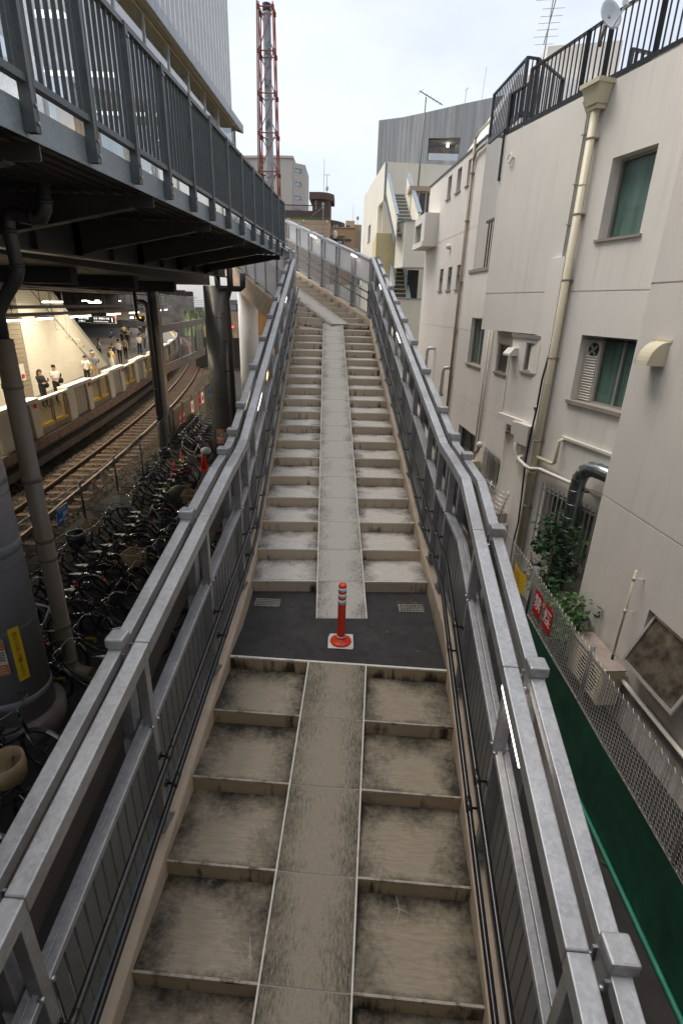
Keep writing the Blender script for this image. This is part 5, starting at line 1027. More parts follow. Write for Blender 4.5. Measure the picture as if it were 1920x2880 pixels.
for a, c in zip([-2.4+1.52*k for k in range(16)], [-2.4+1.52*(k+1) for k in range(16)]):
    c = min(c, 21.95); q = MB(); q.obox((GX(a), a+.03, 7.05), (GX(c)-GX(a), c-a-.06, 0), (.02, 0, 0), (0, 0, gz(a)-7.05)); part('glass_pane', q, 'shopfront_glass', sb_)
    q = MB(); q.box(GX(a)-.09, GX(a)+.05, a-.03, a+.03, 7.0, gz(a)); part('mullion', q, 'mullion_light', sb_)
    q = MB(); q.obox((GX(a)-.05, a, 7.85), (GX(c)-GX(a), c-a, 0), (.09, 0, 0), (0, 0, .09)); part('transom', q, 'mullion_light', sb_)
    q = MB(); q.obox((GX(a)-.05, a, 7.62), (GX(c)-GX(a), c-a, 0), (.09, 0, 0), (0, 0, .07)); part('transom', q, 'mullion_light', sb_)
q = MB(); q.obox((GX(21.95), 21.98, 7.05), (GX(YE)-GX(21.95), YE-22, 0), (.02, 0, 0), (0, 0, 4.5)); part('glass_pane', q, 'shopfront_glass', sb_); q = MB(); q.box(GX(YE)-.09, GX(YE)+.05, YE-.03, YE+.03, 7, 11.6); part('mullion', q, 'mullion_light', sb_)
q = MB(); q.box(-13, GX(-3)-.0, -3, YE, 6.9, 7.04); part('floor_slab', q, 'eave_metal', sb_)
mat('lamp_soft', (1, .95, .85), emit=(1, .92, .8), es=2.5)
for kx in range(7):
    y = 1.5+3.1*kx; q = MB(); q.box(-8.3, -6.2, y, y+.25, 11.27, 11.31); part('ceiling_light', q, 'lamp_soft', sb_)
    ld = bpy.data.lights.new('ceiling_light', 'AREA'); ld.shape = 'RECTANGLE'; ld.size = 2; ld.size_y = .3; ld.energy = 60; ld.color = (1, .9, .75); lo = bpy.data.objects.new('ceiling_lamp', ld); COL.objects.link(lo); lo.parent = sb_; lo.location = (-7.2+5, y-10, 11.25-7)
r_ = random.Random(4)
for kx in range(16):
    y = -2.4+1.52*kx; q = MB(); q.box(-9.2, -9.0, y, y+1.5, 7.04, 11.4); part('back_wall', q, r_.choice(['shop_white', 'shop_wood', 'shop_white', 'shop_yellow', 'shop_blue', 'shop_wood']), sb_)
    q = MB(); x = GX(y)-.6-r_.random(); q.box(x-.5, x, y+.1, y+1.3, 7.04, 7.5+r_.random()*.9); part('shelf_unit', q, r_.choice(['shop_wood', 'shop_white', 'shop_yellow', 'shop_wood']), sb_)
q = MB(); q.prism([(GX(-3)-4, -3, 11.35), (GX(-3)+.0, -3, 11.32), (GX(YE), YE, 11.64), (GX(YE)-4, YE, 11.64)], (0, 0, .06)); part('ceiling', q, 'soffit_tan', sb_)
ev = [(-3, .95), (22.4, .95)]
q = MB(); q.prism([(GX(-3)+.05, -3, 11.33), (GX(-3)+.32, -3, 11.40), (GX(YE)+.32, YE, 11.52), (GX(YE)+.05, YE, 11.62)], (0, 0, .05)); part('eave_soffit', q, 'soffit_tan', sb_)
q = MB(); q.prism([(GX(-3)+.32, -3, 11.36), (GX(-3)+.32, -3, 11.60), (GX(YE)+.32, YE, 11.72), (GX(YE)+.32, YE, 11.48)], (.03, 0, 0)); part('eave_fascia', q, 'eave_metal', sb_)
q = MB(); q.prism([(GX(-3)-.1, -3, 11.95), (GX(-3)+.32, -3, 11.6), (GX(YE)+.32, YE, 11.72), (GX(YE)-.1, YE, 12.0)], (0, 0, .03)); part('eave_top', q, 'eave_metal', sb_)
q = MB(); q.prism([(GX(YE)+.32, YE, 11.48), (GX(YE)+.32, YE, 11.74), (GX(YE)-.1, YE, 12.0), (GX(YE)-.1, YE, 11.6)], (0, .03, 0)); part('eave_end', q, 'eave_metal', sb_)
q = MB(); q.obox((GX(-3)-.12, -3, 11.9), (GX(YE)-GX(-3), YE+3, 0), (.02, 0, 0), (0, 0, 7)); q.obox((GX(YE)-.12, YE, 11.9), (-6, 0, 0), (0, .02, 0), (0, 0, 7)); part('perforated_sheet', q, 'perforated_sheet', sb_)
y = -2.8
_fn = MB(); _fn.box(-.03, .10, -.035, .035, 0, 7); fm_ = _fn.mesh('fin', 'louvre_metal')
while y < YE: part('fin', fm_, None, sb_, at=(GX(y)-.08, y, 11.92)); y += .36
# ------------------------------------------------------------------ chimney in its red lattice
mat('mast_red', (.22, .05, .028), .5, .2, var=.25, sc=3); mat('stack_metal', (.34, .345, .36), .4, .5, var=.25, sc=1.2, var2=((.09, .085, .085), .9, .50, .62)); mat('soot', (.05, .05, .055), .7)
cm = thing('chimney_stack', 'tall metal chimney stack inside a red lattice mast', 'chimney', (-6.2, 45, 0))
q = MB(); q.lathe([(.30, 3), (.29, 12), (.275, 18), (.27, 24.2), (.285, 24.25), (.285, 24.5)], (-6.12, 45, 0), 20); part('stack', q, 'stack_metal', cm); q = MB(); q.lathe([(.287, 24.1), (.29, 24.12), (.29, 24.5), (.287, 24.52)], (-6.12, 45, 0), 20); part('soot_ring', q, 'soot', cm)
def leg(z, i): h = .48+(24.3-z)*.018; return Vector((-6.13+(-1 if i in (0, 3) else 1)*h, 45+(-1 if i < 2 else 1)*h, z))
lv_ = [4.6, 7.1, 9.7, 12.3, 14.72, 17.1, 19.44, 21.82, 24.19]
for i in range(4): q = MB(); q.tube([leg(3, i), leg(24.45, i)], .058, 6); part('mast_leg', q, 'mast_red', cm)
for z in lv_:
    for i in range(4): q = MB(); q.tube([leg(z, i), leg(z, (i+1) % 4)], .042, 5); part('ring_bar', q, 'mast_red', cm)
    q = MB(); 
    for i in range(4): p = leg(z, i); q.box(p.x-.1, p.x+.1, p.y-.1, p.y+.1, z-.14, z+.1)
    part('gusset', q, 'mast_red', cm, kind='stuff'); q = MB(); q.lathe([(.30, 0), (.31, .01), (.31, .1), (.30, .11)], (-6.12, 45, z-.3), 16); part('collar', q, 'stack_metal', cm)
for z0, z1 in zip(lv_[:-1], lv_[1:]):
    for i in range(4): q = MB(); q.tube([leg(z0, i), leg(z1, (i+1) % 4)], .034, 5); part('brace', q, 'mast_red', cm)
q = MB(); q.tube([leg(3, 0)+Vector((-.12, 0, 0)), leg(24.9, 0)+Vector((-.1, 0, 0))], .05, 5); part('lightning_rod', q, 'alu_dark', cm)
for e in (-.16, .0): q = MB(); q.tube([leg(3, 3)+Vector((e-.14, .1, 0)), leg(24, 3)+Vector((e-.14, .1, 0))], .02, 4); part('ladder_rail', q, 'mast_red', cm)
# ------------------------------------------------------------------ distant buildings
mat('far_cream', (.55, .50, .44), .8, var=.04); mat('far_brown', (.115, .075, .068), .7, var=.12, sc=.8); mat('far_tan', (.42, .32, .235), .7, var=.06); mat('far_orange', (.44, .30, .19), .8, var=.05); mat('roof_green', (.09, .16, .05), .9); mat('far_beige', (.50, .38, .27), .8, var=.05); mat('concrete_board', (.33, .335, .34), .8, var=.18, sc=1.0, sc3=(2.4, 2.4, .16), var2=((.40, .40, .395), .5, .5, .6)); mat('stair_blue', (.22, .27, .30), .5, .2); mat('stair_tread', (.14, .17, .18), .7); mat('stair_brown', (.10, .095, .075), .8); mat('yellow_wall', (.58, .50, .28), .8, var=.06); mat('window_dark', (.03, .04, .05), .15); mat('window_sky', (.35, .45, .52), .1, .3)
t = thing('cream_tower', 'pale cream apartment tower with slit windows behind the red chimney mast', 'building', (-8, 60, 0)); q = MB(); q.prism([(-10.6, 60.5, 0), (-7.1, 60, 0), (-5.92, 60, 0), (-5.92, 66, 0), (-10.6, 66, 0)], (0, 0, 19.05)); part('block', q, 'far_cream', t)
q = MB(); q.prism([(-5.90, 60.1, 0), (-4.71, 61, 0), (-4.71, 66, 0), (-5.90, 66, 0)], (0, 0, 18.75)); part('wing', q, 'far_cream', t)
for z in (18.15, 16.98, 15.78, 14.6): 
    w_ = None; q = MB(); q.obox((-5.70, 60.235, z-.16), (.60, .455, 0), (0, -.03, 0), (0, 0, .30)); w_ = part('window', q, 'window_sky', t); q = MB(); q.obox((-5.70, 60.20, z+.12), (.62, .47, 0), (0, -.05, 0), (0, 0, .05)); part('lintel', q, 'joint_dark', w_); q = MB(); q.obox((-5.12, 60.62, z-.16), (.03, .02, 0), (0, -.06, 0), (0, 0, .3)); part('jamb', q, 'joint_dark', w_)
for z in (17.3, 15.6): q = MB(); q.box(-9.9, -9.4, 60.2, 60.25, z, z+.45); part('window', q, 'window_dark', t)
q = MB(); q.prism([(-10.8, 60.3, 19.05), (-7.0, 59.85, 19.05), (-5.8, 59.85, 19.05), (-5.8, 66, 19.05), (-10.8, 66, 19.05)], (0, 0, .2)); part('parapet', q, 'far_cream', t)
t = thing('brown_building', 'dark brown rounded building with a curved canopy on its roof tower', 'building', (-2.5, 50, 0))
q = MB(); arc = [(-3.2+2.75*sin(a)*1.0, 50+3-3*cos(a)) for a in [k*.16 for k in range(0, 10)]]; q.prism([(x, y, 0) for x, y in arc]+[(-3.2, 58, 0)], (0, 0, 12.55)); part('curved_wing', q, 'far_brown', t)
q = MB(); q.box(-8, -1.95, 50.3, 55, 0, 13.15); part('body', q, 'far_brown', t); q = MB(); q.box(-3.27, -1.74, 50.0, 53, 12.5, 13.95); part('roof_tower', q, 'far_brown', t)
q = MB(); arc = [(-3.5, 49.6), (-2.6, 49.5), (-2.2, 49.6), (-1.8, 49.9), (-1.45, 50.5), (-1.45, 53), (-3.5, 53)]; q.prism([(x, y, 13.93) for x, y in arc], (0, 0, .50)); part('canopy', q, 'far_brown', t)
q = MB(); q.box(-2.45, -2.25, 49.96, 49.99, 13.35, 13.75); part('window', q, 'window_sky', t); q = MB(); q.box(-3.0, -2.9, 49.9, 49.98, 13.2, 13.93); part('strip', q, 'far_beige', t)
q = MB(); q.box(-1.4, -.72, 49.9, 50.4, 11.92, 12.28); w_ = part('window', q, 'window_dark', t)
for x in (-1.35, -1.13): q = MB(); q.sphere((x, 49.85, 12.02), .07, 8, sc=(.7, .3, 1.3)); part('round_light', q, 'white_print', w_)
for k in range(26): q = MB(); q.box(-5.6+k*.09, -5.57+k*.09, 50.25, 50.29, 12.2, 12.62); part('roof_fin', q, 'black_metal', t)
yagi('roof_antenna', 'thin antenna mast with a small dish on the brown roof tower', (-2.05, 50, 14.4), (-2.05, 50, 15.75), (-2.3, 50, 15.75), (-1.8, 50, 15.75), [(.1, .1), (.5, .12), (.9, .1)], .02)
q = MB(); q.tube([(-2.32, 50.2, 14.4), (-2.3, 50.2, 16.9)], .02, 5); solo('roof_rod', q, 'alu_frame', 'thin white rod on the brown roof tower', 'rod', (-2.3, 50.2, 14.4)); q = MB(); q.sphere((-2.03, 49.8, 14.75), .2, 10, sc=(.65, .2, 1)); solo('roof_dish', q, 'dish_grey', 'small grey dish on the brown roof tower', 'dish', (-2.03, 49.8, 14.7))
t = thing('tan_building', 'tan sided building with a green edged flat roof and a black roof railing', 'building', (-3, 40, 0)); q = MB(); q.box(-6.5, -1.42, 40.05, 46, 0, 11.12); part('block', q, 'far_tan', t); q = MB(); q.box(-6.5, -1.40, 39.95, 46, 11.12, 11.22); part('roof_edge', q, 'roof_green', t)
for k in range(9): q = MB(); q.box(-6.5, -1.42, 40.0, 40.045, 8.6+k*.28, 8.86+k*.28); part('siding_board', q, 'far_tan', t)
q = MB(); q.box(-1.47, -1.41, 39.98, 40.06, 6, 11.1); part('corner_trim', q, 'far_beige', t)
for x in (-3.2, -1.6): q = MB(); q.sphere((x, 39.95, 11.0), .07, 8); part('wall_lamp', q, 'pale_plastic', t)
tr_ = thing('roof_railing', 'black barred railing on the roof of the tan building', 'railing', (-3, 40.1, 11.2)); q = MB(); q.box(-6, -1.55, 40.1, 40.15, 11.93, 11.98); part('top_rail', q, 'black_metal', tr_)
for k in range(45): q = MB(); q.box(-6+k*.1, -5.975+k*.1, 40.1, 40.13, 11.22, 11.93); part('baluster', q, 'black_metal', tr_)
yagi('roof_aerial', 'grey aerial on a tall pole leaning on the tan building wall', (-1.83, 39.8, 8), (-1.85, 39.8, 11.9), (-2.7, 39.8, 11.25), (-1.75, 39.8, 11.9), [(.0, .3), (.2, .3), (.4, .3), (.6, .3), (.8, .3)], .025)
t = thing('orange_building', 'orange plastered flat roofed house with a white dish by its balcony', 'building', (-.3, 42, 0)); q = MB(); q.prism([(-1.46, 42, 0), (.33, 42, 0), (.82, 43, 0), (.82, 48, 0), (-1.46, 48, 0)], (0, 0, 10.9)); part('block', q, 'far_orange', t); q = MB(); q.box(-1.45, -.38, 41.7, 42.0, 10.38, 10.46); part('balcony_ledge', q, 'far_beige', t); q = MB(); q.box(-.36, .1, 41.95, 41.99, 10.05, 10.2); part('window', q, 'window_dark', t); q = MB(); q.box(-1.2, -.45, 41.95, 41.99, 9.3, 10.2); part('opening', q, 'window_dark', t); q = MB(); q.box(-1.48, .36, 41.9, 48, 10.9, 10.96); part('parapet', q, 'far_orange', t)
q = MB(); q.sphere((-1.05, 41.3, 10.4), .26, 12, sc=(.65, .2, 1)); solo('white_dish', q, 'white_print', 'white oval satellite dish in front of the orange house', 'satellite dish', (-1.05, 41.3, 10.4))
t = thing('beige_hut', 'beige roof block with one dark window above the orange house', 'building', (.2, 48, 0)); q = MB(); q.box(-.38, .36, 48.1, 51, 0, 12.2); q.box(.36, .95, 48.6, 51, 0, 12.0); part('block', q, 'far_beige', t); q = MB(); q.box(-.33, -.05, 48.04, 48.09, 11.55, 11.85); part('window', q, 'window_dark', t)
q = MB(); q.tube([(.22, 48.3, 12.2), (.22, 48.3, 13.4)], .015, 4); q.sphere((.6, 48.4, 12.45), .16, 8, sc=(.7, .2, 1)); q.tube([(.6, 48.5, 12), (.6, 48.45, 12.45)], .02, 4); solo('hut_antenna', q, 'alu_frame', 'rod and small dish on the beige roof block', 'antenna', (.3, 48.3, 12.2))
# white house with outside stairs
wh_ = thing('stair_house', 'white house with outside stairs and blue grey handrails', 'house', (1.5, 30, 0)); WW = Pl((1.62, 30.46), -5.0)
b = wall_mb(WW, -.3, 8.6, 0, 12.4, [(4.5, 5.7, 9.4, 10.3, .25), (-.28, 1.55, 8.7, 10.75, .9)]); b.poly([WW.p(8.6, 0), WW.p(8.6, 12.4), WW.p(8.6, 12.4, -6), WW.p(8.6, 0, -6)]); b.poly([WW.p(-.3, 0), WW.p(-.3, 12.4), WW.p(-.3, 12.4, -4), WW.p(-.3, 0, -4)]); b.poly([WW.p(-.3, 12.4), WW.p(8.6, 12.4), WW.p(8.6, 12.4, -6), WW.p(-.3, 12.4, -6)]); part('wall', b, 'cream_wall', wh_)
q = MB(); q.poly([WW.p(-.28, 8.7, -.9), WW.p(-.28, 10.75, -.9), WW.p(1.55, 10.75, -.9), WW.p(1.55, 8.7, -.9)]); part('recess_wall', q, 'yellow_wall', wh_)
q = MB(); q.box(1.2, 2.2, 26.3, 30.4, 5, 8.8); part('stairwell_wall', q, 'yellow_wall', wh_)
window(wh_, WW, 4.5, 5.7, 9.4, 10.3, .25, (.5,), 'curtain_pale', 'alu_dark')
def xy(y, f): return 2.05+(1.78-2.05)*(y-25)/4.5+f
def flight(y0, z0, n, rise, run, w, tr, label=None):
    for k in range(n):
        q = MB(); x = xy(y0+k*run, 0); q.box(x+.02, x+w-.02, y0+k*run, y0+(k+1)*run+.02, z0+k*rise+rise-.04, z0+(k+1)*rise, 0); q.box(x+.02, x+w-.02, y0+k*run, y0+k*run+.02, z0+k*rise, z0+k*rise+rise-.04, 1); part('step', q, ['far_cream', tr], wh_)
flight(25.3, 8.55, 12, .19, .33, .82, 'stair_tread'); flight(25.3, 5.75, 11, .19, .24, .72, 'stair_brown')  # lower flight risers take a darker, browner colour
def slope_rail(x, y0, z0, y1, z1, nm, m, w=.1, h=.95, capm='stair_blue'):
    q = MB(); a, c = Vector((x, y0, z0)), Vector((x-.06*(y1-y0), y1, z1)); q.obox(a, (w, 0, 0), c-a, (0, 0, h)); part(nm, q, m, wh_); q = MB(); q.obox(a+Vector((-.03, 0, h)), (w+.08, 0, 0), c-a, (0, 0, .05)); part('stair_cap', q, capm, wh_)
slope_rail(2.90, 25.1, 8.5, 29.0, 10.7, 'stair_parapet', 'cream_wall'); slope_rail(1.98, 25.1, 8.5, 29.4, 10.9, 'stair_parapet', 'cream_wall', .05, .85)
slope_rail(1.98, 25.1, 5.7, 27.8, 7.9, 'stair_parapet', 'cream_wall', .05, .85); slope_rail(2.72, 25.1, 5.4, 27.8, 7.4, 'stair_parapet', 'cream_wall', .08, .6)
for k in range(14): q = MB(); y = 25.2+k*.31; q.obox((xy(y, -.13), y, 8.45+k*.172), (.05, 0, 0), (0, .3, 0), (0, 0, .17)); part('stringer_tooth', q, 'stair_blue', wh_)
q = MB(); q.obox((xy(25.1, -.12), 25.1, 8.25), (.05, 0, 0), (-.25, 4.4, 2.45), (0, 0, .2)); part('stringer', q, 'stair_blue', wh_)
q = MB(); q.box(1.62, 1.72, 29.4, 29.5, 10.6, 12.2); part('rail_post', q, 'stair_blue', wh_); q = MB(); q.box(1.86, 1.96, 27.8, 27.9, 7.4, 8.9); part('rail_post', q, 'stair_blue', wh_)
q = MB(); q.prism([(2.36, 25.0, 7.35), (3.4, 24.8, 7.35), (3.4, 26.0, 7.35), (2.1, 26.0, 7.35), (2.06, 25.9, 7.35)], (0, 0, 1.78)); part('landing_block', q, 'cream_wall', wh_); q = MB(); q.prism([(2.33, 24.96, 9.13), (3.4, 24.76, 9.13), (3.4, 24.9, 9.13), (2.36, 25.1, 9.13), (2.1, 25.95, 9.13), (2.02, 25.9, 9.13)], (0, 0, .04)); part('landing_cap', q, 'stair_blue', wh_)
q = MB(); q.prism([(2.2, 24.9, 2.5), (3.4, 24.7, 2.5), (3.4, 26.0, 2.5), (1.9, 26.0, 2.5)], (0, 0, 3.55)); part('landing_block', q, 'cream_wall', wh_); q = MB(); q.prism([(2.17, 24.86, 6.05), (3.4, 24.66, 6.05), (3.4, 24.8, 6.05), (2.2, 25.0, 6.05)], (0, 0, .04)); part('landing_cap', q, 'stair_blue', wh_)
q = MB(); q.box(3.0, 6.5, 27.5, 33, 0, 8.3); part('side_block', q, 'cream_wall', wh_); q = MB(); q.box(2.45, 6.5, 30.5, 34, 8.3, 11.7); part('upper_block', q, 'cream_wall', wh_); q = MB(); q.box(1.72, 2.4, 30.4, 34, 8.3, 11.45); part('end_wall', q, 'cream_wall', wh_); q = MB(); q.box(2.42, 6.5, 30.45, 30.62, 11.7, 11.75); part('wall_cap', q, 'stair_blue', wh_)
q = MB(); q.box(2.75, 3.6, 27.4, 27.49, 8.9, 10.6); part('porch_glass', q, 'window_dark', wh_)
for x in (2.75, 3.05, 3.4): q = MB(); q.box(x, x+.08, 27.3, 27.39, 8.5, 10.65); part('porch_post', q, 'far_tan', wh_)
q = MB(); q.box(2.65, 3.8, 27.2, 28.2, 10.65, 10.85); part('porch_roof', q, 'far_tan', wh_)
q = MB(); q.box(2.7, 3.2, 25.9, 26.0, 6.1, 7.3); part('dark_opening', q, 'interior_dark', wh_)
yagi('house_aerial', 'aerial on a tall grey pole above the white stair house', (3.35, 30.3, 10.3), (3.45, 30.3, 15.1), (3.1, 30.2, 15.3), (4.3, 30.6, 14.9), [(.05, .3), (.3, .15), (.45, .15), (.6, .15), (.75, .15), (.9, .15)], .03)
gb = thing('concrete_building', 'tall grey board marked concrete building with a lit recess at the back', 'building', (5, 42, 0)); cp = [(1.76, 42.8), (3.35, 42.2), (5.12, 41.6), (7.2, 41.2), (11.5, 40.6)]; zt = [17.6, 17.65, 17.85, 18.2, 18.9]
hx0, hx1 = 5.2, 7.3
for k in range(4):
    (x0, y0), (x1, y1) = cp[k], cp[k+1]; n = 6
    for j in range(n):
        a, c = j/n, (j+1)/n; xa, xc = x0+(x1-x0)*a, x0+(x1-x0)*c; ya, yc = y0+(y1-y0)*a, y0+(y1-y0)*c; za, zc = zt[k]+(zt[k+1]-zt[k])*a, zt[k]+(zt[k+1]-zt[k])*c
        for zl, zh in (((0, 15.05), (16.35, None)) if k == 2 else ((0, None),)):
            q = MB(); q.prism([(xa, ya, zl), (xc-.012, yc, zl), (xc-.012, yc, zh or zc), (xa, ya, zh or za)], (0, .4, 0)); part('concrete_panel', q, 'concrete_board', gb)
q = MB(); q.box(5.1, 7.3, 43.5, 43.6, 14.9, 16.4); part('recess_wall', q, 'concrete_board', gb); q = MB(); q.box(5.1, 7.3, 41.4, 43.6, 14.85, 15.05); part('recess_floor', q, 'concrete_board', gb); q = MB(); q.box(5.1, 7.3, 41.65, 43.6, 16.35, 16.5); part('recess_ceiling', q, 'concrete_board', gb); q = MB(); q.box(7.2, 7.45, 41.5, 43.6, 14.9, 16.5); part('recess_side', q, 'concrete_board', gb); q = MB(); q.box(6.25, 6.45, 43.3, 43.45, 15.05, 16.1); part('lit_door', q, 'shop_wood', gb)
q = MB(); q.sphere((6.6, 42.6, 16.2), .09, 8); part('lamp', q, 'lamp_tube', gb); q = MB(); q.box(5.15, 7.2, 41.35, 41.39, 15.05, 15.45); part('glass_balustrade', q, 'shopfront_glass', gb)
q = MB(); q.prism([(1.76, 42.8, 0), (1.76, 42.8, 17.6), (2.5, 50, 17.6), (2.5, 50, 0)], (.1, 0, 0)); part('side_wall', q, 'concrete_board', gb)
q = MB(); q.tube([(7.3, 41.6, 18.2), (7.35, 41.6, 19.2)], .02, 4); q.tube([(7.25, 41.6, 19.0), (7.5, 41.6, 19.15)], .015, 4); q.tube([(8.4, 41.6, 18.3), (8.5, 41.6, 20.3)], .015, 4); solo('roof_rods', q, 'alu_frame', 'two thin rods on the roof edge of the concrete building', 'rod', (7.3, 41.6, 18.2))
# ground-level shop behind the far pillar
t = thing('white_column', 'round white column with a small yellow notice under the turning flight', 'column', (-4.3, 24, 0)); q = MB(); q.lathe([(.42, 0), (.42, 6.5)], (-4.35, 24, 0), 28); part('shaft', q, 'white_roof', t); q = MB(); curved_label(-4.35, 24, .42, rad(-62), .11, 2.25, 2.85, 3, q); part('notice', q, 'notice_yellow', t)
t = thing('orange_shop', 'orange walled shop front under the turning flight with a dark red doorway', 'shop', (-3, 26.5, 0)); q = MB(); q.box(-4.6, -2.75, 26.6, 27, 0, 5.6); part('wall', q, 'shop_orange', t) if mat('shop_orange', (.42, .22, .065), .6, var=.1, emit=None) else None
q = MB(); q.box(-2.74, .6, 26.8, 27, 0, 5.6); part('dark_wall', q, 'pipe_brown', t); q = MB(); q.box(-2.5, -2.2, 26.5, 26.7, 0, 5.5); q.box(-2.2, -1.2, 26.5, 26.7, 4.6, 4.85); part('red_frame', q, 'mast_red', t); q = MB(); q.box(-4.6, .6, 26.3, 26.6, 5.6, 6.6); part('fascia', q, 'white_roof', t); q = MB(); q.box(-4.0, -2.9, 26.3, 26.59, 2.75, 2.95); part('ledge', q, 'shop_orange', t)
q = MB(); q.obox((-3.75, 26.1, 3.0), (.35, .1, .12), (0, .18, 0), (0, 0, .05)); lp_ = part('lamp_head', q, 'lamp_tube', t)
ld = bpy.data.lights.new('shop_light', 'AREA'); ld.size = .35; ld.energy = 140; ld.color = (1, .87, .66); lo = bpy.data.objects.new('shop_light', ld); COL.objects.link(lo); lo.parent = t; lo.location = (-.6, -.5, 2.98)
# billboards and structures beyond the steel column
t = thing('billboard', 'long picture billboard with leafy green and tan panels beyond the steel column', 'billboard', (-9, 44, 5))
for k in range(6): q = MB(); x = -12.0+k*.95; q.box(x-1.2, x-.27, 44, 44.1, 3.0, 5.0); part('panel', q, 'billboard_green' if k < 3 else 'billboard_tan', t)
q = MB(); q.box(-10.2, -9.2, 43.95, 43.99, 3.78, 3.92); q.box(-7.9, -7.0, 43.95, 43.99, 3.75, 3.9); part('red_letters', q, 'led_red', t)
t = thing('far_shed', 'grey cluttered building above the billboard seen between the column and pillar', 'building', (-9, 50, 0))
for k in range(7): q = MB(); x = -14+k*1.3; q.box(x, x+1.2, 50+(k % 3), 54, 3, 5.2+.35*((k*7) % 4)); part('block', q, ['far_grey', 'far_cream', 'far_grey', 'window_dark'][k % 4], t)
q = MB(); q.box(-14, -4.5, 49.4, 50, 0, 3.0); part('base', q, 'canopy_dark', t)
for k in range(6): q = MB(); q.tube([(-13, 47, 5+.15*k), (-4, 42, 5.2+.17*k)], .015, 4); part('wire', q, 'black_metal', t)
# ------------------------------------------------------------------ bicycles
mat('tyre', (.012, .012, .012), .8); mat('bike_black', (.012, .012, .013), .3, var=.2); mat('bike_silver', (.56, .57, .58), .35, .25); mat('bike_white', (.68, .66, .60), .35); mat('bike_brown', (.17, .09, .04), .4); mat('bike_yellow', (.52, .33, .03), .4); mat('bike_navy', (.02, .03, .06), .35); mat('chrome', (.26, .26, .26), .25, .85); mat('rack_metal', (.06, .06, .06), .35, .6); mat('saddle_black', (.016, .018, .021), .4); mat('rim_metal', (.075, .075, .075), .35, .8); mat('basket_wire', (.42, .41, .38), .35, .7); mat('wicker', (.42, .30, .16), .7); mat('marker_yellow', (.42, .30, .02), .6, var=.5, sc=20); mat('lens_red', (.6, .02, .01), .3); mat('cover_olive', (.045, .048, .030), .7, var=.3)
R_ = .325
def wheel(x, par, name='wheel'):
    q = MB(); q.tube([(x+R_*cos(a), 0, R_+R_*sin(a)) for a in [k*2*pi/26 for k in range(26)]], .018, 6, closed=True); w = part(name, q, 'tyre', par, local=True)
    q = MB(); rr = R_-.03; q.tube([(x+rr*cos(a), 0, R_+rr*sin(a)) for a in [k*2*pi/22 for k in range(22)]], .010, 4, closed=True); part('rim', q, 'rim_metal', w, local=True)
    q = MB()
    for k in range(14): a = k*2*pi/14; q.tube([(x, .02*(-1)**k, R_), (x+rr*cos(a), 0, R_+rr*sin(a))], .0022, 3, cap=False)
    q.cyl((x, -.045, R_), (x, .045, R_), .018, 8); part('spokes', q, 'rim_metal', w, local=True, kind='stuff'); return w
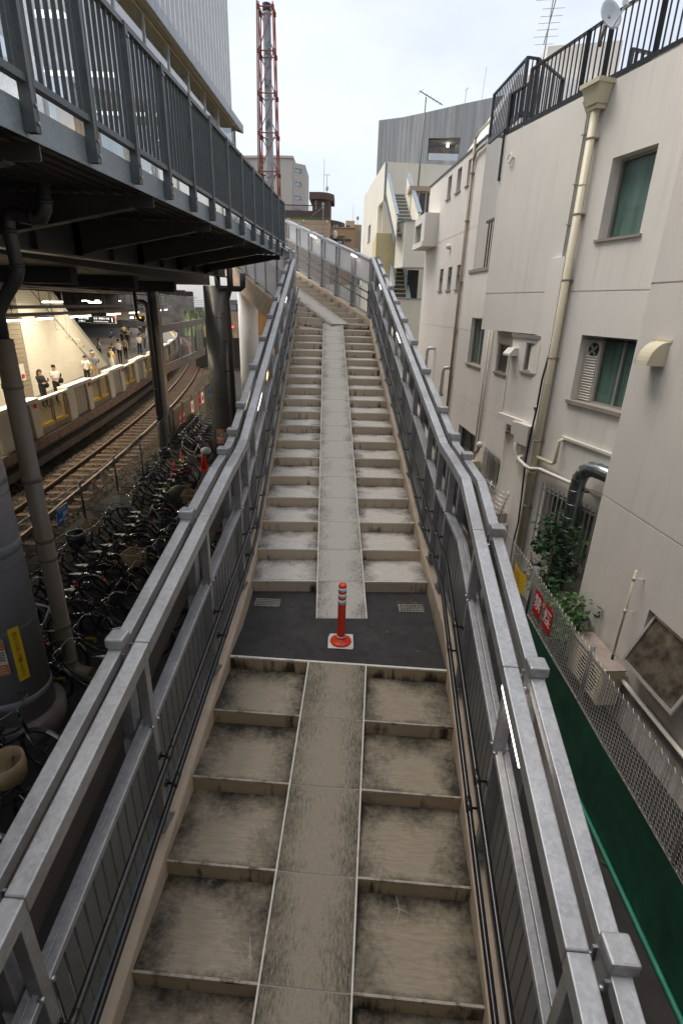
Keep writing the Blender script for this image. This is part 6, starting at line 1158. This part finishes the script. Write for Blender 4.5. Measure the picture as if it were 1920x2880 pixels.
def bicycle(frame_mat, style, basket=None, saddle='saddle_black', rack=True, bar_mat='chrome', front_child=False):
    b = thing('bicycle', '', 'bicycle', (0, 0, 0)); Fx, Rx = .55, -.52; bb = (-.08, 0, .29); hd0, hd1 = (.36, 0, .62), (.31, 0, .84); st = (-.27, 0, .78)
    wheel(Fx, b); wheel(Rx, b)
    q = MB(); r = .017
    if style == 'city':
        q.tube([hd0, (.22, 0, .47), (.05, 0, .34), bb], r, 8); q.tube([(.335, 0, .72), (.2, 0, .58), (0, 0, .46), (-.15, 0, .46)], r*.9, 8)
    else:
        q.tube([hd0, bb], r*1.3, 8); q.tube([hd1, (-.24, 0, .74)], r*1.1, 8)
    q.tube([bb, st], r, 8); q.tube([hd0, hd1], r*1.2, 8)
    for s in (-.05, .05): q.tube([bb, (Rx, s, R_)], .010, 6); q.tube([(-.25, s*.4, .70), (Rx, s, R_)], .009, 6)
    part('frame', q, frame_mat, b, local=True)
    q = MB()
    for s in (-.05, .05): q.tube([(.36, s*.6, .62), (.43, s, .48), (Fx, s, R_)], .010, 6)
    part('fork', q, frame_mat if style == 'sport' else bar_mat, b, local=True)
    q = MB()
    if style == 'city': q.tube([(.12, -.27, .93), (.2, -.27, .96), (.29, -.2, 1.0), (.31, -.06, .98), (.30, 0, .96), (.31, .06, .98), (.29, .2, 1.0), (.2, .27, .96), (.12, .27, .93)], .011, 6); q.tube([hd1, (.30, 0, .96)], .012, 6)
    else: q.tube([(.33, -.28, .95), (.34, 0, .95), (.33, .28, .95)], .012, 6); q.tube([hd1, (.33, 0, .95)], .013, 6)
    h = part('handlebar', q, bar_mat, b, local=True)
    for s in (-1, 1): q = MB(); q.tube([(.20, s*.27, .96), (.09, s*.27, .92)] if style == 'city' else [(.33, s*.20, .95), (.33, s*.30, .95)], .016, 6); part('grip', q, 'saddle_black', h, local=True)
    q = MB(); q.tube([st, (-.30, 0, .86)], .012, 6); n = 7; prof = [(-.46, .085, .88), (-.40, .10, .89), (-.32, .075, .885), (-.24, .035, .88), (-.17, .02, .875)]
    i0 = len(q.v)
    for x, w, z in prof: q.v += [(x, -w, z-.02), (x, -w*.6, z), (x, w*.6, z), (x, w, z-.02), (x, 0, z-.045)]
    for k in range(len(prof)-1):
        for j in range(5): a, c = i0+k*5, i0+(k+1)*5; q.face((a+j, a+(j+1) % 5, c+(j+1) % 5, c+j), 0, True)
    q.face(tuple(i0+j for j in range(5))); q.face(tuple(i0+(len(prof)-1)*5+j for j in range(5))[::-1]); part('saddle', q, saddle, b, local=True)
    q = MB()
    for x, a0, a1 in ((Fx, 35, 165), (Rx, 20, 190)) if style == 'city' else ():
        pts = [(x+(R_+.035)*cos(rad(a)), R_+(R_+.035)*sin(rad(a))) for a in range(a0, a1+1, 13)]; i0 = len(q.v)
        for px_, pz in pts: q.v += [(px_, -.028, pz-.008), (px_, 0, pz), (px_, .028, pz-.008)]
        for k in range(len(pts)-1):
            a = i0+k*3
            for j in range(2): q.face((a+j, a+j+1, a+j+4, a+j+3))
    if style == 'city': part('mudguard', q, bar_mat if bar_mat == 'chrome' else frame_mat, b, local=True)
    q = MB(); q.cyl((bb[0], -.055, bb[2]), (bb[0], -.04, bb[2]), .085, 14); q.tube([(-.08, -.06, .29), (-.02, -.08, .14)], .010, 5); q.tube([(-.08, .06, .29), (-.14, .08, .44)], .010, 5); q.box(-.07, .03, -.14, -.07, .125, .145); q.box(-.19, -.09, .07, .14, .43, .45); part('crank', q, 'chrome', b, local=True)
    if style == 'city': q = MB(); q.prism([(-.02, -.062, .33), (-.55, -.062, .38), (-.55, -.062, .29), (-.02, -.062, .23)], (0, .02, 0)); part('chain_case', q, frame_mat, b, local=True)
    if rack:
        q = MB()
        for s in (-.06, 0, .06): q.tube([(-.34, s, .70), (-.72, s, .70)], .006, 5)
        for x in (-.36, -.52, -.70): q.tube([(x, -.065, .70), (x, .065, .70)], .005, 4)
        for s in (-.06, .06): q.tube([(-.58, s, .70), (Rx, s, R_)], .005, 4)
        part('rear_rack', q, 'rack_metal', b, local=True)
    if basket:
        x0, x1, z0, z1 = .34, .66, .68, .94; q = MB(); tp_ = lambda f, z: [(x0+.03-.03*f, -.13-.06*f, z), (x1-.02+.05*f, -.13-.06*f, z), (x1-.02+.05*f, .13+.06*f, z), (x0+.03-.03*f, .13+.06*f, z)]
        rw = .0055 if basket != 'wicker' else .012
        for k in range(5): f = k/4; q.tube(tp_(f, z0+(z1-z0)*f), rw*(1.6 if k == 4 else 1), 4, closed=True)
        c0_, c1_ = tp_(0, z0), tp_(1, z1)
        for e in range(4):
            for j in range(6): f = j/6; q.tube([lerp(c0_[e], c0_[(e+1) % 4], f), lerp(c1_[e], c1_[(e+1) % 4], f)], rw*.8, 3, cap=False)
        for j in range(1, 6): f = j/6; q.tube([lerp(c0_[0], c0_[1], f), lerp(c0_[3], c0_[2], f)], rw*.8, 3, cap=False)
        part('basket', q, {'wire': 'basket_wire', 'black': 'black_metal', 'wicker': 'wicker', 'white': 'bike_white'}[basket], b, local=True)
    q = MB(); q.tube([(-.5, .06, .32), (-.46, .22, .015)], .008, 5); part('kickstand', q, 'chrome', b, local=True)
    q = MB(); q.box(-.745, -.73, -.03, .03, .60, .66) if rack else q.box(-.33, -.30, -.03, .03, .66, .72); part('reflector', q, 'lens_red', b, local=True)
    if front_child:
        q = MB(); q.lathe([(.10, .80), (.17, .86), (.185, 1.0), (.19, 1.12), (.165, 1.12), (.15, .9), (.08, .84)], (.30, 0, 0), 14); part('child_seat', q, 'wicker' if front_child == 'tan' else 'saddle_black', b, local=True)
    return b
protos = {}
def proto(k):
    if k not in protos:
        protos[k] = {'blackcity': lambda: bicycle('bike_black', 'city', 'black', bar_mat='chrome'), 'blackplain': lambda: bicycle('bike_black', 'city', None), 'wirecity': lambda: bicycle('bike_black', 'city', 'wire'), 'silver': lambda: bicycle('bike_silver', 'city', 'white', bar_mat='chrome'), 'white': lambda: bicycle('bike_white', 'city', 'black', bar_mat='chrome'), 'sport': lambda: bicycle('bike_black', 'sport', None, rack=False, bar_mat='bike_black'), 'whitesport': lambda: bicycle('bike_white', 'sport', None, rack=False, bar_mat='bike_black'), 'yellow': lambda: bicycle('bike_yellow', 'city', 'black'), 'brown': lambda: bicycle('bike_brown', 'city', 'wicker'), 'navy': lambda: bicycle('bike_navy', 'city', 'black'), 'child': lambda: bicycle('bike_black', 'city', 'black', front_child=True), 'tan': lambda: bicycle('bike_black', 'city', None, front_child='tan')}[k](); return protos[k]
    return copy_tree(protos[k])
brng = random.Random(11)
rows = [ # y, kind, x of the middle, lean, label
 (3.55, 'blackcity', -4.0, 0, 'black bicycle at the bottom left corner nearest the camera'), (4.05, 'tan', -3.75, 0, 'black bicycle with a tan child seat in front of the near pillar footing'), (4.98, 'blackplain', -4.25, 0, 'black bicycle with its rear wheel at the near pillar footing'),
 (6.35, 'sport', -5.35, 0, 'black sports bicycle behind the brown drainpipe, nearest its elbow'), (6.85, 'blackcity', -5.3, 0, 'black basket bicycle just below the leaning white bicycle'), (7.4, 'whitesport', -5.25, .22, 'white framed bicycle leaning beside the brown drainpipe'), (7.85, 'blackcity', -5.2, 0, 'black basket bicycle just above the leaning white bicycle'), (8.35, 'sport', -5.3, .1, 'black sports bicycle with thick frame right of the brown drainpipe'), (8.85, 'navy', -5.35, -.05, 'dark navy bicycle two above the thick framed sports bicycle'),
 (9.3, 'blackplain', -5.4, 0, 'black bicycle without a basket below the round wire basket bicycle'), (9.75, 'child', -5.3, 0, 'black bicycle with a dark child seat just below the wire basket one'), (10.25, 'wirecity', -5.2, .05, 'black bicycle with a round silver wire basket'), (10.75, 'brown', -5.25, 0, 'brown bicycle with a wicker basket above the wire basket one'), (11.2, 'blackplain', -5.3, 0, 'black bicycle between the wicker basket bicycle and the silver one'), (11.65, 'blackcity', -5.3, -.08, 'black basket bicycle just below the silver bicycle'),
 (12.25, 'silver', -5.25, .25, 'silver bicycle with a white flat basket tilted in the row'), (12.8, 'brown', -5.3, 0, 'brown bicycle with a wicker basket just above the silver bicycle'), (13.25, 'blackcity', -5.35, 0, 'black basket bicycle two above the silver bicycle'), (13.7, 'blackplain', -5.4, 0, 'black bicycle just below the yellow one'), (14.15, 'yellow', -5.35, 0, 'yellow framed bicycle in the middle of the row'), (14.6, 'blackcity', -5.4, .06, 'black basket bicycle just above the yellow one'), (15.05, 'sport', -5.5, 0, 'black sports bicycle two above the yellow one'), (15.5, 'blackcity', -5.5, 0, 'black basket bicycle second below the red cones'), (15.95, 'blackplain', -5.55, 0, 'black bicycle right below the red cones'), (16.45, 'child', -5.6, 0, 'black bicycle with a dark child seat left of the red cones'),
 (18.55, 'white', -5.75, .2, 'white framed bicycle standing between the cones and the far pillar'), (19.2, 'blackcity', -5.95, 0, 'black basket bicycle just behind the white framed one'), (19.7, 'blackplain', -6.0, 0, 'black bicycle second behind the white framed one'), (20.2, 'white', -6.0, 0, 'white bicycle with a black basket beside the board fence'), (20.7, 'blackcity', -6.05, 0, 'black basket bicycle first beyond the white one at the board fence'), (21.2, 'navy', -6.1, 0, 'dark navy bicycle at the board fence behind the far pillar'), (21.7, 'blackcity', -6.15, 0, 'black basket bicycle fourth from the far end at the board fence'), (22.2, 'blackplain', -6.2, 0, 'black bicycle third from the far end at the board fence'), (22.7, 'blackcity', -6.25, 0, 'black basket bicycle second from the far end at the board fence'), (23.3, 'blackcity', -6.3, 0, 'black basket bicycle at the far end of the row by the board fence')]
lb2 = ['first', 'second', 'third', 'fourth', 'fifth', 'sixth', 'seventh', 'eighth', 'ninth', 'tenth', 'eleventh', 'twelfth']
for k in range(12):
    rows.append((6.1+k*.62, ['blackcity', 'blackplain', 'navy', 'sport', 'blackcity', 'brown'][k % 6], -3.75+.02*k, brng.uniform(-.2, .2), '%s bicycle in the row against the stair railing, counted from the near pillar' % lb2[k]))
for y, kd, x, lean, lb in rows:
    o = proto(kd); o.location = (x+brng.uniform(-.06, .06), y, 0 if not lean else -.0); o.rotation_euler = ((lean or brng.uniform(-.05, .05)), 0, pi+brng.uniform(-.16, .12) if y > 5.5 else brng.uniform(-.2, .1)); o['label'] = lb; o['group'] = 'bicycles in the parking row'
# cones and covered items
for x, y, h, lb, m2 in ((-5.72, 17.5, .72, 'tall red traffic cone with a yellow printed band among the bicycles', True), (-5.85, 17.05, .5, 'shorter red cone left of the tall one among the bicycles', False), (-5.05, 17.9, .7, 'red cone with a grey bag over its top beside the stair railing', False)):
    c_ = thing('traffic_cone', lb, 'cone', (x, y, 0)); q = MB(); q.box(x-.17, x+.17, y-.17, y+.17, 0, .03); part('base', q, 'red_plastic', c_); q = MB(); q.lathe([(.13, .03), (.03, h), (.02, h+.005)], (x, y, 0), 16); part('cone', q, 'red_plastic', c_)
    if m2: q = MB(); q.lathe([(.105, .22), (.068, .55)], (x, y, 0), 16); part('band', q, 'notice_yellow', c_); q = MB(); text_mb('注意', .1, (x, y-.105, .38), (1, 0, 0), (0, 0, 1), mb=q, bold=.02); part('lettering', q, 'ink_black', c_)
    elif h > .6: q = MB(); q.sphere((x+.1, y, h+.0), .2, 10, sc=(1, 1, .7)); part('bag', q, 'dish_grey', c_)
q = MB(); q.sphere((-4.45, 13.3, .55), .45, 14, sc=(1, .7, 1)); solo('covered_bundle', q, 'cover_olive', 'dark olive cover draped over a bicycle rear by the stair railing', 'cover', (-4.45, 13.3, 0))
for k in range(6): q = MB(); x = -4.35; y = 6.5+k*1.05; q.box(x-.22, x+.05, y, y+.04, .05, .08); q.box(x-.22, x-.18, y, y+.04, 0, .05); q.box(x+.01, x+.05, y, y+.04, 0, .05); solo('rack_marker', q, 'marker_yellow', 'yellow and black rack end marker between bicycles, %s from the near pillar' % ['first', 'second', 'third', 'fourth', 'fifth', 'sixth'][k], 'rack marker', (x, y, 0), 'rack end markers')

# ------------------------------------------------------------------ people on the platform
for n_, c_ in dict(skin=(.50, .30, .21), hair_black=(.012, .010, .009), hair_brown=(.09, .03, .015), hair_grey=(.45, .36, .2), cloth_white=(.72, .70, .66), cloth_black=(.014, .014, .016), cloth_navy=(.02, .03, .06), cloth_yellow=(.68, .58, .22), cloth_blue=(.16, .24, .36), cloth_beige=(.40, .32, .22), cloth_grey=(.12, .12, .12), bag_yellow=(.60, .42, .10), cloth_teal=(.08, .28, .34), cloth_pattern=(.18, .19, .24)).items(): mat(n_, c_, .75, var=.18, sc=14)
def person_mesh(pose, w=1.0):
    """one skin from joint lines; z up, faces +x"""
    P = {'pel': (0, 0, .93), 'wst': (0, 0, 1.06), 'chs': (.01, 0, 1.27), 'nek': (.005, 0, 1.43), 'hd0': (.02, 0, 1.50), 'hd1': (.03, 0, 1.58), 'hd2': (.02, 0, 1.66), 'sl': (0, .17, 1.37), 'sr': (0, -.17, 1.37), 'hl': (0, .09, .90), 'hr': (0, -.09, .90)}
    st = .14 if pose == 'walk' else .02
    P.update(kl=(st*.6+.02, .095, .49), al=(st, .095, .09), fl=(st+.13, .10, .035), kr=(-st*.3+.03, -.095, .49), ar=(-st*1.1, -.095, .10), fr=(-st*1.1+.13, -.10, .035))
    if pose in ('phone', 'phone2'): P.update(el=(.06, .21, 1.10), wl=(.27, .08, 1.20), nl=(.33, .06, 1.22), er=(.05, -.21, 1.10), wr=(.24, -.10, 1.10) if pose == 'phone' else (.05, -.23, .85), nr=(.30, -.06, 1.13) if pose == 'phone' else (.06, -.23, .77))
    elif pose == 'chin': P.update(el=(.12, .20, 1.12), wl=(.16, .07, 1.34), nl=(.14, .04, 1.42), er=(.02, -.22, 1.10), wr=(.20, -.14, .98), nr=(.27, -.12, .96))
    else: P.update(el=(-.06 if pose == 'walk' else .0, .22, 1.10), wl=(.04, .23, .86), nl=(.06, .23, .78), er=(.04, -.22, 1.10), wr=(.12, -.23, .88), nr=(.15, -.23, .80))
    E = [('pel', 'wst'), ('wst', 'chs'), ('chs', 'nek'), ('nek', 'hd0'), ('hd0', 'hd1'), ('hd1', 'hd2'), ('chs', 'sl'), ('chs', 'sr'), ('sl', 'el'), ('el', 'wl'), ('wl', 'nl'), ('sr', 'er'), ('er', 'wr'), ('wr', 'nr'), ('pel', 'hl'), ('pel', 'hr'), ('hl', 'kl'), ('kl', 'al'), ('al', 'fl'), ('hr', 'kr'), ('kr', 'ar'), ('ar', 'fr')]
    RR = dict(pel=(.125, .155), wst=(.11, .14), chs=(.12, .16), nek=(.055, .055), hd0=(.075, .07), hd1=(.10, .085), hd2=(.07, .065), sl=(.07, .07), sr=(.07, .07), el=(.048, .048), er=(.048, .048), wl=(.035, .035), wr=(.035, .035), nl=(.032, .045), nr=(.032, .045), hl=(.10, .10), hr=(.10, .10), kl=(.065, .065), kr=(.065, .065), al=(.045, .045), ar=(.045, .045), fl=(.035, .045), fr=(.035, .045))
    ks = list(P); me = bpy.data.meshes.new('body'); me.from_pydata([P[k] for k in ks], [(ks.index(a), ks.index(c)) for a, c in E], [])
    o = bpy.data.objects.new('body', me); COL.objects.link(o); md = o.modifiers.new('skin', 'SKIN'); sk = me.skin_vertices[0].data
    for k, key in enumerate(ks): sk[k].radius = tuple(r*w for r in RR[key])
    sk[0].use_root = True; sb = o.modifiers.new('sub', 'SUBSURF'); sb.levels = sb.render_levels = 1
    dg = bpy.context.evaluated_depsgraph_get(); m2 = bpy.data.meshes.new_from_object(o.evaluated_get(dg)); bpy.data.objects.remove(o); bpy.data.meshes.remove(me); m2.name = 'body'; return m2
BODY = {}
def person(label, x, y, face, pose, top, legs, hair, long_hair=False, bag=None, short_sleeve=True, h=1.0, skirt=None, cap=False):
    key = pose
    if key not in BODY: BODY[key] = person_mesh(pose)
    me = BODY[key].copy(); me.materials.clear()
    for m in (top, legs, 'skin', 'cloth_black' if legs != 'cloth_white' else 'cloth_white'): me.materials.append(MATS[m])
    for p in me.polygons:
        c = p.center; arm = abs(c.y) > .175 or (c.x > .16 and c.z > .75); i = 0
        if c.z < .075: i = 3
        elif c.z < .98 and not arm: i = 1
        elif c.z > 1.425 and not (arm and c.z < 1.4): i = 2
        elif arm and c.z < (1.22 if short_sleeve else .9) or (arm and c.x > .2): i = 2
        p.material_index = i; p.use_smooth = True
    t = thing('person', label, 'person', (x, y, 1.104), rz=face); t.scale = (h, h, h)
    part('body', me, None, t, local=True)
    q = MB(); q.sphere((.005, 0, 1.625), .098, 12, sc=(1.05, .92, .95)); 
    if long_hair: q.tube([(-.06, 0, 1.62), (-.09, 0, 1.45), (-.085, 0, 1.28)], [.075, .075, .04], 8)
    ho = part('hair', q, hair, t, local=True)
    q = MB(); q.sphere((.105, 0, 1.565), .018, 6); part('nose', q, 'skin', t, local=True)
    q = MB()
    for s in (-.035, .035): q.sphere((.104, s, 1.59), .011, 6)
    part('eyes', q, 'cloth_black', t, local=True)
    if bag == 'back': q = MB(); q.sphere((-.17, 0, 1.2), .17, 10, sc=(.55, .85, 1.25)); part('backpack', q, 'cloth_black', t, local=True)
    elif bag == 'olive': q = MB(); q.sphere((-.17, 0, 1.2), .16, 10, sc=(.55, .85, 1.2)); part('backpack', q, 'cover_olive', t, local=True)
    elif bag: q = MB(); q.sphere((-.02, .27, .98), .17, 10, sc=(1.15, .5, .85)); q.tube([(.0, .25, 1.1), (.0, .16, 1.42), (.0, -.1, 1.40)], .012, 5); part('shoulder_bag', q, bag, t, local=True)
    if pose.startswith('phone'): q = MB(); q.box(.335, .345, .02, .09, 1.20, 1.34); part('phone', q, 'cloth_black', t, local=True)
    if cap: q = MB(); q.lathe([(.112, 1.63), (.105, 1.70), (.06, 1.74), (.01, 1.75)], (.01, 0, 0), 12); part('hat', q, 'hair_grey', t, local=True)
    return t
person('woman with long red brown hair in black looking at her phone by the ribbed wall', -13.35, 22.85, rad(-10), 'phone', 'cloth_black', 'cloth_black', 'hair_brown', True, 'cloth_black', False, .97)
person('young man in a white shirt with a black cross bag looking at his phone', -13.45, 24.2, rad(-25), 'phone', 'cloth_white', 'cloth_black', 'hair_black', False, 'cloth_black')
person('woman in white with a yellow shoulder bag resting her hand at her chin', -14.3, 29.0, rad(-35), 'chin', 'cloth_white', 'cloth_black', 'hair_black', False, 'bag_yellow', True, .98)
person('grey haired man in a patterned shirt with his head bowed', -14.55, 30.5, rad(-20), 'phone2', 'cloth_pattern', 'cloth_beige', 'hair_grey', cap=True)
person('person in a yellow shirt with an olive backpack seen from behind', -15.3, 34.6, rad(60), 'stand', 'cloth_yellow', 'cloth_white', 'hair_black', bag='olive')
person('man in a white shirt walking away with a dark side bag', -17.2, 40.4, rad(100), 'walk', 'cloth_white', 'cloth_black', 'hair_black', bag='cloth_navy', h=1.05)
person('person in white beyond the sloping glazed edge', -19.2, 41.5, rad(40), 'stand', 'cloth_white', 'cloth_black', 'hair_black', bag='cloth_black')
person('man in a white shirt with a black backpack behind the screen doors', -18.4, 47.6, rad(-60), 'stand', 'cloth_white', 'cloth_black', 'hair_black', bag='back', h=1.04)
person('child in a teal top beside the woman with a bag', -19.0, 48.9, rad(-70), 'stand', 'cloth_teal', 'cloth_blue', 'hair_black', h=.72)
person('woman in beige with a pale bag beside the child', -19.3, 50.2, rad(-50), 'stand', 'cloth_beige', 'cloth_blue', 'hair_brown', True, 'cloth_beige')
person('person in pale blue leaning by the far cream screen doors', -23.9, 55.0, rad(150), 'stand', 'cloth_blue', 'cloth_white', 'hair_black', bag='cloth_black')
person('man with a navy backpack in the middle of the far platform', -22.3, 53.5, rad(100), 'walk', 'cloth_beige', 'cloth_navy', 'hair_black', bag='back')
person('person in a beige coat far along the platform', -23.0, 57.0, rad(80), 'walk', 'cloth_beige', 'cloth_beige', 'hair_black', short_sleeve=False)
person('person in white farthest left in the far crowd', -26.3, 69.0, rad(90), 'walk', 'cloth_white', 'cloth_white', 'hair_black')
person('person in black in the far crowd', -26.6, 71.0, rad(-90), 'walk', 'cloth_black', 'cloth_black', 'hair_black')
person('person with a brown bag in the far crowd', -25.4, 66.5, rad(-90), 'walk', 'cloth_black', 'cloth_beige', 'hair_brown', bag='bag_yellow')
person('person in a white shirt and dark trousers farthest right in the crowd', -25.8, 72.5, rad(-80), 'stand', 'cloth_white', 'cloth_navy', 'hair_black')
for k, (x, y, f_, ps, tp2, lg, lb) in enumerate(((-16.4, 37.4, 80, 'walk', 'cloth_navy', 'cloth_beige', 'person in a navy top walking just beyond the yellow shirt'), (-18.0, 43.5, -100, 'stand', 'cloth_beige', 'cloth_black', 'person in a beige top facing the camera near the hanging sign'), (-21.0, 51.5, 90, 'stand', 'cloth_black', 'cloth_grey', 'person in black left of the navy backpack'), (-20.4, 54.2, -90, 'walk', 'cloth_white', 'cloth_grey', 'person in white walking back along the far platform edge'), (-24.6, 61, 90, 'walk', 'cloth_white', 'cloth_navy', 'person in white and navy below the departure board'), (-24.0, 63.5, -80, 'stand', 'cloth_grey', 'cloth_black', 'person in grey beside the far screen doors'), (-27.2, 66, 90, 'stand', 'cloth_yellow', 'cloth_black', 'person in pale yellow at the left of the far crowd'))): person(lb, x, y, rad(f_), ps, tp2, lg, 'hair_black' if k % 3 else 'hair_brown', bag='back' if k % 2 else None)
# platform fittings
hs = thing('hanging_sign', 'long navy hanging platform sign with white lettering and a large 1', 'sign', (-16.7, 36, 4.4)); q = MB(); q.box(-18.2, -15.3, 36, 36.12, 4.16, 4.60); part('case', q, 'pale_plastic', hs); q = MB(); q.box(-18.15, -15.36, 35.985, 35.999, 4.19, 4.57); part('face', q, 'cloth_navy', hs)
q = MB(); f_ = lambda s, sz, x, z: text_mb(s, sz, (x, 35.98, z), (1, 0, 0), (0, 0, 1), mb=q, bold=.01, align='LEFT'); f_('目黒 方面', .16, -17.75, 4.45); f_('for Meguro', .1, -17.75, 4.28); f_('日吉 / 新横浜 方面', .13, -16.75, 4.45); f_('for Hiyoshi, Shin-yokohama', .085, -16.75, 4.28); f_('1', .38, -15.62, 4.38); part('lettering', q, 'lit_white', hs) if mat('lit_white', (.9, .9, .88), emit=(1, 1, .96), es=.8) else None
for x in (-17.6, -15.9): q = MB(); q.cyl((x, 36.06, 4.6), (x, 36.06, 6.2), .02, 6); part('hanger', q, 'steel_bolt', hs)
db = thing('departure_board', 'departure board with amber and white lit text beyond the hanging sign', 'display', (-17.5, 44, 4.4)); q = MB(); q.box(-18.9, -16.2, 44, 44.15, 4.12, 4.72); part('case', q, 'pale_plastic', db); q = MB(); q.box(-17.55, -16.3, 43.985, 43.999, 4.17, 4.48); q.box(-18.85, -18.55, 43.985, 43.999, 4.2, 4.55); part('screen', q, 'interior_dark', db)
mat('led_amber', (1, .5, .05), emit=(1, .5, .06), es=2.2); mat('led_white', (.8, .8, 1), emit=(.7, .75, 1), es=1.6)
q = MB(); text_mb('20:08', .22, (-16.85, 43.98, 4.33), (1, 0, 0), (0, 0, 1), mb=q); part('amber_text', q, 'led_amber', db); q = MB(); q.box(-17.5, -17.2, 43.97, 43.98, 4.24, 4.40); part('white_text', q, 'led_white', db); q = MB(); text_mb('1', .15, (-16.35, 43.98, 4.6), (1, 0, 0), (0, 0, 1), mb=q); part('number', q, 'ink_black', db); q = MB(); q.box(-18.8, -18.6, 43.97, 43.98, 4.25, 4.5); part('red_text', q, 'led_red', db)
for x in (-18.3, -16.8): q = MB(); q.cyl((x, 44.07, 4.7), (x, 44.07, 6.2), .02, 6); part('hanger', q, 'steel_bolt', db)
for k, (x, y, z, lb) in enumerate(((-15.6, 31.3, 3.2, 'white box camera on a bracket in front of the sloping wall joint'), (-15.2, 29.4, 3.75, 'small white camera hanging by a post above the man with the phone'), (-13.2, 20.0, 3.7, 'white camera on an arm beside the brown drainpipe at the left'))):
    t = thing('security_camera', lb, 'camera', (x, y, z)); q = MB(); q.tube([(x, y, z), (x, y, z+.25), (x-.5, y-.2, z+.3), (x-.5, y-.2, 6.2)], .03, 6); part('bracket', q, 'pale_plastic', t); q = MB(); q.obox((x-.1, y-.12, z-.2), (.25, .1, -.05), (-.05, .15, 0), (0, 0, .16)); part('body', q, 'cream_plastic', t); q = MB(); q.cyl((x+.16, y+.04, z-.17), (x+.19, y+.05, z-.18), .05, 8); part('lens', q, 'interior_dark', t)
t = thing('hanging_banner', 'narrow blue and white banner standing against the sloping wall', 'banner', (-17.0, 35.6, 1.1)); q = MB(); q.obox(wz(.735, 1.5, .05), wd*.022, wn_*.02, (0, 0, 1.0)); part('cloth', q, 'sign_blue', t)
q = MB(); q.sphere((-12.5, 33, 5.6), .07, 8); solo('signal_lamp', q, 'led_amber', 'small orange signal lamp glowing under the dark canopy', 'lamp', (-12.5, 33, 5.6))
# ------------------------------------------------------------------ plants
def leafy(name, label, c, r, n, size, cols, stems, seed):
    g = random.Random(seed); t = thing(name, label, 'shrub', (c[0], c[1], 0)); st = MB()
    for s in stems: st.tube(s, .012, 5)
    part('stem', st, 'pipe_brown', t)
    mbs = [MB() for _ in cols]; clumps = [(Vector(c)+Vector((g.uniform(-1, 1)*r[0], g.uniform(-1, 1)*r[1], g.uniform(-1, 1)*r[2])), g.uniform(.10, .22)) for _ in range(n//16)]
    for cc, cr_ in clumps:
        ci = g.randrange(len(cols))
        for _ in range(16):
            p = cc+Vector((g.gauss(0, 1), g.gauss(0, 1), g.gauss(0, .8)))*cr_*.6; d = Vector((g.uniform(-1, 1), g.uniform(-1, 1), g.uniform(-.5, .3))).normalized(); e = d.orthogonal().normalized(); e = (e*cos(1)+d.cross(e)*sin(g.uniform(0, 6))).normalized(); e = (e-d*e.dot(d)).normalized(); L_ = size*g.uniform(.6, 1.3)
            nn = d.cross(e)*L_*.1
            for w in ((0, 1, .0), (-.9, .75, 0), (.9, .75, 0)) if size > .09 else ((0, 1, 0),):
                dd = (d*cos(w[0])+e*sin(w[0])); ee = (e*cos(w[0])-d*sin(w[0])); l = L_*w[1]
                mbs[ci].poly([p, p+dd*l*.45+ee*l*.22+nn, p+dd*l, p+dd*l*.45-ee*l*.22+nn])
    for m_, cl in zip(mbs, cols):
        if m_.v: part('foliage', m_, cl, t)
    return t
mat('leaf_dark', (.022, .060, .022), .5, var=.4, sc=9); mat('leaf_mid', (.040, .105, .030), .5, var=.35, sc=9); mat('leaf_light', (.085, .20, .045), .5, var=.3, sc=9); mat('weed', (.05, .10, .025), .6)
sx, sy = 3.72, 7.95
leafy('shrub', 'tall dark leaved shrub growing up in front of the barred window', (3.88, 8.30, 1.55), (.27, .36, .72), 760, .105, ['leaf_dark', 'leaf_mid', 'leaf_dark'], [[(3.8, 8.2, 0), (3.78, 8.25, 1.0), (3.85, 8.4, 2.0)], [(3.85, 8.2, 0), (3.95, 8.3, 1.2), (4.0, 8.45, 2.2)], [(3.75, 8.2, 0), (3.6, 8.3, .9), (3.5, 8.5, 1.6)]], 5)
leafy('shrub', 'bright green leafy shrub below the dark one by the near wall corner', (3.72, 7.35, .95), (.28, .40, .40), 620, .095, ['leaf_light', 'leaf_mid'], [[(3.7, 7.4, 0), (3.7, 7.4, .8), (3.75, 7.3, 1.2)], [(3.75, 7.4, 0), (3.85, 7.2, .9)]], 6)
leafy('ground_weeds', 'low green weeds at the foot of the chain link fence', (3.5, 4.6, .1), (.2, 1.6, .12), 300, .07, ['weed', 'leaf_mid'], [[(3.5, 4.6, 0), (3.5, 4.6, .2)]], 8)
mat('dead_leaf', (.22, .13, .05), .8, var=.4, sc=9); g = random.Random(2); q = MB()
for _ in range(34):
    x, y = (.84+g.gauss(0, .12), 5.36+g.gauss(0, .07)) if g.random() < .6 else (g.uniform(-.95, .95), g.uniform(4.4, 5.5)); a = g.random()*6; s = g.uniform(.008, .022); q.poly([(x+s*cos(a), y+s*sin(a), 2.348), (x-.5*s*sin(a), y+.5*s*cos(a), 2.355), (x-s*cos(a), y-s*sin(a), 2.347), (x+.5*s*sin(a), y-.5*s*cos(a), 2.347)])
struct('leaf_litter', q, 'dead_leaf', 'stuff')
for o in bpy.data.objects:
    if o.name.split('.')[0] in ('bolt', 'gusset', 'hanger') and o.type == 'MESH': o['kind'] = 'stuff'
